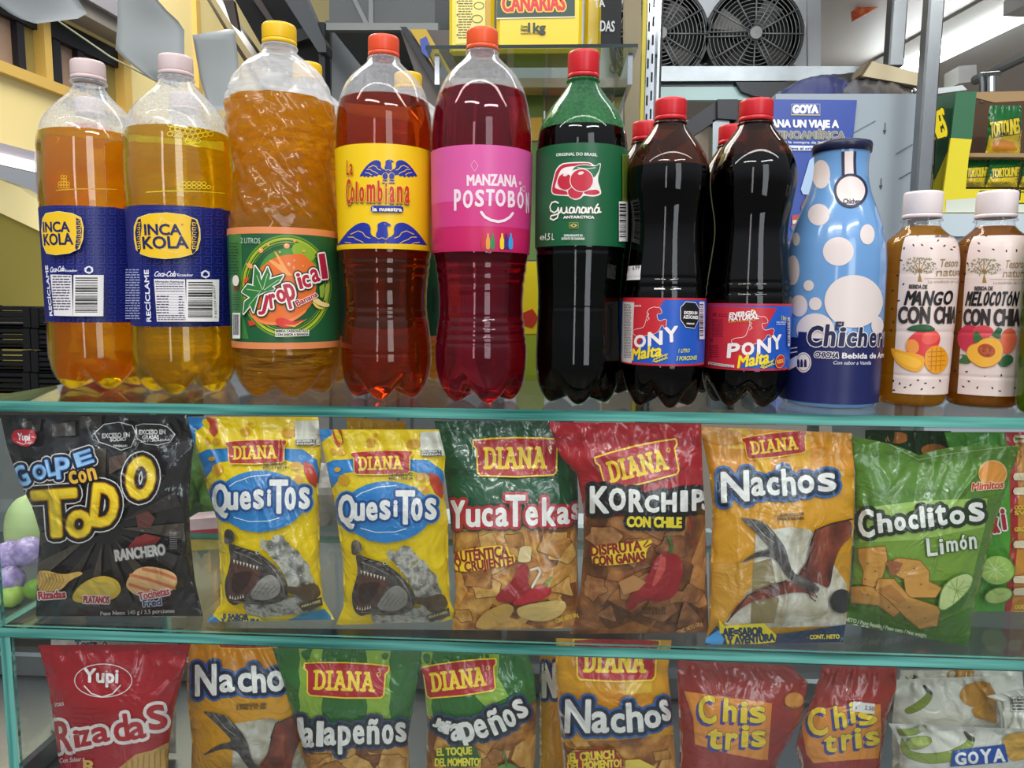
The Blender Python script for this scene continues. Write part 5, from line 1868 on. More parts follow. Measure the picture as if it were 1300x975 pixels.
# ------------------------------------------------------------------ snack bags
class Bag:
    """a pillow bag: outline read from left and right edges (zoom coordinates, top to bottom), standing on height zs.
    lean = distance of its top edge; the front bulges towards the viewer, the back away."""
    def __init__(s, label, group, zm, left, right, film, zs, top_y, bulge=0.026, seed=0, seal=0.05, base_y=None, wr=1.0, name='snack_bag', notch=None, bottom_seal=True, thick=0.5):
        z0 = np.array(zm[:2])
        s.zm = zm
        s.l = z0 + np.array(left, float) / zm[2]
        s.r = z0 + np.array(right, float) / zm[2]
        s.notch = notch
        mid = (s.l[-1] + s.r[-1]) / 2
        s.yb = float(atz(mid[0], mid[1], zs)[1]) if base_y is None else base_y
        if base_y is not None:
            ly, hy = 200.0, 2500.0
            for _ in range(40):
                my = (ly + hy) / 2
                if at(mid[0], my, base_y)[2] > zs:
                    ly = my
                else:
                    hy = my
            if min(s.l[-1, 1], s.r[-1, 1]) > ly - 40:
                s.l[-1, 1] = s.r[-1, 1] = ly
        else:
            s.yb = s.yb + bulge * 0.25
        s.yt = top_y
        s.bulge = bulge
        rnd = random.Random(seed)
        s.ph = [rnd.uniform(0, 6.28) for _ in range(8)]
        s.rid = []
        for i in range(int(26 * wr)):
            k = rnd.random()
            if k < 0.45:
                cu, cv_ = rnd.choice((-1, 1)) * rnd.uniform(0.55, 1.0), rnd.uniform(0.05, 0.95)
            elif k < 0.8:
                cu, cv_ = rnd.uniform(-1, 1), rnd.choice((rnd.uniform(0.04, 0.25), rnd.uniform(0.8, 0.97)))
            else:
                cu, cv_ = rnd.uniform(-0.8, 0.8), rnd.uniform(0.2, 0.8)
            s.rid.append((cu, cv_, rnd.uniform(-1.2, 1.2) + math.pi / 2 * rnd.choice((0, 1)), rnd.uniform(0.06, 0.2), rnd.uniform(0.02, 0.04), rnd.uniform(-0.0024, 0.0028)))
        s.wr = wr
        foot = at(mid[0], mid[1], s.yb)
        s.root = empty(name, (float(foot[0]), float(foot[1]), zs), label, 'snack bag', group)
        s.film = film
        nu, nv = 46, 70
        vs = np.concatenate([np.linspace(0, seal, 6), np.linspace(seal, 0.955, nv), np.linspace(0.955, 1, 5)[0:]])
        us = np.linspace(-1, 1, nu)

        def grid(v, back):
            U, Vv = np.meshgrid(us, v)
            px = s.fwd(U.ravel(), Vv.ravel())
            if back:
                p = at(px[:, 0], px[:, 1], s.base(Vv.ravel()) + s.b(U.ravel(), Vv.ravel()) * thick + 0.0004)
            else:
                p, _ = s.mp(px, 0.0)
            return p

        def strip(v, name, m):
            a, c = grid(v, False), grid(v, True)
            n = len(v)
            Fc = []
            for i in range(n - 1):
                for j in range(nu - 1):
                    Fc.append((i * nu + j, (i + 1) * nu + j, (i + 1) * nu + j + 1, i * nu + j + 1))
            off = len(a)
            Fb = [tuple(off + q for q in f[::-1]) for f in Fc]
            sd = []
            for i in range(n - 1):
                sd.append((i * nu, off + i * nu, off + (i + 1) * nu, (i + 1) * nu))
                sd.append((i * nu + nu - 1, (i + 1) * nu + nu - 1, off + (i + 1) * nu + nu - 1, off + i * nu + nu - 1))
            return mesh_obj(name, np.concatenate([a, c]), Fc + Fb + sd, m, s.root)
        s.pouch = strip(np.linspace(seal, 0.955, nv), 'pouch', film)
        strip(np.linspace(0, seal, 8), 'top_seal', film)
        if bottom_seal:
            strip(np.linspace(0.955, 1, 6), 'bottom_seal', film)
        s.art = Art(lambda q, o: s.mp(q, o), None, 1, -1, L=2.7, step=1.8e-4, kind='film', zm=zm)

    # outline in the picture plane
    def xl(s, v):
        return np.interp(v, (s.l[:, 1] - s.l[0, 1]) / (s.l[-1, 1] - s.l[0, 1]), s.l[:, 0])

    def xr(s, v):
        return np.interp(v, (s.r[:, 1] - s.r[0, 1]) / (s.r[-1, 1] - s.r[0, 1]), s.r[:, 0])

    def fwd(s, u, v):
        t = (u + 1) / 2
        yt = s.l[0, 1] * (1 - t) + s.r[0, 1] * t
        if s.notch:
            yt = yt + s.notch[2] * np.exp(-np.abs((t - s.notch[0]) / s.notch[1]))
        yb = s.l[-1, 1] * (1 - t) + s.r[-1, 1] * t
        return np.stack([s.xl(v) * (1 - t) + s.xr(v) * t, yt + v * (yb - yt)], 1)

    def inv(s, q):
        t = np.full(len(q), 0.5)
        for _ in range(4):
            yt = s.l[0, 1] * (1 - t) + s.r[0, 1] * t
            if s.notch:
                yt = yt + s.notch[2] * np.exp(-np.abs((t - s.notch[0]) / s.notch[1]))
            yb = s.l[-1, 1] * (1 - t) + s.r[-1, 1] * t
            v = np.clip((q[:, 1] - yt) / (yb - yt), 0, 1)
            t = np.clip((q[:, 0] - s.xl(v)) / (s.xr(v) - s.xl(v)), 0, 1)
        return 2 * t - 1, v

    def base(s, v):
        return s.yb + (s.yt - s.yb) * (1 - v)

    def b(s, u, v):
        sm = lambda x: np.clip(x, 0, 1) ** 2 * (3 - 2 * np.clip(x, 0, 1))
        g = sm((v - 0.03) / 0.42) ** 0.7 * sm((1.0 - v) / 0.20) ** 0.6
        return s.bulge * g * np.maximum(1 - np.abs(u) ** 2.2, 0) ** 0.62

    def w(s, u, v):
        au = np.abs(u)
        o = 0.0016 * np.cos(u * 17 + s.ph[0] + 3 * v) * np.exp(-np.maximum(v - 0.06, 0) / 0.10) * np.clip(v / 0.05, 0.15, 1)
        o = o + 0.0012 * np.cos(u * 29 + s.ph[1]) * np.exp(-np.maximum(v - 0.06, 0) / 0.05) * np.clip(v / 0.06, 0.1, 1)
        o = o + 0.0018 * np.cos(u * 14 + s.ph[2]) * np.exp(-(1 - v) / 0.06) * np.clip((1 - v) / 0.05, 0.3, 1)
        o = o + 0.0013 * np.cos(v * 31 + s.ph[3] + 2 * u) * np.exp(-(1 - au) / 0.14)
        o = o + 0.0010 * np.cos(v * 53 + s.ph[4]) * np.exp(-(1 - au) / 0.09)
        for cu, cv_, a, ln, wd, am in s.rid:
            dx, dy = (u - cu) * 0.75, v - cv_
            x = dx * math.cos(a) + dy * math.sin(a)
            y = -dx * math.sin(a) + dy * math.cos(a)
            o = o + am * np.exp(-(x / ln) ** 2 - (y / wd) ** 2)
        return o * s.wr

    def pos(s, q, off):
        u, v = s.inv(q)
        p2 = s.fwd(u, v)
        Y = s.base(v) - s.b(u, v) - s.w(u, v) - off
        return at(p2[:, 0], p2[:, 1], Y)

    def mp(s, q, off):
        q = np.asarray(q, float)
        p = s.pos(q, off)
        e = 1.2
        dx = s.pos(q + [e, 0], off) - s.pos(q - [e, 0], off)
        dy = s.pos(q + [0, e], off) - s.pos(q - [0, e], off)
        n = np.cross(dx, -dy)
        L = np.linalg.norm(n, axis=1)
        bad = L < 1e-9
        n[bad] = (0, -1, 0)
        L[bad] = 1
        n = n / L[:, None]
        n[n[:, 1] > 0] *= -1
        return p, n


RED, DY = '#b3202a', '#f2cf2c'


def diana(A, x0, y0, x1, y1, rot=0.0, clip=False):
    """the red sign with its slab-serif name"""
    cx, cy_, w, h = (x0 + x1) / 2, (y0 + y1) / 2, x1 - x0, y1 - y0
    r = math.radians(rot)
    f = lambda x, y: (cx + x * w * math.cos(r) - y * h * math.sin(r), cy_ + x * w * math.sin(r) + y * h * math.cos(r))
    sh = [(-0.5, -0.46), (-0.3, -0.5), (0, -0.52), (0.3, -0.5), (0.5, -0.46), (0.5, -0.34), (0.46, -0.24), (0.45, 0.40), (0.42, 0.48), (0, 0.52), (-0.42, 0.48), (-0.45, 0.40), (-0.46, -0.24), (-0.5, -0.34)]
    A.P([f(x, y) for x, y in sh], RED, w=h * 0.045, oc=DY)
    # letters: strokes in unit cells
    L = {'D': (0.74, [[(0.02, 0), (0.36, 0)], [(0.02, 1), (0.36, 1)], [(0.14, 0), (0.14, 1)], [(0.36, 1), (0.56, 0.88), (0.64, 0.65), (0.64, 0.35), (0.56, 0.12), (0.36, 0)]]),
         'I': (0.40, [[(0.02, 0), (0.34, 0)], [(0.02, 1), (0.34, 1)], [(0.18, 0), (0.18, 1)]]),
         'A': (0.84, [[(0.12, 0), (0.42, 1), (0.70, 0)], [(0.22, 0.34), (0.60, 0.34)], [(0, 0), (0.24, 0)], [(0.57, 0), (0.82, 0)], [(0.24, 1), (0.44, 1)]]),
         'N': (0.84, [[(0.14, 0), (0.14, 1), (0.68, 0), (0.68, 1)], [(0, 0), (0.28, 0)], [(0, 1), (0.16, 1)], [(0.54, 1), (0.82, 1)]])}
    tot = sum(L[c][0] for c in 'DIANA') + 0.06 * 4
    sx, x = 0.72 / tot, -0.38
    ls = []
    for c in 'DIANA':
        for st in L[c][1]:
            ls.append([f(x + px * sx, 0.28 - py * 0.52) for px, py in st])
        x += (L[c][0] + 0.06) * sx
    A.SM(ls, h * 0.095, DY)
    A.E(*f(0.39, -0.22), h * 0.05, h * 0.06, None, w=h * 0.01, oc=DY, n=14)


chips = noise_mat('printed_corn_chips', ['#7a4416', '#b8772f', '#d9a452', '#c08438'], scale=45, detail=8, vor=38, rough=0.33)
chips2 = noise_mat('printed_dark_chips', ['#5e3418', '#96592c', '#b97c42'], scale=55, detail=8, vor=30, rough=0.33)
CHIP = [noise_mat('printed_chip_%d' % i, c, scale=70 + 9 * i, detail=9, rough=0.33) for i, c in enumerate((['#9a6426', '#c08a3e', '#d8ab62'], ['#8f5a20', '#b87c34', '#c99848'], ['#b08034', '#cf9c50', '#e0b870'], ['#84521e', '#a86c2c', '#bd8640']))]
CHIPD = [noise_mat('printed_dark_chip_%d' % i, c, scale=80 + 9 * i, detail=9, rough=0.33) for i, c in enumerate((['#7a4826', '#a0663a', '#b98250'], ['#6a3c20', '#8c5430', '#a67044'], ['#8a5830', '#b07848', '#c8965e']))]
spray = noise_mat('printed_spray', ['#4e4a40', '#8a867c', '#b9b6ac', '#8c8458'], scale=120, detail=8, rough=0.35)
hide = noise_mat('printed_hide', ['#2c2826', '#4c4642', '#7a726a'], scale=90, detail=7, rough=0.35, distort=1.0)
cloud = noise_mat('printed_cloud', ['#8f8568', '#b9b09a', '#d6d0c2', '#a8925a'], scale=40, detail=6, rough=0.35)
wing = noise_mat('printed_wing', ['#3a1a10', '#7a3420', '#a85434'], scale=50, detail=5, rough=0.35, stretch=(1, 1, 0.4))

MID = SH2
# ---------- black bag with three chip pictures
G = Bag('black crinkled snack bag with yellow and blue bouncing letters, beside the glass side', None, (0, 510, 3.25),
        [(0, 55), (30, 190), (75, 320), (135, 440), (165, 540), (155, 690), (148, 885)], [(770, 55), (800, 170), (780, 380), (785, 560), (805, 740), (838, 885)],
        mat('film_black', '#1f1c1d', rough=0.22, bump=FILM, coat=0.7, spec=0.6), MID, 0.019, bulge=0.020, seed=3, wr=1.5)
A = G.art
g = A.sub()
for i, a in enumerate(np.arange(-2.9, 3.2, 0.42)):
    r0, r1 = 70, 330
    c = (430, 520)
    g.P([(c[0] + r0 * math.cos(a), c[1] + r0 * math.sin(a)), (c[0] + r1 * math.cos(a - 0.1), c[1] + r1 * math.sin(a - 0.1)), (c[0] + r1 * math.cos(a + 0.1), c[1] + r1 * math.sin(a + 0.1))], '#4d4239' if i % 2 else '#39332f')
g.P([(90, 85), (170, 70), (165, 120), (95, 135)], '#38312d')
g.P([(215, 95), (310, 80), (312, 140), (215, 145)], '#433a34')
g.P([(330, 60), (420, 55), (420, 110), (330, 110)], '#3a332f')
g.P([(450, 230), (520, 215), (525, 260), (450, 300)], '#5a4338')
g.P([(520, 610), (560, 560), (600, 545), (665, 560), (640, 590), (560, 615)], '#8a2f2c')
g.P([(560, 470), (610, 450), (640, 480), (620, 520), (570, 520)], '#6a3a34')
g.build('sunburst', G.root)
o_ = A.sub()
o_.P([(392, 130), (430, 95), (490, 86), (545, 100), (560, 135), (540, 185), (500, 198), (450, 178), (410, 165)], '#171515', w=3.2, oc='#d8d4d0')
o_.P([(562, 100), (590, 93), (660, 95), (690, 105), (720, 135), (700, 165), (650, 178), (600, 172), (566, 150)], '#171515', w=3.2, oc='#d8d4d0')
o_.T('EXCESO EN', 422, 150, 535, 145, 18, '#d8d4d0', bold=1)
o_.T('SODIO', 455, 164, 520, 160, 14, '#d8d4d0', bold=1)
o_.T('MINSALUD', 468, 186, 525, 186, 8, '#d8d4d0', bold=0.5)
o_.T('EXCESO EN', 575, 135, 682, 133, 18, '#d8d4d0', bold=1)
o_.T('GRASAS', 588, 155, 655, 153, 16, '#d8d4d0', bold=1)
o_.T('SATURADAS', 580, 168, 700, 160, 8, '#d8d4d0', bold=0.5)
o_.build('warning_mark', G.root)
l_ = A.sub()
l_.P([(46, 140), (60, 118), (100, 112), (140, 118), (152, 145), (138, 172), (110, 185), (85, 182), (55, 165)], '#c01f30')
l_.T('Yupi', 72, 158, 122, 160, 28, '#eee0e0', bold=1.2)
l_.S([(70, 165), (95, 176), (130, 168)], 2.5, '#eee0e0')
l_.build('brand_logo', G.root)
n_ = A.sub()
lo = [('T', 125, 362, 330, 560, -4), ('O', 270, 448, 382, 562, 8), ('D', 372, 338, 492, 518, 6), ('O', 515, 225, 645, 405, 6)]
n_.LB(lo, '#e8c21c', bold=9, outline=[(24, '#d8d4d0'), (19, '#171415')])
n_.LB(lo, '#e8c21c', bold=8, outline=[(5, '#b07a14')])
n_.LB(lo, '#f0d030', bold=2)
lo = [('G', 58, 262, 118, 352, -25), ('O', 132, 258, 192, 322, -15), ('L', 190, 236, 228, 308, -14), ('P', 226, 228, 292, 318, -6), ('E', 305, 202, 386, 262, -18)]
n_.LB(lo, '#6fa8dc', bold=7, outline=[(17, '#d8d4d0'), (12, '#141a2c')])
n_.LB(lo, '#6fa8dc', bold=6, outline=[(3, '#1f4f94')])
n_.LB(lo, '#9fcaf0', bold=1)
lo = [('c', 282, 285, 320, 340, -12), ('o', 322, 285, 358, 335, -12), ('n', 360, 272, 398, 325, -14)]
n_.LB(lo, '#e0ad3c', bold=5, outline=[(8, '#141214')])
n_.build('product_name', G.root)
n_ = A.sub()
n_.T('RANCHERO', 478, 656, 682, 630, 42, '#b9b4ae', bold=2.5, outline=[(4, '#4a4644')])
n_.build('flavour_name', G.root)
i_ = A.sub(soft=True)
i_.P([(152, 700), (190, 695), (260, 715), (330, 698), (345, 712), (290, 735), (250, 780), (200, 785), (155, 780)], '#d8ad58')
i_.SM([[(155 + k * 14, 703 + k), (165 + k * 14, 740), (150 + k * 12, 780)] for k in range(8)], 3, '#a87a30')
i_.P([(296, 805), (320, 765), (370, 730), (430, 716), (485, 735), (503, 775), (480, 810), (420, 830), (350, 832), (305, 825)], '#d9b43a')
i_.E(400, 775, 80, 38, '#e0c04e', rot=-8)
i_.P([(520, 740), (560, 690), (610, 678), (680, 690), (725, 710), (735, 750), (700, 790), (620, 812), (560, 800), (522, 770)], '#e0b078')
i_.SM([[(540, 715), (620, 735), (720, 770)], [(535, 755), (600, 775), (690, 790)], [(590, 690), (660, 705), (725, 730)]], 13, '#c8744a')
i_.T('Rizadas', 160, 815, 270, 808, 30, '#b52032', bold=2, outline=[(4, '#e8dcd4')])
i_.T('PLATANOS', 345, 830, 450, 832, 28, '#b52032', bold=1.5, outline=[(4, '#e8dcd4')])
i_.T('Tocinetas', 575, 820, 700, 795, 32, '#c83040', bold=1.2, outline=[(4, '#e8dcd4')])
i_.T('Fred', 592, 845, 665, 838, 26, '#2a3a7a', bold=1.5, outline=[(3, '#d8d4d0')])
i_.T('Peso Neto: 140 g / 3.5 porciones', 415, 882, 720, 870, 16, '#c8c2bc', bold=0.4)
i_.lines(700, 540, 730, 9, 8, 3, '#8a8480', seed=3)
i_.build('chip_pictures', G.root)

# ---------- two yellow cheese snack bags
BLU = '#2a7fc4'


def quesitos(label, left, right, tf, seed, top_y, cut):
    zm = (230, 520, 3.362)
    Bq = Bag(label, 'yellow cheese snack bags', zm, left, right, mat('film_yellow', '#ecc90f', rough=0.22, bump=FILM, coat=0.55), MID, top_y, bulge=0.027, seed=seed, wr=1.15)
    A = Bq.art
    f = lambda pts: [tf(*p) for p in pts]
    E = lambda x, y, rx, ry, c, **k: g.E(*tf(x, y), rx, ry, c, **k)
    g = A.sub()
    g.P(f([(5, 30), (120, 32), (110, 60), (60, 95), (62, 160), (30, 120)]), BLU)
    g.P(f([(70, 190), (110, 170), (200, 165), (420, 165), (520, 170), (580, 215), (600, 330), (560, 290), (520, 235), (445, 215), (230, 215), (160, 225), (105, 290), (90, 280), (85, 230)]), BLU)
    g.P(f([(105, 30), (150, 38), (158, 95), (140, 118), (120, 95), (112, 50)]), '#c8452a')
    g.P(f([(520, 220), (560, 235), (585, 290), (575, 335), (545, 310), (525, 270)]), '#c8452a')
    g.P(f([(84, 272), (100, 275), (112, 330), (95, 320)]), '#c8452a')
    for x, y, rx, ry in ((274, 95, 22, 20), (457, 100, 32, 20), (150, 135, 17, 15), (295, 62, 10, 8), (155, 255, 24, 24), (500, 300, 20, 24), (490, 240, 25, 18), (112, 132, 12, 14), (130, 210, 14, 10)):
        g.E(*tf(x, y), rx, ry, '#dba01c')
    g.P(f([(485, 48), (598, 45), (600, 150), (488, 154)]), '#d8d4c4')
    g.P(f([(488, 128), (576, 126), (576, 152), (489, 154)]), '#55504a')
    g.T('ESCANEA Y', *tf(494, 138), *tf(572, 136), 8, '#e8e4d8', bold=0.5)
    g.T('PARTICIPA', *tf(494, 150), *tf(572, 149), 8, '#e8e4d8', bold=0.5)
    g.build('printed_pattern', Bq.root)
    l_ = A.sub()
    a, b_ = tf(192, 132), tf(448, 228)
    diana(l_, a[0], a[1], b_[0], b_[1], rot=-1.5)
    l_.build('brand_logo', Bq.root)
    n_ = A.sub()
    n_.E(*tf(338, 390), 190, 130, BLU)
    n_.P(f([(240, 485), (440, 480), (420, 508), (330, 524), (250, 512)]), BLU)
    n_.S(f([(175, 350), (230, 310), (300, 285), (380, 278)]), 4, '#dfeaf2')
    n_.S(f([(225, 460), (290, 478), (370, 476), (420, 462)]), 3.5, '#dfeaf2')
    lo = [('Q', 128, 315, 205, 465), ('u', 190, 352, 245, 430), ('e', 248, 348, 300, 428), ('s', 305, 340, 355, 425), ('i', 366, 340, 384, 412), ('T', 374, 298, 460, 445), ('o', 440, 330, 492, 430), ('s', 500, 330, 552, 425)]
    lo = [(c,) + tf(x0, y0) + tf(x1, y1) for c, x0, y0, x1, y1 in lo]
    n_.LB(lo, '#efebe6', bold=7, outline=[(16, BLU), (11, '#174a8a')])
    n_.T('V.31/01/26 L.222', *tf(350, 240), *tf(450, 236), 13, '#3a3010', bold=0.6)
    n_.T('M37-1 14:0 24', *tf(350, 256), *tf(450, 253), 12, '#3a3010', bold=0.6)
    n_.build('product_name', Bq.root)
    i_ = A.sub(soft=True)
    i_.P(f([(330, 575), (345, 555), (375, 562), (395, 545), (425, 562), (455, 560), (470, 590), (500, 600), (520, 640), (548, 660), (552, 700), (575, 740), (560, 790), (520, 800), (470, 800), (440, 700), (380, 620)]), spray)
    i_.EM([tf(340 + 210 * a, 545 + 200 * b) + (3 + 3 * c, 3 + 2 * c, 0) for a, b, c in np.random.default_rng(5).random((70, 3)) if b > a * 0.6 - 0.1], '#b9b6ac')
    i_.P(f([(260, 830), (330, 815), (470, 800), (570, 790), (605, 830), (560, 862), (440, 880), (340, 890), (280, 870)]), spray)
    i_.P(f([(182, 530), (192, 510), (212, 512), (228, 530), (228, 565), (185, 580)]), hide)
    i_.P(f([(388, 545), (410, 533), (438, 540), (450, 570), (400, 575)]), spray)
    i_.P(f([(200, 575), (215, 572), (260, 590), (320, 605), (370, 640), (415, 680), (445, 730), (460, 780), (440, 815), (380, 833), (300, 832), (255, 825), (225, 838), (200, 820), (188, 790), (185, 740), (200, 690), (212, 640)]), hide)
    i_.P(f([(218, 645), (280, 668), (345, 680), (330, 725), (300, 770), (262, 812), (232, 828), (205, 812), (198, 780), (205, 720), (212, 680)]), '#5a3a32')
    i_.P(f([(215, 700), (260, 690), (310, 690), (290, 740), (250, 790), (215, 780)]), '#3a2420')
    i_.P(f([(340, 720), (385, 700), (425, 740), (420, 790), (370, 815), (310, 812), (290, 790)]), '#98928a')
    i_.SM([f([(300 + k * 22, 800 - k * 4), (345 + k * 18, 735 + k * 6)]) for k in range(5)], 2.5, '#6e6862')
    i_.PM([f([(222 + k * 14, 640 + k * 4), (230 + k * 14, 642 + k * 4), (225 + k * 14, 658 + k * 4)]) for k in range(8)], '#e0d8c4')
    i_.PM([f([(205 + k * 11, 812 - abs(k - 2) * 3), (213 + k * 11, 812 - abs(k - 2) * 3), (209 + k * 11, 796 - abs(k - 2) * 3)]) for k in range(6)], '#e0d8c4')
    i_.SM([f([(235, 590), (300, 612), (355, 645), (405, 690)]), f([(225, 605), (290, 630), (345, 660)]), f([(400, 690), (432, 740), (440, 790)]), f([(380, 665), (420, 715)]), f([(225, 820), (280, 822), (340, 826)])], 3, '#8f867c')
    i_.SM([f([(240, 600), (262, 594)]), f([(270, 608), (296, 604)]), f([(310, 622), (330, 632)]), f([(345, 640), (372, 664)])], 5, '#1d1a18')
    i_.E(*tf(326, 610), 8, 7, '#c8c0a8')
    i_.E(*tf(327, 610), 4, 4, '#14110f')
    i_.P(f([(450, 752), (500, 760), (560, 738), (585, 750), (600, 790), (560, 815), (520, 822), (495, 790), (450, 782)]), '#5a4630')
    i_.P(f([(500, 835), (600, 800), (605, 835), (520, 862)]), '#4a3c28')
    i_.build('sea_creature_picture', Bq.root)
    s_ = A.sub()
    s_.P(f([(120, 880), (200, 868), (330, 885), (352, 905), (120, 905)]), '#f0d820')
    s_.P(f([(60, 880), (130, 872), (170, 905), (60, 905)]), BLU)
    s_.P(f([(440, 905), (520, 870), (610, 850), (640, 880), (640, 905)]), '#2a7090')
    s_.T('E SABOR', *tf(180, 890), *tf(285, 893), 18, '#1f3a6a', bold=1.4)
    s_.T('Y AVENTURA', *tf(170, 906), *tf(335, 908), 14, '#1f3a6a', bold=1.4)
    s_.T('SABOR A CHEESE', *tf(515, 845), *tf(595, 822), 10, '#d8c890', bold=0.4)
    s_.build('bottom_strip', Bq.root)
    return Bq


quesitos('yellow cheese snack bag with blue oval, standing against the black bag', [(8, 30), (70, 180), (110, 330), (155, 480), (165, 640), (168, 830), (108, 906)], [(585, 30), (600, 200), (585, 330), (590, 480), (590, 640), (606, 810), (655, 896)], lambda x, y: (x, y), 11, 0.07, 0)
quesitos('yellow cheese snack bag with blue oval, next to the green-topped bag', [(588, 85), (620, 240), (650, 380), (672, 520), (690, 640), (694, 840), (660, 920)], [(1100, 85), (1128, 200), (1118, 330), (1140, 480), (1140, 640), (1148, 810), (1180, 902)],
         lambda x, y: (x + 533 + (10 if y > 560 else 10 * y / 560), y + 46), 12, 0.045, 0)

# ---------- green-topped yuca chips
Yk = Bag('snack bag with dark green top and oil jar picture over brown chips', None, (550, 520, 3.145), [(5, 45), (45, 250), (65, 400), (80, 560), (90, 720), (75, 880)], [(560, 45), (575, 250), (580, 400), (575, 560), (580, 720), (582, 872)],
         mat('film_dark_green', '#1d5230', rough=0.22, bump=FILM, coat=0.55), MID, 0.085, bulge=0.020, seed=21)
A = Yk.art
g = A.sub()
g.P([(60, 480), (590, 455), (600, 900), (60, 900)], chips)
g.chip_pile((90, 490, 570, 860), 16, 70, CHIP, seed=4)
g.build('chip_print', Yk.root)
l_ = A.sub()
diana(l_, 163, 118, 505, 262, rot=-0.5)
l_.build('brand_logo', Yk.root)
n_ = A.sub()
lo = [('Y', 66, 362, 130, 475), ('u', 128, 396, 190, 470), ('c', 192, 392, 240, 468), ('a', 246, 390, 302, 468), ('T', 284, 340, 372, 468), ('e', 366, 386, 420, 464), ('k', 432, 350, 492, 466), ('a', 492, 388, 548, 458), ('s', 550, 375, 590, 440)]
n_.LB(lo, '#f1ece6', bold=6, outline=[(17, '#14401f'), (12, '#b3202a')])
n_.build('product_name', Yk.root)
i_ = A.sub(soft=True)
i_.P([(80, 565), (295, 535), (305, 580), (325, 580), (328, 620), (90, 655), (82, 610)], '#f2cf2c')
i_.T('AUTÉNTICA', 84, 612, 300, 585, 42, '#8f1a1c', bold=2.2)
i_.T('Y CRUJIENTE!', 92, 650, 322, 622, 36, '#8f1a1c', bold=1.8)
i_.build('slogan', Yk.root)
i_ = A.sub(soft=True)
i_.P([(335, 615), (385, 618), (378, 690), (395, 740), (370, 765), (300, 772), (248, 765), (255, 735), (300, 700), (330, 660)], '#9c1f22')
i_.P([(348, 545), (395, 545), (390, 580), (388, 610), (335, 610), (342, 578)], '#d8c08a')
i_.S([(390, 640), (420, 632), (428, 650), (405, 690), (395, 710)], 9, '#d8cfc0')
i_.P([(310, 775), (360, 740), (410, 705), (440, 700), (475, 715), (470, 740), (420, 765), (340, 785)], '#b5202a')
i_.S([(450, 705), (460, 690), (472, 672)], 8, '#4a8a34')
i_.P([(330, 785), (520, 755), (535, 790), (500, 830), (430, 850), (340, 830)], '#d8b46a')
i_.P([(160, 870), (200, 810), (290, 770), (328, 790), (300, 840), (220, 880)], '#c89a4a')
i_.T('CONT. NETO 130 g', 492, 852, 580, 825, 16, '#e8c040', bold=0.6)
i_.T('V.30/01/26 L.223', 58, 246, 148, 243, 10, '#102a18', bold=0.4)
i_.T('M38-2 07:14', 58, 261, 148, 259, 10, '#102a18', bold=0.4)
i_.build('oil_jar_picture', Yk.root)

# ---------- red chilli corn chips
K = Bag('red snack bag tilted to one side with chilli pepper picture and white letters', None, (550, 520, 3.145), [(458, 50), (510, 190), (575, 260), (600, 400), (600, 560), (588, 720), (548, 895)], [(1070, 55), (1075, 250), (1085, 400), (1090, 560), (1095, 720), (1100, 890)],
        mat('film_red', '#a8161f', rough=0.22, bump=FILM, coat=0.55), MID, 0.035, bulge=0.026, seed=33)
A = K.art
g = A.sub()
g.P([(540, 440), (640, 430), (1110, 415), (1120, 910), (530, 910)], chips2)
g.chip_pile((610, 470, 1080, 870), 18, 75, CHIPD, seed=9, edge='#4a2814')
g.build('chip_print', K.root)
l_ = A.sub()
diana(l_, 658, 150, 985, 290, rot=-13)
l_.build('brand_logo', K.root)
n_ = A.sub()
lo = [('K', 622, 305, 705, 415), ('O', 698, 312, 772, 405), ('R', 778, 318, 842, 410), ('C', 842, 340, 905, 412), ('H', 908, 330, 975, 410), ('I', 985, 322, 1018, 408), ('P', 1030, 318, 1085, 405), ('S', 1070, 325, 1108, 402)]
n_.LB(lo, '#efebe4', bold=7, outline=[(19, '#141212')])
n_.T('CON CHILE', 775, 466, 990, 470, 38, '#f0d832', bold=3, outline=[(14, '#141212')])
n_.build('product_name', K.root)
i_ = A.sub(soft=True)
i_.P([(625, 545), (830, 525), (870, 515), (875, 535), (850, 560), (850, 608), (640, 628), (632, 590)], '#f2cf2c')
i_.T('DISFRUTA', 632, 584, 832, 560, 38, '#8f1a1c', bold=2.2)
i_.T('CON GANAS', 640, 624, 846, 604, 36, '#8f1a1c', bold=2.2)
i_.SM([[(840, 545), (858, 522)], [(846, 550), (872, 535)]], 5, '#8f1a1c')
i_.build('slogan', K.root)
i_ = A.sub(soft=True)
i_.P([(900, 578), (940, 568), (985, 585), (1000, 630), (985, 700), (960, 750), (900, 770), (850, 760), (825, 775), (790, 805), (768, 800), (780, 750), (830, 700), (868, 650), (880, 605)], '#96191f')
i_.P([(905, 590), (930, 585), (928, 640), (890, 700), (870, 710), (890, 650)], '#c04a42')
i_.S([(948, 570), (955, 545), (938, 505)], 11, '#3a6a2c')
i_.P([(740, 690), (800, 660), (850, 690), (820, 720), (760, 740)], '#b5804a')
i_.T('V.30/01/26 L.223', 835, 803, 928, 800, 12, '#2a1a10', bold=0.5)
i_.T('M37-2 07:52', 835, 820, 928, 816, 12, '#2a1a10', bold=0.5)
i_.T('CONT. NETO 130 g', 975, 900, 1075, 860, 16, '#e8a040', bold=0.6)
i_.build('chilli_picture', K.root)


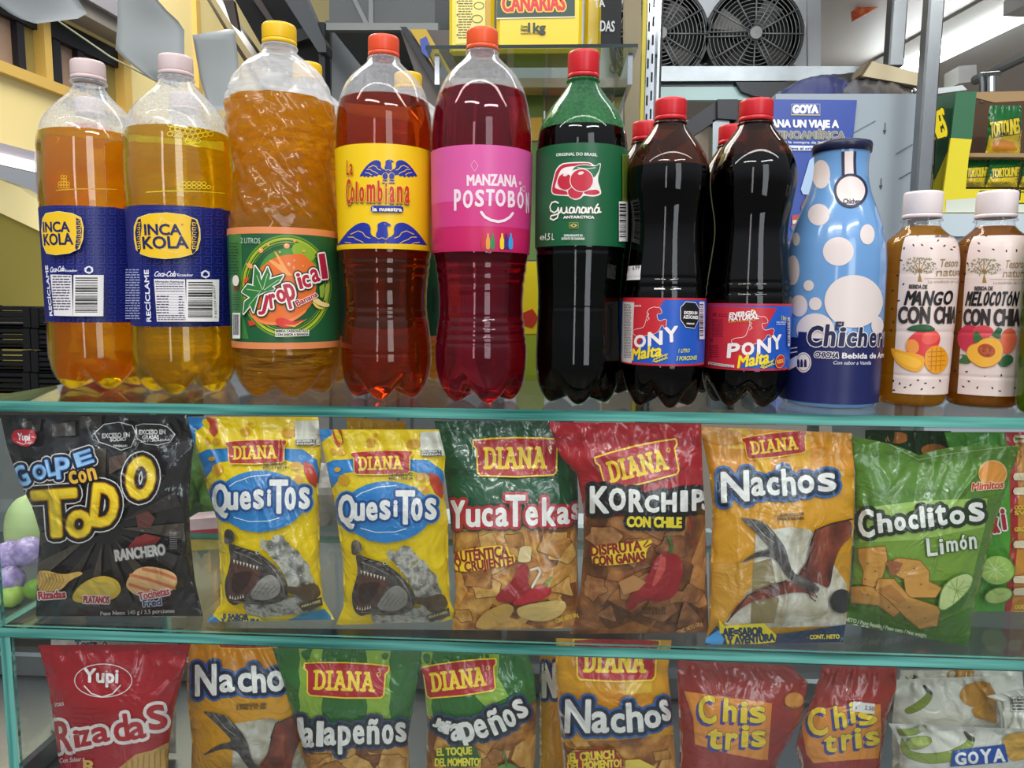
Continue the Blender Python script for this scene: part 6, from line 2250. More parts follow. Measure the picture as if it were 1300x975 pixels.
def pterosaur(A, f):
    A.P(f([(205, 382), (250, 388), (305, 400), (350, 450), (385, 500), (395, 540), (410, 590), (440, 610), (430, 640), (400, 620), (370, 580), (345, 540), (290, 530), (200, 565), (250, 530), (275, 515), (330, 505), (300, 470), (255, 425)]), hide)
    A.P(f([(430, 600), (470, 550), (485, 480), (500, 430), (560, 405), (640, 388), (640, 460), (600, 490), (570, 560), (555, 660), (520, 640), (480, 630), (440, 630)]), wing)
    A.P(f([(160, 785), (190, 730), (240, 680), (310, 645), (390, 625), (460, 640), (510, 700), (470, 672), (400, 672), (330, 690), (260, 705), (210, 735)]), wing)
    A.P(f([(400, 600), (440, 605), (500, 640), (520, 655), (500, 680), (470, 660), (420, 640)]), hide)
    A.SM([f([(485, 480), (470, 560), (445, 600)]), f([(640, 390), (560, 408), (500, 432), (480, 490)]), f([(160, 785), (240, 682), (390, 625)])], 5, '#2a1a16')
    A.SM([f([(250, 390), (300, 450), (340, 480)]), f([(300, 402), (340, 452)])], 3, '#a8a49c')
    A.SM([f([(470, 660), (480, 690), (500, 705)]), f([(490, 665), (505, 690)])], 5, '#3a2a24')


def nachos_front(Bn, f, creature=True, logo=None, name=None):
    A = Bn.art
    return A


# ---------- orange tortilla chips with a flying reptile
Nm = Bag('orange tortilla chip bag with flying reptile picture, on the middle shelf', None, (870, 530, 3.023), [(55, 35), (90, 200), (105, 350), (100, 500), (95, 650), (90, 800), (75, 872)], [(640, 60), (648, 200), (650, 350), (640, 500), (630, 650), (618, 780), (605, 862)],
         mat('film_orange', '#d9981c', rough=0.22, bump=FILM, coat=0.55), MID, 0.055, bulge=0.019, seed=41)
A = Nm.art


def nacho_ground(g, f):
    g.P(f([(60, 35), (640, 55), (650, 200), (90, 215)]), '#dd8f16')
    g.P(f([(165, 40), (240, 40), (235, 120), (165, 120)]), '#e8b230')
    g.P(f([(380, 80), (480, 70), (480, 190), (400, 190)]), '#e3a626')
    g.P(f([(270, 130), (330, 140), (330, 220), (270, 215)]), '#e8ae2c')
    g.P(f([(105, 560), (640, 520), (640, 830), (95, 830)]), '#c98f24')
    g.P(f([(270, 440), (400, 420), (480, 430), (620, 640), (620, 800), (180, 810), (150, 790), (260, 640)]), cloud)
    g.P(f([(260, 560), (330, 540), (360, 700), (340, 790), (250, 790)]), '#8a7a52')


g = A.sub()
f0 = lambda pts: pts
nacho_ground(g, f0)
g.E(150, 75, 88, 30, '#c8862c', rot=4)
g.build('printed_ground', Nm.root)
l_ = A.sub()
diana(l_, 222, 62, 470, 148, rot=-7)
l_.build('brand_logo', Nm.root)
n_ = A.sub()


def nacho_name(n_, f):
    lo = [('N', 132, 205, 250, 325, -4, 0.05), ('a', 250, 228, 308, 302, -4), ('c', 312, 228, 362, 300, -4), ('h', 368, 195, 425, 300, -4), ('o', 428, 220, 498, 292, -4), ('s', 505, 212, 582, 285, -4)]
    lo = [(c,) + tuple(f([(x0, y0)])[0]) + tuple(f([(x1, y1)])[0]) + tuple(r) for c, x0, y0, x1, y1, *r in lo]
    n_.LB(lo, '#efebe4', bold=7, outline=[(24, '#2b5f9e'), (15, '#12223e')])


nacho_name(n_, f0)
n_.T('V.30/09/2026 L.200', 352, 382, 456, 375, 11, '#3a2a10', bold=0.5)
n_.T('M40-2 06:380', 352, 396, 456, 392, 11, '#3a2a10', bold=0.5)
n_.build('product_name', Nm.root)
i_ = A.sub(soft=True)
pterosaur(i_, f0)
i_.build('flying_reptile_picture', Nm.root)
s_ = A.sub()
s_.P([(60, 870), (120, 800), (180, 840), (370, 830), (480, 815), (640, 790), (640, 880), (60, 885)], '#1f3350')
s_.P([(60, 860), (128, 815), (150, 850), (140, 880)], '#4a9ad8')
s_.P([(130, 778), (150, 800), (300, 790), (350, 835), (345, 862), (165, 880), (150, 830), (132, 828)], '#f0d820')
s_.T('AJE=SABOR', 145, 840, 298, 836, 30, '#1f3350', bold=2.4)
s_.T('Y AVENTURA', 165, 872, 343, 856, 26, '#1f3350', bold=2.4)
s_.T('CONT. NETO', 478, 850, 592, 848, 15, '#e8d040', bold=1)
s_.E(600, 705, 44, 46, '#2a2a28')
s_.build('bottom_strip', Nm.root)

# ---------- lime corn strips, green
Cg = Bag('green lime corn strip bag with folded top corner and orange round emblem', None, (870, 530, 3.023), [(638, 62), (652, 200), (650, 350), (642, 500), (632, 640), (615, 790)], [(1285, 105), (1240, 240), (1190, 400), (1150, 560), (1110, 720), (1085, 880)],
         mat('film_green', '#587f26', rough=0.22, bump=FILM, coat=0.55), MID, 0.05, bulge=0.028, seed=52, notch=(0.40, 0.22, 22))
A = Cg.art
g = A.sub()
g.P([(640, 62), (900, 165), (1285, 105), (1225, 290), (1000, 330), (650, 345)], '#55801f')
g.P([(650, 470), (1150, 420), (1100, 620), (640, 640)], '#7da03a')
g.P([(660, 350), (900, 320), (1160, 310), (1150, 420), (900, 470), (670, 480)], '#9fbe5c')
g.P([(618, 735), (640, 720), (900, 820), (1100, 730), (1085, 885), (610, 800)], '#47761e')
g.SM([[(660, 62), (770, 95), (895, 163), (1010, 140), (1285, 106)]], 4, '#8fae6a')
g.build('printed_ground', Cg.root)
e_ = A.sub(soft=True)
e_.E(1180, 215, 52, 48, '#e8963a', w=3, oc='#f0c88a')
e_.T('Mimitos', 1100, 280, 1220, 270, 28, '#c8452a', bold=1.5, outline=[(2.5, '#f0d8b8')], shear=0.2)
e_.build('round_emblem', Cg.root)
n_ = A.sub()
lo = [('C', 660, 352, 728, 462, -4), ('h', 735, 365, 795, 442, -6), ('o', 800, 380, 848, 435, -6), ('c', 855, 372, 895, 430, -6), ('l', 900, 340, 920, 424, -6), ('i', 928, 345, 955, 420, -6), ('t', 958, 335, 1005, 415, -6), ('o', 1012, 355, 1075, 410, -6), ('s', 1085, 325, 1150, 400, -6)]
n_.LB(lo, '#efece4', bold=6, outline=[(15, '#26331a')])
n_.build('product_name', Cg.root)
n_ = A.sub()
n_.LB([('L', 925, 462, 968, 532, -5), ('i', 975, 465, 992, 525, -5), ('m', 1000, 472, 1048, 515, -5), ('ó', 1052, 450, 1082, 508, -5), ('n', 1088, 456, 1120, 505, -5)], '#efece4', bold=2, outline=[(3, '#3f6a1c')])
n_.build('flavour_name', Cg.root)
i_ = A.sub()
ST = '#d29646'
for p in ([(662, 505), (768, 495), (775, 545), (760, 600), (745, 640), (720, 650), (680, 640), (685, 590), (665, 545)], [(632, 650), (700, 648), (780, 670), (850, 700), (830, 740), (800, 765), (740, 720), (640, 710)],
          [(770, 560), (820, 540), (900, 550), (935, 590), (935, 630), (985, 655), (960, 690), (900, 690), (850, 690), (840, 620), (800, 600)], [(740, 620), (800, 620), (860, 690), (980, 730), (965, 800), (900, 810), (850, 770), (780, 700), (730, 660)]):
    i_.P(p, ST, w=3, oc='#8a5a20')
i_.P([(775, 560), (800, 548), (835, 560), (820, 590), (800, 610), (785, 600)], '#a0603a')
i_.P([(735, 660), (790, 640), (850, 700), (820, 715)], '#b5783a')
i_.EM([(700, 560, 4, 3, 0), (730, 590, 4, 3, 0), (690, 620, 4, 3, 0), (880, 580, 4, 3, 0), (905, 640, 4, 3, 0), (860, 730, 4, 3, 0), (920, 770, 4, 3, 0), (700, 680, 4, 3, 0), (780, 730, 4, 3, 0)], '#8a5a20')
i_.soft = True
i_.P([(975, 715), (985, 660), (1020, 620), (1075, 598), (1105, 610), (1095, 650), (1050, 700), (1000, 738), (975, 735)], '#c8d890', w=5, oc='#5c8a2c')
i_.SM([[(1040, 665), (1040 + 55 * math.cos(a), 665 + 48 * math.sin(a))] for a in np.arange(-2.6, 2.0, 0.55)], 2.5, '#8fae4a')
i_.P([(1000, 742), (1060, 700), (1095, 660), (1070, 720), (1040, 745)], '#3f6a22')
i_.build('corn_strip_picture', Cg.root)
s_ = A.sub()
s_.T('NETO / Peso liquido / Peso neto / Net weight', 612, 780, 925, 845, 14, '#dfe6c8', bold=0.6)
s_.T('(3.53 oz)', 635, 815, 755, 838, 24, '#dfe6c8', bold=1)
s_.build('small_print', Cg.root)

# ---------- behind it: chilli-lime bag with back panel, and a second dark green one
T2 = Bag('bright green and red lime chip bag half hidden behind the green corn strip bag', None, (1180, 530, 3.25), [(60, 60), (110, 250), (130, 450), (140, 650), (130, 940)], [(480, 60), (480, 250), (480, 450), (480, 650), (480, 960)],
         mat('film_lime_green', '#4f9a2c', rough=0.22, bump=FILM, coat=0.55), MID, 0.10, bulge=0.02, seed=61, base_y=0.11)
A = T2.art
g = A.sub()
g.P([(310, 55), (480, 55), (480, 960), (270, 955), (310, 800), (335, 500), (330, 200)], '#b3262c')
g.P([(352, 70), (480, 70), (480, 930), (300, 935), (340, 780), (365, 500), (365, 250)], '#d08a30')
for y in (75, 230, 290, 510, 655, 705, 880):
    g.P([(352, y), (400, y - 4), (400, y + 30), (350, y + 28), (345, y + 14)], '#e6d6b0', w=2.5, oc='#b3262c')
g.lines(362, 85, 396, 300, 1, 6, '#7a3a20', seed=2)
for y, t in ((380, 'OOO'), (402, 'SV'), (470, 'GRO'), (790, 'OOO'), (815, 'SCAS')):
    g.T(t, 352, y, 396, y - 2, 16, '#e8c838', bold=1)
g.build('back_panel_print', T2.root)
n_ = A.sub()
n_.LB([('k', 256, 385, 288, 478, -8), ('i', 296, 375, 316, 465, -8)], '#b5202c', bold=7, outline=[(6, '#f0ece0')])
n_.build('product_name', T2.root)
i_ = A.sub(soft=True)
i_.E(280, 630, 70, 58, '#a8c860', w=5, oc='#4f8a2c')
i_.SM([[(270, 628), (270 + 55 * math.cos(a), 628 + 45 * math.sin(a))] for a in np.arange(0, 6.2, 0.7)], 3, '#d8e8a8')
i_.E(285, 735, 55, 30, '#b8d070', w=5, oc='#4f8a2c', rot=-12)
i_.P([(150, 780), (190, 800), (250, 860), (285, 900), (260, 920), (190, 880), (160, 830)], '#c8a84a')
i_.P([(255, 840), (290, 815), (300, 850), (280, 885), (255, 870)], '#e0c060')
i_.build('lime_picture', T2.root)
D2 = Bag('dark green corn strip bag standing behind, only its folded top with orange emblems showing', None, (870, 530, 3.023), [(690, 48), (690, 300), (690, 800)], [(1020, 52), (1020, 300), (1020, 800)],
         mat('film_deep_green', '#22401c', rough=0.22, bump=FILM, coat=0.55), MID, 0.115, bulge=0.012, seed=63, base_y=0.14)
g = D2.art.sub()
g.E(815, 78, 42, 22, '#d07a34')
g.E(955, 125, 50, 24, '#d07a34')
g.build('round_emblem', D2.root)
# yellow bag top peeping out behind the two cheese snack bags
P2 = Bag('yellow bag top showing behind the cheese snack bags', None, (230, 520, 3.362), [(705, 34), (715, 400), (720, 850)], [(960, 50), (960, 400), (960, 850)],
         mat('film_yellow_behind', '#d8a820', rough=0.22, bump=FILM, coat=0.55), MID, 0.125, bulge=0.012, seed=64, base_y=0.15)
g = P2.art.sub()
g.P([(705, 50), (960, 42), (960, 62), (720, 78)], '#e0b84a')
g.build('printed_pattern', P2.root)

# ------------------------------------------------------------------ lowest row
LOW = SH3
R = Bag('red ridged potato chip bag with smiling white oval logo, in the lowest row', None, (0, 780, 3.714), [(180, 145), (222, 300), (245, 450), (265, 600), (285, 760), (270, 1120)], [(898, 140), (860, 300), (820, 450), (800, 600), (790, 760), (830, 1120)],
        mat('film_crimson', '#a3121f', rough=0.22, bump=FILM, coat=0.55), LOW, 0.024, bulge=0.024, seed=71, base_y=0.05)
A = R.art
g = A.sub()
g.P([(560, 725), (640, 660), (720, 640), (800, 600), (840, 640), (830, 1100), (560, 1100)], '#c49a54')
g.SM([[(600 + k * 26, 690 - k * 8), (590 + k * 28, 760), (600 + k * 26, 900)] for k in range(8)], 6, '#a87a34')
g.SM([[(340, 440 + k * 24), (420, 448 + k * 24), (500, 440 + k * 24)] for k in range(5)], 4, '#96101c')
g.build('chip_print', R.root)
l_ = A.sub()
l_.E(487, 312, 135, 78, None, w=2.2, oc='#e8d8d4', n=60)
l_.T('Yupi', 395, 318, 555, 322, 62, '#efe6e2', bold=3)
l_.S([(398, 338), (430, 372), (480, 390), (530, 375), (568, 335)], 6, '#efe6e2')
l_.build('brand_logo', R.root)
n_ = A.sub()
lo = [('R', 255, 500, 340, 650, -6), ('i', 345, 545, 378, 630, -8), ('z', 370, 545, 430, 622, -10), ('a', 428, 530, 520, 605, -8), ('d', 530, 470, 610, 600, -8), ('a', 600, 505, 690, 590, -10), ('s', 690, 425, 790, 545, -12)]
n_.LB(lo, '#b01824', bold=9, outline=[(16, '#e9dcd6')])
n_.build('product_name', R.root)
s_ = A.sub()
s_.T('Con Sabor a', 280, 700, 398, 690, 20, '#e0c8c4', bold=0.5, shear=0.2)
s_.T('R', 395, 740, 450, 740, 50, '#e0b060', bold=3)
s_.T('itas', 260, 435, 302, 428, 22, '#e0c8c4', bold=0.5)
s_.build('small_print', R.root)
R2 = Bag('pale striped chip bag whose top edge shows behind the red ridged chip bag', None, (0, 780, 3.714), [(240, 118), (240, 400), (240, 1000)], [(840, 118), (830, 400), (830, 1000)],
         mat('film_pale', '#b9b4a8', rough=0.22, bump=FILM, coat=0.55), LOW, 0.12, bulge=0.012, seed=72, base_y=0.14)
g = R2.art.sub()
g.T('Tostado', 355, 158, 505, 152, 34, '#39566a', bold=3, outline=[(4, '#e0dcd0')])
g.build('product_name', R2.root)


def tf_n(dx, dy, sx):
    return lambda pts: [(x * sx + dx, y * sx + dy) for x, y in pts]


# orange bag with reptile, lowest row: same print, drawn at its own place
ZN = (0, 780, 3.714)
N2 = Bag('orange tortilla chip bag with flying reptile picture, in the lowest row', None, ZN, [(892, 140), (880, 300), (890, 450), (905, 600), (900, 760), (880, 1120)], [(1300, 140), (1400, 300), (1440, 450), (1450, 600), (1450, 760), (1460, 1120)],
         MATS['film_orange'], LOW, 0.07, bulge=0.024, seed=81, base_y=0.10)
A = N2.art
f2 = tf_n(775, -22, 1.22)
g = A.sub()
g.P([(890, 140), (1320, 140), (1420, 280), (885, 300)], '#dd8f16')
g.P(f2([(270, 440), (400, 420), (480, 430), (560, 640), (560, 800), (180, 810), (150, 790), (260, 640)]), cloud)
g.build('printed_ground', N2.root)
l_ = A.sub()
diana(l_, 1020, 60, 1290, 158, rot=0)
l_.build('brand_logo', N2.root)
n_ = A.sub()
lo = [('N', 915, 235, 1025, 385, -3, 0.05), ('a', 1030, 282, 1108, 368, -3), ('c', 1118, 275, 1190, 368, -3), ('h', 1185, 240, 1255, 370, -3), ('o', 1255, 265, 1345, 365, -3), ('s', 1352, 265, 1430, 360, -3)]
n_.LB(lo, '#efebe4', bold=8, outline=[(27, '#2b5f9e'), (17, '#12223e')])
n_.T('V.30/09/2026L.200', 1112, 438, 1255, 430, 13, '#3a2a10', bold=0.5)
n_.T('A.M40-2 W.380', 1112, 452, 1255, 446, 13, '#3a2a10', bold=0.5)
n_.build('product_name', N2.root)
i_ = A.sub(soft=True)
fp = tf_n(705, 0, 1.19)
pterosaur(i_, fp)
i_.build('flying_reptile_picture', N2.root)


def jalap(label, left, right, seed, rot, top_y):
    return Bag(label, 'green-topped hot pepper chip bags', (330, 790, 3.514), left, right, mat('film_leaf_green', '#2f6a2c', rough=0.22, bump=FILM, coat=0.55), LOW, top_y, bulge=0.026, seed=seed, base_y=0.08)


def scallop(x, w, y0, y1, n=6):
    l = [(x + (8 if k % 2 else 0), y0 + (y1 - y0) * k / n) for k in range(n + 1)]
    r = [(x + w - (8 if k % 2 else 0), y0 + (y1 - y0) * k / n) for k in range(n + 1)]
    return l + r[::-1]


J1 = jalap('green hot pepper chip bag standing upright in the lowest row, name in a level line', [(55, 115), (100, 250), (140, 400), (180, 520), (205, 650), (215, 1080)], [(722, 130), (705, 250), (680, 400), (660, 520), (670, 650), (680, 1080)], 91, 0, 0.045)
A = J1.art
g = A.sub()
g.P(scallop(172, 110, 112, 430), '#8cae3c')
g.P(scallop(472, 112, 125, 430), '#8cae3c')
g.P([(190, 560), (430, 560), (690, 540), (690, 1080), (190, 1080)], chips)
g.chip_pile((230, 590, 650, 900), 12, 80, CHIP, seed=14)
g.build('chip_print', J1.root)
l_ = A.sub()
diana(l_, 198, 186, 570, 332, rot=2)
l_.build('brand_logo', J1.root)
n_ = A.sub()
lo = [('J', 140, 425, 200, 565, -4), ('a', 185, 470, 245, 560, 2), ('l', 250, 440, 285, 555, 2), ('a', 282, 468, 342, 550, 0), ('p', 345, 462, 408, 590, 0), ('e', 412, 458, 468, 545, 0), ('ñ', 475, 430, 535, 545, 0), ('o', 542, 455, 598, 545, 0), ('s', 602, 445, 655, 535, -4)]
n_.LB(lo, '#efebe4', bold=5, outline=[(24, '#2a4068'), (15, '#14181c')])
n_.build('product_name', J1.root)
J2 = jalap('green hot pepper chip bag slumped sideways, name running uphill', [(705, 130), (730, 250), (745, 400), (745, 520), (740, 650), (745, 1080)], [(1195, 125), (1225, 250), (1235, 400), (1230, 520), (1225, 650), (1230, 1080)], 95, 0, 0.05)
A = J2.art
g = A.sub()
g.P(scallop(712, 60, 130, 420), '#8cae3c')
g.P([(1000, 130), (1070, 128), (1060, 240), (1110, 330), (1010, 380), (960, 330)], '#8cae3c')
g.P([(735, 380), (760, 420), (820, 470), (900, 560), (1000, 500), (1235, 345), (1235, 1080), (735, 1080)], chips)
g.chip_pile((770, 520, 1200, 900), 12, 80, CHIP, seed=18)
g.build('chip_print', J2.root)
l_ = A.sub()
diana(l_, 722, 180, 1058, 322, rot=-7)
l_.build('brand_logo', J2.root)
n_ = A.sub()
lo = [('J', 772, 425, 805, 470, 20), ('a', 795, 440, 830, 490, 20), ('l', 822, 440, 850, 500, 12), ('a', 845, 450, 905, 530, -10), ('p', 895, 440, 965, 575, -18), ('e', 955, 430, 1015, 520, -20), ('ñ', 1018, 385, 1085, 500, -24), ('o', 1085, 385, 1140, 470, -26), ('s', 1132, 340, 1190, 430, -30)]
n_.LB(lo, '#efebe4', bold=5, outline=[(24, '#2a4068'), (15, '#14181c')])
n_.build('product_name', J2.root)
i_ = A.sub(soft=True)
i_.P([(780, 560), (960, 545), (975, 590), (990, 610), (985, 645), (785, 650)], '#2f5a22')
i_.T('EL TOQUE', 790, 595, 945, 588, 32, '#e8d83a', bold=2)
i_.T('DEL MOMENTO!', 782, 642, 984, 640, 34, '#e8d83a', bold=1.8)
i_.build('slogan', J2.root)
i_ = A.sub(soft=True)
i_.P([(1010, 700), (1060, 640), (1120, 625), (1160, 660), (1120, 720), (1040, 760)], '#5a8a34')
i_.S([(1100, 640), (1095, 600), (1085, 570)], 10, '#3f6a2a')
i_.build('pepper_picture', J2.root)

# orange bag seen only as a strip behind, then the crunch one
N4 = Bag('orange tortilla chip bag squeezed in behind, only a blue-edged letter showing', None, (670, 790, 3.939), [(60, 165), (60, 400), (60, 1100)], [(220, 165), (220, 400), (220, 1100)],
         MATS['film_orange'], LOW, 0.10, bulge=0.01, seed=97, base_y=0.12)
n_ = N4.art.sub()
n_.LB([('N', 66, 200, 150, 380)], '#efebe4', bold=8, outline=[(20, '#2b5f9e'), (12, '#12223e')])
n_.build('product_name', N4.root)
N3 = Bag('orange tortilla chip bag with red crunch slogan above printed brown chips', None, (670, 790, 3.939), [(140, 80), (140, 250), (150, 400), (165, 550), (180, 730), (180, 1150)], [(720, 90), (700, 250), (718, 400), (730, 550), (740, 730), (740, 1150)],
         MATS['film_orange'], LOW, 0.035, bulge=0.03, seed=99, base_y=0.075)
A = N3.art
g = A.sub()
g.P([(140, 350), (500, 350), (710, 380), (710, 440), (150, 470)], '#d88c16')
g.P([(490, 290), (620, 290), (620, 350), (490, 360)], '#e8b83a')
g.P([(150, 600), (450, 590), (740, 560), (745, 1150), (150, 1150)], chips)
g.chip_pile((190, 640, 720, 1000), 12, 85, CHIP, seed=24)
g.P([(490, 690), (560, 685), (640, 725), (640, 800), (490, 800)], '#e0c24a')
g.build('chip_print', N3.root)
l_ = A.sub()
diana(l_, 232, 85, 655, 288, rot=0.5)
l_.build('brand_logo', N3.root)
n_ = A.sub()
lo = [('N', 180, 385, 320, 555, 0, 0.03), ('a', 315, 445, 410, 555, 0), ('c', 412, 455, 490, 555, -3), ('h', 490, 400, 580, 550, -3), ('o', 580, 438, 670, 530, -6), ('s', 662, 385, 712, 495, -14)]
n_.LB(lo, '#efebe4', bold=9, outline=[(30, '#2b5f9e'), (19, '#12223e')])
n_.build('product_name', N3.root)
i_ = A.sub(soft=True)
i_.P([(190, 650), (435, 630), (445, 665), (480, 690), (480, 735), (190, 760)], '#a82028')
i_.T('¡EL CRUNCH', 202, 698, 432, 680, 40, '#f0d83a', bold=2.6)
i_.T('DEL MOMENTO!', 200, 738, 468, 722, 36, '#f0d83a', bold=2.2)
i_.build('slogan', N3.root)


def chistris(B_, lo, lo2, board):
    A = B_.art
    p_ = A.sub()
    p_.P(board, '#d9822a')
    p_.P([(x * 0.94 + board[0][0] * 0.06, y) for x, y in board], '#e08c30')
    p_.build('yellow_board', B_.root)
    n_ = A.sub()
    n_.LB([(c, a - 14, b_ + 14, d - 14, e + 14) + tuple(r) for c, a, b_, d, e, *r in lo + lo2], '#3d3f8f', bold=9)
    n_.LB(lo + lo2, '#ecc928', bold=8, outline=[(2.5, '#2f2f5a')])
    n_.build('product_name', B_.root)


film_b = mat('film_brick', '#94251a', rough=0.22, bump=FILM, coat=0.55)
C1 = Bag('brick red corn snack bag with yellow bouncing letters, beside the orange crunch bag', 'brick red corn snack bags', (670, 790, 3.939), [(748, 190), (750, 320), (755, 480), (760, 640), (755, 760), (750, 1150)], [(1310, 215), (1400, 300), (1370, 480), (1290, 620), (1225, 760), (1220, 1150)],
         film_b, LOW, 0.045, bulge=0.027, seed=103, base_y=0.08)
chistris(C1, [('C', 850, 365, 945, 510, -5), ('h', 975, 378, 1050, 500, 3), ('i', 1062, 395, 1102, 505, 3), ('s', 1105, 420, 1195, 505, -3)],
         [('t', 895, 530, 980, 635, 6), ('r', 985, 552, 1055, 640, 3), ('i', 1066, 512, 1108, 625, 3), ('s', 1115, 540, 1195, 625, 0)],
         [(782, 345), (1000, 375), (1222, 405), (1200, 690), (1010, 655), (840, 610), (830, 480)])
e_ = C1.art.sub()
e_.zm = (980, 810, 4.0625)
e_.E(115, 322, 47, 40, '#d8903a', w=2.5, oc='#b8662c')
e_.T('Mimitos', 52, 368, 165, 365, 18, '#8a4a2a', bold=0.8)
e_.build('round_emblem', C1.root)
g = C1.art.sub()
g.zm = (980, 810, 4.0625)
g.EM([(230 - k * 16 - j * 10, 150 + k * 24 + j * 3, 4, 4, 0) for k in range(5) for j in range(6 - k)], '#d8703a')
g.build('dot_print', C1.root)
C2 = Bag('brick red corn snack bag with white price sticker over the yellow letters', 'brick red corn snack bags', (980, 810, 4.0625), [(265, 140), (210, 300), (150, 450), (120, 560), (160, 720), (160, 1150)], [(645, 150), (640, 260), (600, 400), (570, 560), (560, 670), (570, 1150)],
         film_b, LOW, 0.05, bulge=0.026, seed=107, base_y=0.085)
chistris(C2, [('C', 180, 358, 290, 505, -6), ('h', 318, 348, 385, 465, -6), ('i', 400, 330, 432, 440, -6), ('s', 440, 370, 545, 450, -10)],
         [('t', 265, 500, 340, 590, 0), ('r', 355, 495, 420, 580, -4), ('i', 425, 462, 465, 570, -4), ('s', 480, 480, 560, 555, -8)],
         [(150, 440), (165, 385), (330, 355), (560, 342), (565, 500), (550, 620), (400, 630), (220, 645), (180, 600)])
s_ = C2.art.sub()
s_.P([(420, 326), (532, 340), (526, 390), (415, 378)], '#ddd8d4')
s_.T('2.50', 478, 368, 526, 376, 20, '#55555a', bold=0.6)
s_.T('$', 430, 366, 438, 367, 14, '#77777a')
s_.build('price_sticker', C2.root, 'white price sticker')

# plantain chip bags lying in a stack
white_film = mat('film_white', '#d2d0c4', rough=0.25, bump=FILM, coat=0.5)


def plantain(label, left, right, seed, top_y, by, deco, bulge=0.02):
    Bp = Bag(label, 'white plantain chip bags', (980, 810, 4.0625), left, right, white_film, LOW, top_y, bulge=bulge, seed=seed, base_y=by, wr=1.3)
    return Bp


def banana(A, pts, c='#7f9a35', tip=None):
    A.P(pts, c, w=2, oc='#55702a')
    if tip:
        A.P(tip, '#3a3a20')


P1 = plantain('white plantain chip bag at the back of its stack, crimped top edge', [(660, 165), (650, 300), (640, 560), (640, 1150)], [(1290, 165), (1300, 300), (1310, 560), (1310, 1150)], 111, 0.13, 0.15, None, 0.015)
g = P1.art.sub(soft=True)
g.E(975, 190, 75, 35, '#c08a34', rot=-5)
banana(g, [(690, 200), (720, 185), (750, 200), (730, 215), (700, 215)], '#5a6a2a')
g.build('plantain_picture', P1.root)
P1 = plantain('white plantain chip bag in the middle of its stack, one banana tip printed', [(640, 215), (632, 300), (620, 420), (620, 1150)], [(1110, 198), (1160, 300), (1180, 420), (1180, 1150)], 112, 0.09, 0.12, None)
g = P1.art.sub(soft=True)
banana(g, [(680, 370), (740, 340), (790, 300), (810, 270), (830, 290), (815, 330), (770, 370), (700, 395)], '#7f9035', [(775, 245), (790, 240), (808, 262), (830, 280), (825, 300), (800, 280), (785, 262)])
g.E(1065, 290, 95, 66, '#c08a34', rot=-8)
g.P([(1030, 370), (1080, 330), (1160, 320), (1160, 440), (1050, 410)], '#c89038')
g.build('plantain_picture', P1.root)
s2 = P1.art.sub()
s2.SM([[(650, 222 + k * 7), (1110, 206 + k * 7)] for k in range(4)], 1.5, '#b4b4ac')
s2.build('crimp_lines', P1.root)
P3 = plantain('white plantain chip bag at the end of the lowest row, warning panel printed on it', [(1105, 300), (1180, 330), (1190, 420), (1190, 1150)], [(1420, 230), (1420, 330), (1420, 420), (1420, 1150)], 114, 0.06, 0.10, None)
g = P3.art.sub()
g.R(1232, 305, 1320, 380, '#cfcdc4', w=2, oc='#3a3a38')
g.lines(1240, 315, 1318, 16, 4, 8, '#3a3a38', seed=3)
g.build('warning_panel', P3.root)
P4 = plantain('front white plantain chip bag with blue name panel', [(600, 440), (660, 560), (660, 680), (655, 1150)], [(1330, 470), (1330, 560), (1330, 680), (1330, 1150)], 113, 0.03, 0.075, None)
A = P4.art
g = A.sub(soft=True)
banana(g, [(668, 500), (700, 580), (780, 600), (900, 590), (990, 550), (1020, 510), (1050, 540), (1000, 600), (920, 640), (800, 650), (700, 620), (665, 580)], '#8fa04a', [(985, 480), (1000, 478), (1020, 500), (1050, 515), (1045, 540), (1010, 525)])
banana(g, [(640, 470), (720, 470), (790, 435), (795, 470), (740, 500), (660, 505)], '#8fa04a')
banana(g, [(690, 520), (780, 505), (825, 515), (820, 545), (760, 575), (700, 570)], '#a0ae5a')
g.P([(1185, 520), (1230, 490), (1330, 480), (1330, 620), (1240, 640), (1210, 600)], '#c89a44')
g.build('plantain_picture', P4.root)
l_ = A.sub()
l_.P([(935, 580), (1200, 548), (1220, 640), (920, 665)], '#1f4a9a')
l_.LB([('G', 942, 590, 1005, 655, -4), ('O', 1008, 585, 1068, 650, -4), ('Y', 1072, 572, 1135, 648, -4), ('A', 1138, 570, 1205, 640, -4)], '#e8e8e4', bold=5)
l_.build('brand_logo', P4.root)
s2 = A.sub()
s2.SM([[(640, 440 + k * 7), (1300, 460 + k * 8)] for k in range(5)], 1.5, '#b4b4ac')
s2.build('crimp_lines', P4.root)


# ------------------------------------------------------------------ surroundings of the case
def thing_slab(name, label, cat, parts, group=None, foot=None):
    """a thing made of flat pieces: parts = [(part name, [(outline, Y, thickness), ...], material)]"""
    pts = [at(x, y, Y) for _, l, _ in parts for o, Y, t in l for x, y in o]
    c = np.array([np.mean([p[0] for p in pts]), np.mean([p[1] for p in pts]), min(p[2] for p in pts)])
    if len(parts) == 1:
        b = MB()
        for o, Y, t in parts[0][1]:
            slab(b, o, Y, t)
        return tag(b.build(name, parts[0][2]), label, cat, group)
    r = empty(name, c, label, cat, group)
    for pn, l, m in parts:
        b = MB()
        for o, Y, t in l:
            slab(b, o, Y, t)
        b.build(pn, m, r)
    return r


def plane_art(parent, Y, zm, name, fn, off=0.0006, kind='card'):
    """print on a flat face at distance Y"""
    def mp(q, o):
        p = at(q[:, 0], q[:, 1], Y - off - o)
        return p, np.tile([0.0, -1.0, 0.0], (len(p), 1))
    A = Art(mp, None, 1, -1, L=400, step=2e-4, kind=kind, zm=zm)
    fn(A)
    return A.build(name, parent)


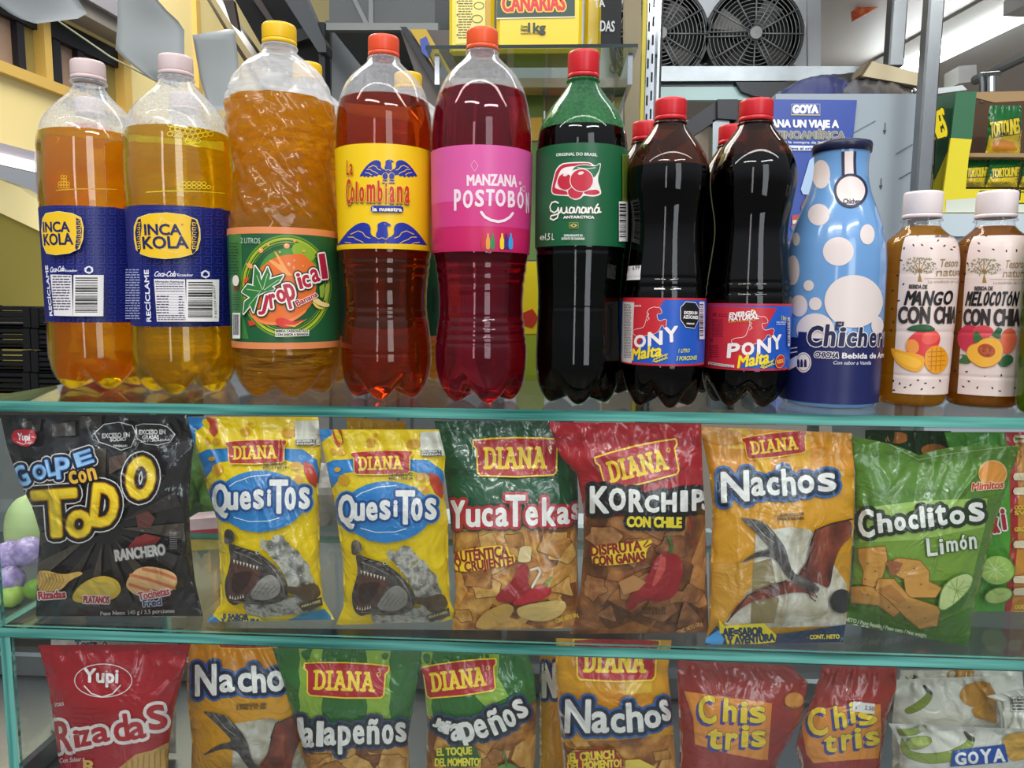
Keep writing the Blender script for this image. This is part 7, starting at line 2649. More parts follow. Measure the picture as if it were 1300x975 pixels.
# hanging sheets seen from behind, and the cord they hang on
paper = mat('grey_blue_sheet', '#979c9d', rough=0.4, var=(2, 0.06))


def sheet(label, pts, Y, curl, seed):
    ys = [p[1] for p in pts]
    y0, y1 = min(ys), max(ys)
    n = 14
    V, Fc = [], []
    # outline cut into rows so that the sheet can curl
    q = np.array(pts + [pts[0]], float)
    rows = []
    for i in range(n + 1):
        y = y0 + (y1 - y0) * min(max(i / n, 0.002), 0.998)
        xs = []
        for a, b_ in zip(q[:-1], q[1:]):
            if (a[1] - y) * (b_[1] - y) <= 0 and abs(a[1] - b_[1]) > 1e-6:
                xs.append(a[0] + (b_[0] - a[0]) * (y - a[1]) / (b_[1] - a[1]))
        rows.append((y, min(xs), max(xs)))
    m = 10
    for k in (0, 1):
        for i, (y, xa, xb) in enumerate(rows):
            for j in range(m + 1):
                x = xa + (xb - xa) * j / m
                YY = Y + curl * math.sin(2.6 * i / n) + curl * 0.5 * math.cos(3 * j / m) + k * 0.0012
                V.append(at(x, y, YY))
    o = (n + 1) * (m + 1)
    for i in range(n):
        for j in range(m):
            a = i * (m + 1) + j
            Fc.append((a, a + m + 1, a + m + 2, a + 1))
            Fc.append((o + a, o + a + 1, o + a + m + 2, o + a + m + 1))
        for j in (0, m):
            a = i * (m + 1) + j
            Fc.append((a, o + a, o + a + m + 1, a + m + 1))
    for i in (0, n):
        for j in range(m):
            a = i * (m + 1) + j
            Fc.append((a, a + 1, o + a + 1, o + a))
    return tag(mesh_obj('hanging_sheet', V, Fc, paper), label, 'sheet', 'grey sheets hanging over the bottles')


sheet('curled grey sheet hanging nearest the gallery windows, wide curved lower edge', [(-30, -60), (70, -60), (96, -6), (113, 21), (75, 28), (45, 30), (20, 22), (0, 8), (-30, -14)], 0.62, 0.03, 1)
sheet('large grey-blue sheet hanging slanted above the second pale cap', [(150, -60), (180, -60), (200, 0), (216, 18), (234, 33), (234, 76), (226, 112), (200, 107), (146, 66), (149, 30)], 0.66, 0.02, 2)
sheet('small upright grey sheet hanging beside the yellow-capped tall bottle', [(243, 38), (298, 37), (303, 80), (300, 140), (266, 140), (254, 100)], 0.70, 0.012, 3)
b = MB()
b.tube([at(40, -10, 0.75), at(76, 28, 0.74), at(140, 72, 0.73), at(204, 106, 0.72)], 0.0016, 6)
tag(b.build('hanging_string', mat('pale_green_cord', '#b3b894', rough=0.6)), 'pale green cord running down from the curled sheet', 'cord')
b = MB()
slab(b, [(70, 432), (82, 428), (82, 466), (68, 467)], 0.33, 0.001)
tag(b.build('paper_slip', mat('white_slip', '#dcdde2', rough=0.6)), 'small white paper slip behind the foot of the far-end bottle', 'paper')


# black market crates
def crate(label, x0, x1, y0, y1, Y):
    a, c = at(x0, y1, Y), at(x1, y0, Y)
    z0, z1 = float(a[2]), float(c[2])
    X0, X1 = float(a[0]), float(c[0])
    D = min(X1 - X0, 0.3)
    r = empty('crate', ((X0 + X1) / 2, Y + D / 2, z0), label, 'crate', 'black crates stacked by the olive wall')
    b = MB()
    h = (z1 - z0)
    for k in range(4):
        zz = z0 + h * (0.02 + 0.26 * k)
        b.box((X0, Y, zz), (X1, Y + 0.012, zz + h * 0.16))
        b.box((X0, Y + D - 0.012, zz), (X1, Y + D, zz + h * 0.16))
        b.box((X0, Y + 0.012, zz), (X0 + 0.012, Y + D - 0.012, zz + h * 0.16))
        b.box((X1 - 0.012, Y + 0.012, zz), (X1, Y + D - 0.012, zz + h * 0.16))
    b.box((X0, Y, z0), (X1, Y + D, z0 + 0.01))
    b.build('slatted_wall', black_plastic, r)
    for x in (X0, X1 - 0.03):
        for y in (Y - 0.004, Y + D - 0.026):
            b = MB()
            b.box((x, y, z0), (x + 0.03, y + 0.03, z1))
            b.build('corner_post', black_plastic, r)
    return r


zc = float(at(20, 487, 2.2)[2])
for i, (x0, x1, Yc, nm) in enumerate(((-75, 38, 2.2, 'outer stack'), (41, 132, 2.2, 'stack nearer the bottles'))):
    base = [498, 470, 442, 414] if i == 0 else [500, 472, 444, 416]
    for k in range(4):
        crate('black slatted market crate, %s of the %s by the olive wall' % (('lowest', 'second up', 'third up', 'topmost')[k], nm), x0, x1, base[k] - 25, base[k], Yc)
b = MB()
t0 = at(-90, 499, 2.1)
b.box((float(t0[0]), 2.15, -1.25), (float(at(150, 499, 2.1)[0]), 2.8, zc - 0.09))
tag(b.build('low_platform', mat('dark_platform', '#24221f', rough=0.8)), 'dark low platform carrying the stacked black crates', 'platform')

# glass shelf with packs of tea above the bottles
r = empty('tea_shelf', at(675, 60, 0.72), 'dark-edged glass shelf carrying yellow tea packs above the red-capped bottle', 'shelf')
ZTS = float(at(675, 56.5, 0.62)[2])
xa, xb = float(at(540, 60, 0.62)[0]), float(at(810, 60, 0.62)[0])
o = mesh_obj('glass_plate', [(x, y, z) for x in (xa, xb) for y in (0.62, 0.9) for z in (ZTS - 0.006, ZTS)],
             [(0, 1, 3, 2), (4, 6, 7, 5), (0, 4, 5, 1), (2, 3, 7, 6), (0, 2, 6, 4), (1, 5, 7, 3)],
             [glass_pane('tea_shelf_glass', (0.8, 0.86, 0.84)), mat('dark_glass_edge', '#22302f', rough=0.15)], r, [1, 1, 1, 1, 0, 0], smooth=False)
for px in (557, 798):
    b = MB()
    p = at(px, 104, 0.66)
    b.box((float(p[0]) - 0.004, 0.64, float(p[2]) - 0.01), (float(p[0]) + 0.004, 0.9, ZTS - 0.007))
    b.build('bracket', chrome, r)
ylw = mat('pack_yellow', '#dcbe18', rough=0.3, coat=0.3)


def tea_pack(label, x0, x1, top, Y, dep, fn, col):
    p0, p1 = at(x0, 56, Y), at(x1, top, Y)
    rr_ = empty('tea_pack', ((p0[0] + p1[0]) / 2, Y + dep / 2, ZTS), label, 'tea pack', 'yellow tea packs on the glass shelf')
    b = MB()
    b.box((float(p0[0]), Y, ZTS + 0.0005), (float(p1[0]), Y + dep, float(p1[2])), 0, 0.006)
    b.build('pack', col, rr_)
    plane_art(rr_, Y, (540, 0, 4.19), 'front_print', fn, kind='label')
    return rr_


def front_canarias(A):
    A.P([(385, -200), (795, -200), (795, 90), (380, 98)], '#173a30')
    A.S([(380, 98), (795, 90)], 6, '#d8d4b0')
    A.T('CANARIAS', 412, 60, 742, 52, 82, '#c2242a', bold=4, outline=[(7, '#e8b83a')])
    A.T('Cont.', 508, 146, 546, 146, 12, '#26332a', bold=0.8)
    A.T('Neto', 508, 165, 546, 165, 14, '#26332a', bold=0.8)
    A.T('1kg', 548, 168, 638, 168, 46, '#26332a', bold=2.5)
    A.T('Industria Brasileña', 508, 182, 630, 178, 8, '#26332a', bold=0.4)


def back_canarias(A):
    A.P([(165, -200), (318, -200), (320, 225), (160, 235)], '#d8c86a')
    A.lines(175, -40, 250, 14, 18, 6, '#4a4630', seed=2)
    A.E(285, 30, 26, 18, None, w=2, oc='#5a5638')
    A.E(275, 100, 28, 20, None, w=2, oc='#5a5638')
    A.E(285, 160, 24, 12, None, w=2, oc='#5a5638')
    A.EM([(170, y, 4, 5, 0) for y in (10, 78, 135, 185)], '#26241a')
    A.P([(320, -200), (345, -200), (348, 235), (322, 235)], '#b8901e')


tea_pack('yellow tea pack with green band and red name on the glass shelf', 630, 741, -70, 0.66, 0.09, front_canarias, ylw)
tea_pack('yellow tea pack turned backwards with printed directions above the orange cap', 570, 628, -75, 0.67, 0.09, back_canarias, mat('pack_yellow_side', '#d8bf1c', rough=0.3, coat=0.3))
tea_pack('narrow yellow tea pack standing behind the chalkboard', 742, 766, -70, 0.70, 0.06, lambda A: A.P([(810, 40), (828, 40), (828, 180), (806, 180)], '#173a30'), ylw)
bd = thing_slab('chalkboard', 'small black chalkboard with chalked capital letters on the glass shelf', 'sign', [('board', [([(764, -60), (791, -60), (788, 57), (763, 57)], 0.655, 0.006)], mat('chalk_black', '#17181a', rough=0.8, var=(20, 0.2)))])
plane_art(bd, 0.655, (540, 0, 4.19), 'chalk_letters', lambda A: (A.T('TA', 900, 40, 955, 36, 42, '#b9bcbb', bold=1.2), A.T('DAS', 930, 165, 1005, 168, 55, '#b9bcbb', bold=1.2), A.S([(885, 208), (872, 235)], 5, '#b9bcbb')), off=0.0008)
# steel ledge and packets below the tea shelf
thing_slab('steel_ledge', 'pinkish steel ledge below the tea packs', 'ledge', [('ledge', [([(560, 99), (812, 99), (812, 111), (560, 111)], 1.0, 0.2)], mat('pink_steel', '#b9a9a4', rough=0.4, metal=0.5))])
for i, (x0, x1, y0, y1, Yp, c, c2, lb) in enumerate([
        (650, 690, 116, 330, 1.06, '#5c7a34', '#b8902c', 'green packet with ochre foot below the steel ledge, beside the pink-label bottle'),
        (692, 742, 118, 330, 1.08, '#8a8a58', '#c8742c', 'drab green and orange packet right behind the red-capped bottle neck'),
        (744, 776, 122, 330, 1.05, '#a8a85a', '#5a7a3a', 'pale olive packet below the steel ledge'),
        (778, 806, 128, 330, 1.03, '#c4c6c0', '#8a9a8c', 'whitish packet below the ledge next to the slotted post')]):
    thing_slab('food_packet', lb, 'packet', [('packet', [([(x0, y0), (x1, y0 + 2), (x1 + 1, y1), (x0 + 2, y1)], Yp, 0.05)], mat('packet_%d' % i, c, rough=0.4, var=(14, 0.25))),
                                             ('printed_band', [([(x0 + 2, y0 + 35), (x1 - 2, y0 + 33), (x1 - 2, y0 + 62), (x0 + 2, y0 + 64)], Yp - 0.004, 0.003)], mat('packet_band_%d' % i, c2, rough=0.4, var=(20, 0.3)))], 'food packets below the steel ledge')
thing_slab('yellow_packet', 'yellow packet with green foot standing behind the pink and green bottles', 'packet', [('packet', [([(655, 332), (692, 332), (692, 424), (656, 424)], 0.31, 0.02)], mat('packet_bright', '#f0e22a', rough=0.35)),
           ('green_foot', [([(655, 424), (692, 424), (692, 484), (656, 484)], 0.311, 0.02)], mat('packet_green', '#a9c83a', rough=0.35)), ('printed_fruit', [([(662, 398), (676, 392), (684, 404), (676, 416), (664, 412)], 0.3085, 0.001)], mat('packet_red', '#c8402a', rough=0.4))])

thing_slab('beige_board', 'narrow beige board edge between the chalkboard and the slotted post', 'board', [('board', [([(793, -80), (815, -80), (812, 330), (793, 330)], 0.93, 0.03)], mat('beige_board', '#8f8468', rough=0.6, var=(6, 0.25)))])
thing_slab('packet_shelf', 'steel shelf edge behind the pink-label and green bottles carrying food packets', 'shelf', [('shelf_board', [([(640, 331), (836, 331), (836, 335), (640, 335)], 0.662, 0.5)], galv)])
# slotted chrome post
PX, PY = float(at(827, 110, 0.64)[0]), 0.64
po = empty('slotted_post', (PX, PY, -0.447), 'chrome slotted shelving post beside the malt bottles', 'post')
b = MB()
b.box((PX - 0.010, PY, -0.447), (PX + 0.004, PY + 0.02, 1.0))
b.box((PX + 0.004, PY - 0.004, -0.447), (PX + 0.016, PY + 0.02, 1.0), 0, 0.004)
b.build('upright', chrome, po)
b = MB()
for k in range(44):
    z = -0.35 + k * 0.03
    b.box((PX - 0.0085, PY - 0.0006, z), (PX - 0.0055, PY, z + 0.016))
    b.box((PX - 0.0015, PY - 0.0006, z + 0.008), (PX + 0.0015, PY, z + 0.024))
b.build('slots', mat('slot_black', '#0c0c0d', rough=0.8), po)
b = MB()
b.box((PX - 0.017, PY + 0.004, -0.447), (PX - 0.0105, PY + 0.02, 1.0))
b.build('yellow_strip', mat('yellow_strip', '#b9a92a', rough=0.5), po)

# cooling unit with two caged fans
CU = empty('cooling_unit', at(950, 95, 1.5), 'grey cooling unit with two round caged fans above the black bottles', 'cooling unit')
b = MB()
slab(b, [(700, -140), (1042, -140), (1042, 112), (700, 112)], 1.5, 0.35)
slab(b, [(1024, -140), (1042, -140), (1042, 112), (1026, 112)], 1.49, 0.01)
b.build('housing', mat('unit_grey', '#b3b7b9', rough=0.35, metal=0.3, var=(3, 0.06)), CU)
guard_m = mat('guard_wire', '#8a8c8b', rough=0.35, metal=0.6)
blade_m = mat('fan_blade', '#6f6e69', rough=0.4, metal=0.5)
for cxp, rp in ((958, 55), (838, 55)):
    c = at(cxp, 44, 1.42)
    R_ = rp * (1.42 + 0.66) / F
    b = MB()
    b.lathe([(R_ * 1.0, 0), (R_ * 1.06, 0.0), (R_ * 1.06, 0.08), (R_ * 1.0, 0.08)], (0, 0, 0), 56)
    rot = lambda P: [(c[0] + p[0], c[1] + p[2], c[2] + p[1]) for p in P]
    s_ = MB()
    s_.add(rot(b.V[0]), b.F)
    sh = s_.build('fan_shroud', mat('shroud_dark', '#3a3b3b', rough=0.4, metal=0.4), CU, smooth=False)
    b = MB()
    b.lathe([(0.001, 0.078), (R_ * 1.0, 0.078)], (0, 0, 0), 40)
    s_ = MB()
    s_.add(rot(b.V[0]), b.F)
    s_.build('fan_recess', mat('recess_black', '#1d1d1d', rough=0.7), sh)
    b = MB()
    for k in range(11):
        rr2 = R_ * (0.14 + 0.083 * k)
        b.tube([(c[0] + rr2 * math.cos(t), c[1] - 0.006 * (1 - k / 11), c[2] + rr2 * math.sin(t)) for t in np.linspace(0, 2 * math.pi, 41)], 0.0013, 5, cap=False)
    for k in range(12):
        a = k * math.pi / 6
        for d in ((-0.006, 0.006) if k % 4 == 2 else (0,)):
            px_, pz_ = -math.sin(a) * d, math.cos(a) * d
            b.tube([(c[0] + px_, c[1] - 0.009, c[2] + pz_), (c[0] + px_ + R_ * 1.04 * math.cos(a), c[1] - 0.003, c[2] + pz_ + R_ * 1.04 * math.sin(a))], 0.0022, 6)
    b.build('fan_guard', guard_m, CU, smooth=True)
    b = MB()
    b.lathe([(0.001, -0.006), (R_ * 0.13, -0.005), (R_ * 0.13, 0.005)], (0, 0, 0), 20)
    s_ = MB()
    s_.add(rot([(p[0], p[1], p[2] - 0.012) for p in b.V[0]]), b.F)
    s_.build('guard_badge', mat('badge_grey', '#9c9e9d', rough=0.4), CU)
    b = MB()
    for k in range(4):
        a0 = k * math.pi / 2 + 0.5
        f_, g_ = [], []
        for t, rr2 in ((0, 0.15), (0.1, 0.5), (0.25, 0.92), (0.75, 0.92), (0.85, 0.6), (0.8, 0.15)):
            a = a0 + t
            f_.append((c[0] + R_ * rr2 * math.cos(a), c[1] + 0.03 + 0.03 * t, c[2] + R_ * rr2 * math.sin(a)))
            g_.append((f_[-1][0], f_[-1][1] + 0.003, f_[-1][2]))
        b.prism(f_, g_)
    b.build('fan_blades', blade_m, CU)
    for a in (0.3, 2.9, -0.6, 3.7):
        b = MB()
        b.tube([(c[0] + R_ * 1.12 * math.cos(a) + 0.012 * math.cos(t), c[1] + 0.04, c[2] + R_ * 1.12 * math.sin(a) + 0.012 * math.sin(t)) for t in np.linspace(0, 6.283, 13)], 0.003, 5, cap=False)
        b.build('mounting_lug', guard_m, CU)

# steel shelf bar, glass ledge and black bracket under the cooling unit
sb = thing_slab('steel_shelf', 'galvanised steel shelf bar with teal glass strip, in front of the caged fans', 'shelf', [('shelf_edge', [([(836, 84), (1096, 84), (1096, 102), (836, 103)], 1.1, 0.012)], galv),
     ('shelf_board', [([(836, 97), (1096, 97), (1096, 100), (836, 100)], 1.112, 0.388)], steel), ('upright', [([(1046, 101), (1056, 101), (1030, 815), (1020, 815)], 1.15, 0.03)], galv)])
b = MB()
slab(b, [(838, 109), (975, 110), (990, 127), (838, 127)], 1.115, 0.02)
b.build('glass_plate', mat('teal_glass', '#a4c8c4', rough=0.25), sb)
b = MB()
slab(b, [(838, 103), (972, 103), (975, 110), (838, 110)], 1.115, 0.02)
b.build('dark_rim', mat('dark_rim', '#2c3c3a', rough=0.3), sb)
b = MB()
slab(b, [(934, 104), (1000, 104), (1000, 126), (958, 122), (942, 116)], 1.1, 0.04)
b.build('bracket', dark_steel, sb)
fr = thing_slab('steel_stand', 'black and galvanised stand with diagonal brace between the two black bottles', 'stand',
     [('head_block', [([(911, 126), (937, 126), (936, 152), (911, 150)], 0.92, 0.05)], dark_steel), ('brace', [([(911, 127), (911, 152), (850, 192), (820, 214), (820, 196), (852, 168)], 0.93, 0.03)], dark_steel),
      ('upright', [([(905, 152), (926, 152), (922, 520), (902, 520)], 0.93, 0.04)], galv), ('dark_upright', [([(927, 152), (936, 152), (932, 520), (924, 520)], 0.94, 0.04)], dark_steel)])
# grey carton with a blue poster, folded bags and a card box on it
gb = thing_slab('grey_carton', 'big grey carton behind the polka-dot bottle, faint arrows on its face', 'carton', [('carton_body', [([(985, 119), (1164, 119), (1150, 540), (985, 540)], 0.74, 0.25)], mat('grey_card', '#9aa5ac', rough=0.6, var=(7, 0.05))),
     ('dark_corner', [([(1164, 119), (1172, 120), (1157, 540), (1150, 540)], 0.745, 0.25)], mat('dark_corner', '#26282b', rough=0.6))])


def carton_marks(A):
    A.S([(505, 318), (615, 258)], 5, '#6a757c')
    A.S([(666, 268), (662, 325)], 4, '#3f494f')
    A.P([(654, 305), (672, 305), (662, 328)], '#3f494f')
    A.S([(645, 555), (643, 605)], 4, '#3f494f')
    A.P([(634, 590), (652, 590), (643, 612)], '#3f494f')
    A.S([(722, 428), (805, 380)], 6, '#6a757c')
    A.S([(740, 555), (806, 518)], 6, '#5a656c')


plane_art(gb, 0.74, (960, 90, 4.0625), 'printed_marks', carton_marks)
ps = thing_slab('poster', 'blue prize poster with white capital letters on the grey carton', 'poster', [('sheet', [([(976, 126), (1088, 127), (1078, 225), (1066, 335), (1062, 460), (974, 460)], 0.737, 0.0015)], mat('poster_blue', '#22439c', rough=0.35, var=(9, 0.08)))])


def poster_art(A):
    A.R(182, 172, 328, 228, '#31509e', w=2, oc='#c8b88a')
    A.T('GOYA', 190, 216, 318, 216, 38, '#eceef2', bold=4)
    A.S([(182, 226), (328, 228)], 5, '#c8b88a')
    A.T('GANA UN VIAJE A', 44, 288, 424, 292, 36, '#e8eaf0', bold=3)
    A.T('LATINOAMÉRICA', 40, 348, 456, 350, 36, '#7e7f78', bold=2.4, outline=[(2, '#c8c4a8')])
    A.T('por la compra de 8 productos', 120, 372, 450, 378, 12, '#c8d0e8', bold=0.8)
    A.P([(120, 384), (425, 388), (420, 412), (120, 410)], '#dfe4ee')
    A.T('y lleva el origen contigo', 150, 406, 410, 408, 14, '#2a4690', bold=0.8)
    A.P([(230, 610), (275, 460), (302, 440), (300, 520), (275, 640), (240, 635)], '#a9c4e0')
    A.P([(232, 700), (262, 640), (276, 640), (262, 720), (240, 760)], '#8a5a48')
    A.P([(185, 745), (225, 740), (225, 800), (185, 800)], '#b8402e')
    A.P([(188, 770), (224, 768), (224, 785), (188, 788)], '#d8d4c8')
    A.P([(180, 800), (215, 795), (212, 822), (182, 822)], '#5a6a9a')
    A.T('bases en tienda', 150, 890, 300, 890, 10, '#b8c4e0', bold=0.5)


plane_art(ps, 0.737, (960, 90, 4.0625), 'poster_print', poster_art, kind='label')
fb = empty('folded_bag', at(1080, 120, 0.8), 'crumpled dark blue and black folded bag lying on the grey carton', 'bag')
rnd = random.Random(8)


def crumple(name, x0, x1, top, bot, Y, dep, m, seed, amp=5):
    rnd = random.Random(seed)
    n, k = 26, 8
    hs = [rnd.uniform(-1, 1) for _ in range(60)]
    V, Fc = [], []
    for j in range(k + 1):
        for i in range(n + 1):
            x = x0 + (x1 - x0) * i / n
            e = math.sin(math.pi * i / n) ** 0.4
            yt = np.interp(i / n, np.linspace(0, 1, len(top)), top)
            t = j / k
            y = bot + (yt - bot) * e * math.sin(math.pi * min(1, t * 1.0 + 0.0)) + hs[(i * 3 + j * 7) % 60] * amp * 0.25
            V.append(at(x, min(y, bot), Y + dep * t + hs[(i * 5 + j * 11) % 60] * 0.006))
    for j in range(k):
        for i in range(n):
            a = j * (n + 1) + i
            Fc.append((a, a + 1, a + n + 2, a + n + 1))
    # underside
    o = len(V)
    V += [at(x0 + (x1 - x0) * i / n, bot, Y + dep * j) for j in (0, 1) for i in range(n + 1)]
    for i in range(n):
        Fc.append((o + i, o + i + 1, o + n + 2 + i, o + n + 1 + i))
    return mesh_obj(name, V, Fc, m, fb)


crumple('blue_fold', 985, 1100, [114, 101, 96, 94, 98, 112], 121, 0.76, 0.2, mat('navy_vinyl', '#141f5c', rough=0.3, coat=0.15), 2)
crumple('black_fold', 1000, 1168, [110, 97, 93, 92, 96, 100, 112], 116, 0.80, 0.2, mat('black_vinyl', '#15161c', rough=0.3, coat=0.2), 5, 8)
crumple('grey_fold', 1060, 1164, [108, 96, 98, 100, 110], 121, 0.755, 0.16, mat('grey_film', '#47464a', rough=0.3, coat=0.2), 7, 7)
cb = empty('card_box', at(1130, 108, 0.84), 'small cream card box lying askew on the folded bag', 'box')
b = MB()
slab(b, [(1104, 77), (1170, 93), (1166, 109), (1093, 96)], 0.80, 0.06)
b.build('box_face', mat('cream_card', '#cdbf9c', rough=0.7), cb)
b = MB()
slab(b, [(1104, 76), (1092, 95), (1094, 98), (1107, 78)], 0.799, 0.06)
b.build('box_flap', mat('brown_card', '#5a4c38', rough=0.7), cb)
thing_slab('paper_sheet', 'white papers lying on the green and yellow carton', 'paper', [('papers', [([(1190, 112), (1222, 108), (1228, 114), (1190, 119)], 0.80, 0.1)], mat('white_papers', '#cfd8d8', rough=0.5))])

# stainless posts
for nm, lb, x, y, Yp, w in (('steel_post', 'stainless steel post right in front of the ceiling light, scratched face', 1186, 60, 0.66, 0.026), ('steel_post', 'thinner stainless steel post next to the caged fans', 1141, 40, 1.0, 0.032)):
    p = at(x, y, Yp)
    b = MB()
    b.box((float(p[0]) - w / 2, Yp, -0.447 if Yp < 0.9 else float(at(x, 84, Yp)[2])), (float(p[0]) + w / 2, Yp + w, 1.0), 0, 0.003)
    tag(b.build(nm, steel), lb, 'post')

# ceiling light with two lit tubes, junction box and pipe
ZL = 0.93
p0, p1 = atz(1110, 108, ZL), atz(1330, -2, ZL)
cl = empty('ceiling_light', (p0 + p1) / 2, 'long lit fluorescent ceiling light under the white kiosk ceiling', 'ceiling light')
b = MB()
b.bar(p0 + [0, 0, 0.05], p1 + [0, 0, 0.05], 0.06, 0.05)
b.build('housing', white_paint, cl)
d = (p1 - p0) / np.linalg.norm(p1 - p0)
sd = np.array([-d[1], d[0], 0])
for k in (-1, 1):
    b = MB()
    b.tube([p0 + sd * 0.035 * k + d * 0.03, p1 + sd * 0.035 * k - d * 0.08], 0.016, 12)
    b.build('tube', mat('lit_fluorescent', '#f6fdff', emis=11.0), cl)
b = MB()
b.bar(p1 - d * 0.08, p1 + d * 0.02, 0.13, 0.04)
b.build('end_cap', mat('clear_plastic', '#d8dcdc', rough=0.2), cl)
thing_slab('junction_box', 'small white junction box under the kiosk ceiling', 'box', [('lid', [([(1217, 84), (1240, 82), (1240, 103), (1217, 106)], 2.25, 0.1)], white_paint)])
b = MB()
b.tube([at(1238, 102, 1.3), at(1275, 84, 1.2), at(1330, 58, 1.1)], 0.012, 10)
tag(b.build('pipe', grey_paint), 'grey pipe slanting along the kiosk ceiling', 'pipe')
tp = empty('tap_fitting', at(1252, 118, 0.98), 'chrome tap fitting standing behind the open snack carton', 'tap')
b = MB()
b.tube([at(1257, 130, 0.98), at(1257, 98, 0.98)], 0.010, 12)
b.build('spout', chrome, tp)
b = MB()
b.tube([at(1246, 130, 0.97), at(1246, 97, 0.97)], 0.004, 10)
b.tube([at(1244, 96, 0.97), at(1268, 94, 0.99)], 0.006, 10)
b.build('handle', chrome, tp)
pc = thing_slab('picture_strip', 'colourful orange picture strip high behind the thin steel post', 'picture', [('picture', [([(1082, 14), (1120, -12), (1120, 6), (1083, 27)], 1.8, 0.01)], noise_mat('orange_picture', ['#a8261a', '#e0642a', '#e8c8a0'], scale=25, rough=0.4, bump=0))])
thing_slab('picture_strip', 'yellow and blue picture strip between kiosk panels behind the two orange caps', 'picture', [('picture', [([(520, 37), (541, 37), (578, 100), (568, 112)], 1.27, 0.006)], mat('yellow_picture', '#e0b81e', rough=0.4)),
      ('blue_figure', [([(533, 50), (541, 46), (548, 62), (544, 74), (535, 66)], 1.266, 0.003)], mat('blue_figure', '#3a5ac0', rough=0.4))])

# open snack carton on a white side counter
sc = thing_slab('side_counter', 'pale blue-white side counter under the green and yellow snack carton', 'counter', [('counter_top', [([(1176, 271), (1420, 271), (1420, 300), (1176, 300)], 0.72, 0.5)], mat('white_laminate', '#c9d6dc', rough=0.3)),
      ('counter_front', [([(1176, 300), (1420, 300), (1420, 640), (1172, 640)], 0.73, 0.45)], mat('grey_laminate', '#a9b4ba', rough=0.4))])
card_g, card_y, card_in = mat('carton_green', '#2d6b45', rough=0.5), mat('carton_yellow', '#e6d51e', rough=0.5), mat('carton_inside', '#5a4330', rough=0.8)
tc_ = thing_slab('snack_carton', 'open green and yellow display carton full of small snack bags', 'carton',
      [('side_wall', [([(1190, 122), (1214, 117), (1203, 192), (1186, 230)], 0.78, 0.004)], mat('carton_green_shaded', '#1f4a30', rough=0.5)),  # side wall uses darkened front green and yellow: its shade is painted in
       ('side_wall', [([(1203, 192), (1210, 178), (1196, 270), (1178, 270), (1186, 228)], 0.78, 0.004)], mat('carton_yellow_shaded', '#b0a418', rough=0.5)),
       ('front_flap', [([(1214, 117), (1240, 116), (1234, 177), (1207, 175)], 0.74, 0.004)], card_g),
       ('front_flap', [([(1207, 175), (1234, 177), (1230, 198), (1226, 240), (1400, 240), (1400, 270), (1194, 270)], 0.74, 0.004)], card_y),
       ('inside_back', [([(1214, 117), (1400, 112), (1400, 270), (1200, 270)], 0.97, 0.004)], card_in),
       ('top_flap', [([(1236, 117), (1400, 113), (1400, 119), (1300, 128), (1262, 130), (1238, 124)], 0.76, 0.006)], mat('kraft_card', '#a88a62', rough=0.8)),
       ('inside_shelf', [([(1228, 194), (1400, 195), (1400, 200), (1228, 199)], 0.76, 0.18)], mat('kraft_card', '#a88a62', rough=0.8))])


def carton_front(A):
    A.T('TORTOLINES', 565, 655, 860, 640, 52, '#e8d020', bold=3.5, outline=[(7, '#2f3a1c')], shear=0.1)
    A.P([(395, 640), (780, 610), (780, 700), (390, 700)], '#d6dccb')
    A.T('TORTOLINES', 560, 650, 860, 650, 44, '#e8d020', bold=3.5, outline=[(6, '#3a3a1c')], shear=0.1)


plane_art(tc_, 0.74, (1100, 90, 3.9), 'carton_print', carton_front)


def carton_side(A):
    A.T('NES', 332, 338, 400, 318, 112, '#e8d020', bold=4, outline=[(6, '#3a3a1c')], taper=1.2, shear=0.15)


plane_art(tc_, 0.738, (1100, 90, 3.9), 'carton_side_print', carton_side)


class MiniBag(Bag):
    pass


def mini(label, left, right, Y, seed, text=True):
    B_ = Bag(label, 'small snack bags in the carton', (1100, 90, 3.9), left, right, mat('mini_green', '#1f6a34', rough=0.25, coat=0.4), 0.1, Y, bulge=0.012, seed=seed, base_y=None if False else Y, name='small_snack_bag', bottom_seal=False, wr=0.6)
    A = B_.art
    g = A.sub()
    l, r = np.array(left), np.array(right)
    h = l[-1][1] - l[0][1]
    g.P([(l[0][0], l[0][1] + h * 0.62), (r[0][0], r[0][1] + h * 0.5), tuple(r[-1]), tuple(l[-1])], '#e0c022')
    g.T('TORTOLINES', l[0][0] + 10, l[0][1] + h * 0.66, r[0][0] - 8, r[0][1] + h * 0.56, h * 0.30, '#ecd42a', bold=2, outline=[(4, '#2f3a1c')], shear=0.1)
    if text:
        g.T('Limón', l[0][0] + 45, l[0][1] + h * 0.62, r[0][0] - 60, r[0][1] + h * 0.6, h * 0.08, '#2f3a1c', bold=1)
        g.P([(l[0][0] + 15, l[-1][1] - 60), (l[0][0] + 60, l[-1][1] - 75), (r[0][0] - 40, l[-1][1] - 60), (r[0][0] - 20, l[-1][1] - 20), (l[0][0] + 20, l[-1][1] - 15)], '#d8903a')
    g.build('printed_front', B_.root)


_oz = Bag.__init__
mini('small green and yellow snack bag standing upright inside the carton', [(608, 170), (600, 280), (588, 412)], [(768, 172), (768, 280), (760, 420)], 0.88, 3)
mini('small snack bag lying at the corner of the carton opening', [(490, 430), (482, 500), (475, 575)], [(612, 440), (600, 500), (585, 575)], 0.79, 5, False)
mini('small snack bag in the middle of the carton opening', [(612, 435), (598, 500), (588, 575)], [(770, 440), (755, 500), (745, 575)], 0.785, 6, False)
mini('small snack bag at the far side of the carton opening', [(772, 440), (765, 500), (755, 575)], [(900, 445), (900, 500), (900, 575)], 0.79, 7, False)

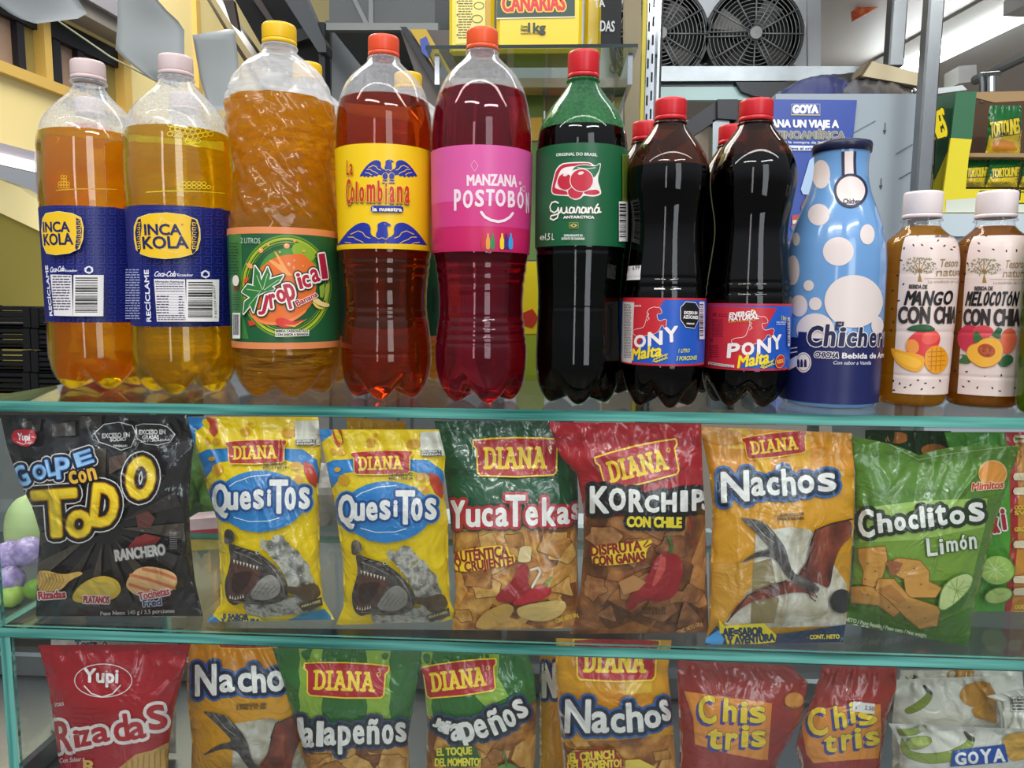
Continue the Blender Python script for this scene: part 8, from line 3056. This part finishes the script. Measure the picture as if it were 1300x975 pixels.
# things standing behind the case and beside it
thing_slab('white_bin', 'white plastic bin behind the snack bags', 'bin', [('bin_wall', [([(290, 668), (900, 690), (900, 803), (290, 797)], 0.46, 0.14)], mat('white_plastic', '#dbe6ea', rough=0.35)), ('bin_rim', [([(288, 655), (905, 676), (905, 692), (288, 670)], 0.45, 0.02)], mat('cool_plastic', '#b8cdd4', rough=0.3))])
for i, (x0, x1, y0, y1, c, lb) in enumerate([(236, 282, 686, 700, '#e0b83a', 'yellow magazine at the bottom of the small stack behind the cheese bag'), (238, 284, 674, 686, '#c83a50', 'pink-red magazine in the small stack behind the cheese bag'), (236, 282, 660, 674, '#e6c8cc', 'pale pink magazine on top of the small stack behind the cheese bag')]):
    thing_slab('magazine', lb, 'magazine', [('cover', [([(x0, y0), (x1 + 30, y0 - 6), (x1 + 30, y1 - 6), (x0, y1)], 0.40, 0.04)], mat('magazine_%d' % i, c, rough=0.4, var=(30, 0.3)))], 'magazines behind the cheese bag')
leafm = noise_mat('leafy_green', ['#2f5a20', '#5a8a2c', '#a9c86a'], scale=18, detail=5, rough=0.5, bump=0.2)
b = MB()
for i in range(9):
    rnd = random.Random(i)
    c = at(236 + 6 * i, 600 + rnd.uniform(-22, 40), 0.47 + 0.02 * (i % 3))
    b.blob(c, (0.022, 0.02, 0.035), 10, 0, i, 0.35)
tag(b.build('leafy_greens', leafm, smooth=True), 'bunch of green leafy vegetables seen between the black and yellow bags', 'vegetables')
b = MB()
b.blob(at(418, 628, 0.43), (0.05, 0.04, 0.045), 14, 0, 4, 0.2)
tag(b.build('cloth_bundle', mat('white_cloth', '#c9c8c4', rough=0.8)), 'crumpled white bundle between the two yellow bags', 'bundle')
# produce beyond the glass side
ZP = float(at(20, 772, 0.34)[2])
tr = empty('produce_tray', (-0.68, 0.45, ZP - 0.03), 'grey metal produce tray beyond the glass side of the case', 'tray')
b = MB()
b.box((-1.2, 0.335, ZP - 0.02), (-0.52, 0.7, ZP - 0.004))
b.build('tray_board', galv, tr)
b = MB()
b.box((-1.2, 0.69, ZP - 0.004), (-0.52, 0.7, ZP + 0.22))
b.build('tray_back', mat('grey_back', '#6f7472', rough=0.5, var=(6, 0.2)), tr)
b = MB()
for x in (-1.15, -0.57):
    for y in (0.36, 0.66):
        b.box((x, y, SH3), (x + 0.02, y + 0.02, ZP - 0.02))
b.build('tray_leg', galv, tr)
pn = noise_mat('purple_net', ['#8a78b0', '#a894c8', '#c8b8dc'], scale=90, detail=3, rough=0.5, bump=0.5)
for i, (x, y, rr2, lb) in enumerate([(14, 706, 0.027, 'round purple netted fruit at the front of the produce tray'), (-14, 716, 0.026, 'purple netted fruit half out of view beside the display case'), (36, 700, 0.024, 'small purple netted fruit nearest the black bag'), (12, 736, 0.022, 'lowest purple netted fruit in the produce tray')]):
    c = at(x, y, 0.40 - 0.012 * i)
    b = MB()
    b.blob((c[0], c[1], max(c[2], ZP - 0.004 + rr2 * 0.9)), (rr2, rr2, rr2 * 0.9), 14, 0, i, 0.06)
    tag(b.build('netted_fruit', pn, smooth=True), lb, 'fruit', 'purple netted fruit in the produce tray')
gm = mat('pale_lime', '#a9c85a', rough=0.45, var=(20, 0.1))
for i, (x, y, rr2, lb, m) in enumerate([(42, 670, 0.04, 'pale green fruit behind the purple netted ones', mat('pale_green_fruit', '#b9d08a', rough=0.4)), (14, 756, 0.018, 'small yellow-green lime at the corner of the produce tray', gm), (44, 748, 0.015, 'small green lime beside the black bag', mat('green_lime', '#6f9a2c', rough=0.4))]):
    c = at(x, y, 0.45 if i == 0 else 0.355)
    b = MB()
    b.blob((c[0], c[1], max(c[2], ZP - 0.004 + rr2 * 0.95)) if i else c, (rr2, rr2, rr2 * (1.0 if i else 1.4)), 14, 0, i, 0.04)
    tag(b.build('lime' if i else 'green_fruit', m, smooth=True), lb, 'fruit')
fb = empty('bin_bag', (-0.63, 0.40, SH3), 'dark grey plastic bag slumped beyond the glass side near the red bag', 'bag')
b = MB()
b.blob((-0.63, 0.40, -0.414), (0.04, 0.04, 0.025), 16, 0, 7, 0.25)
b.build('bag_film', mat('smoky_film', '#43474a', rough=0.25, coat=0.3), fb, smooth=True)
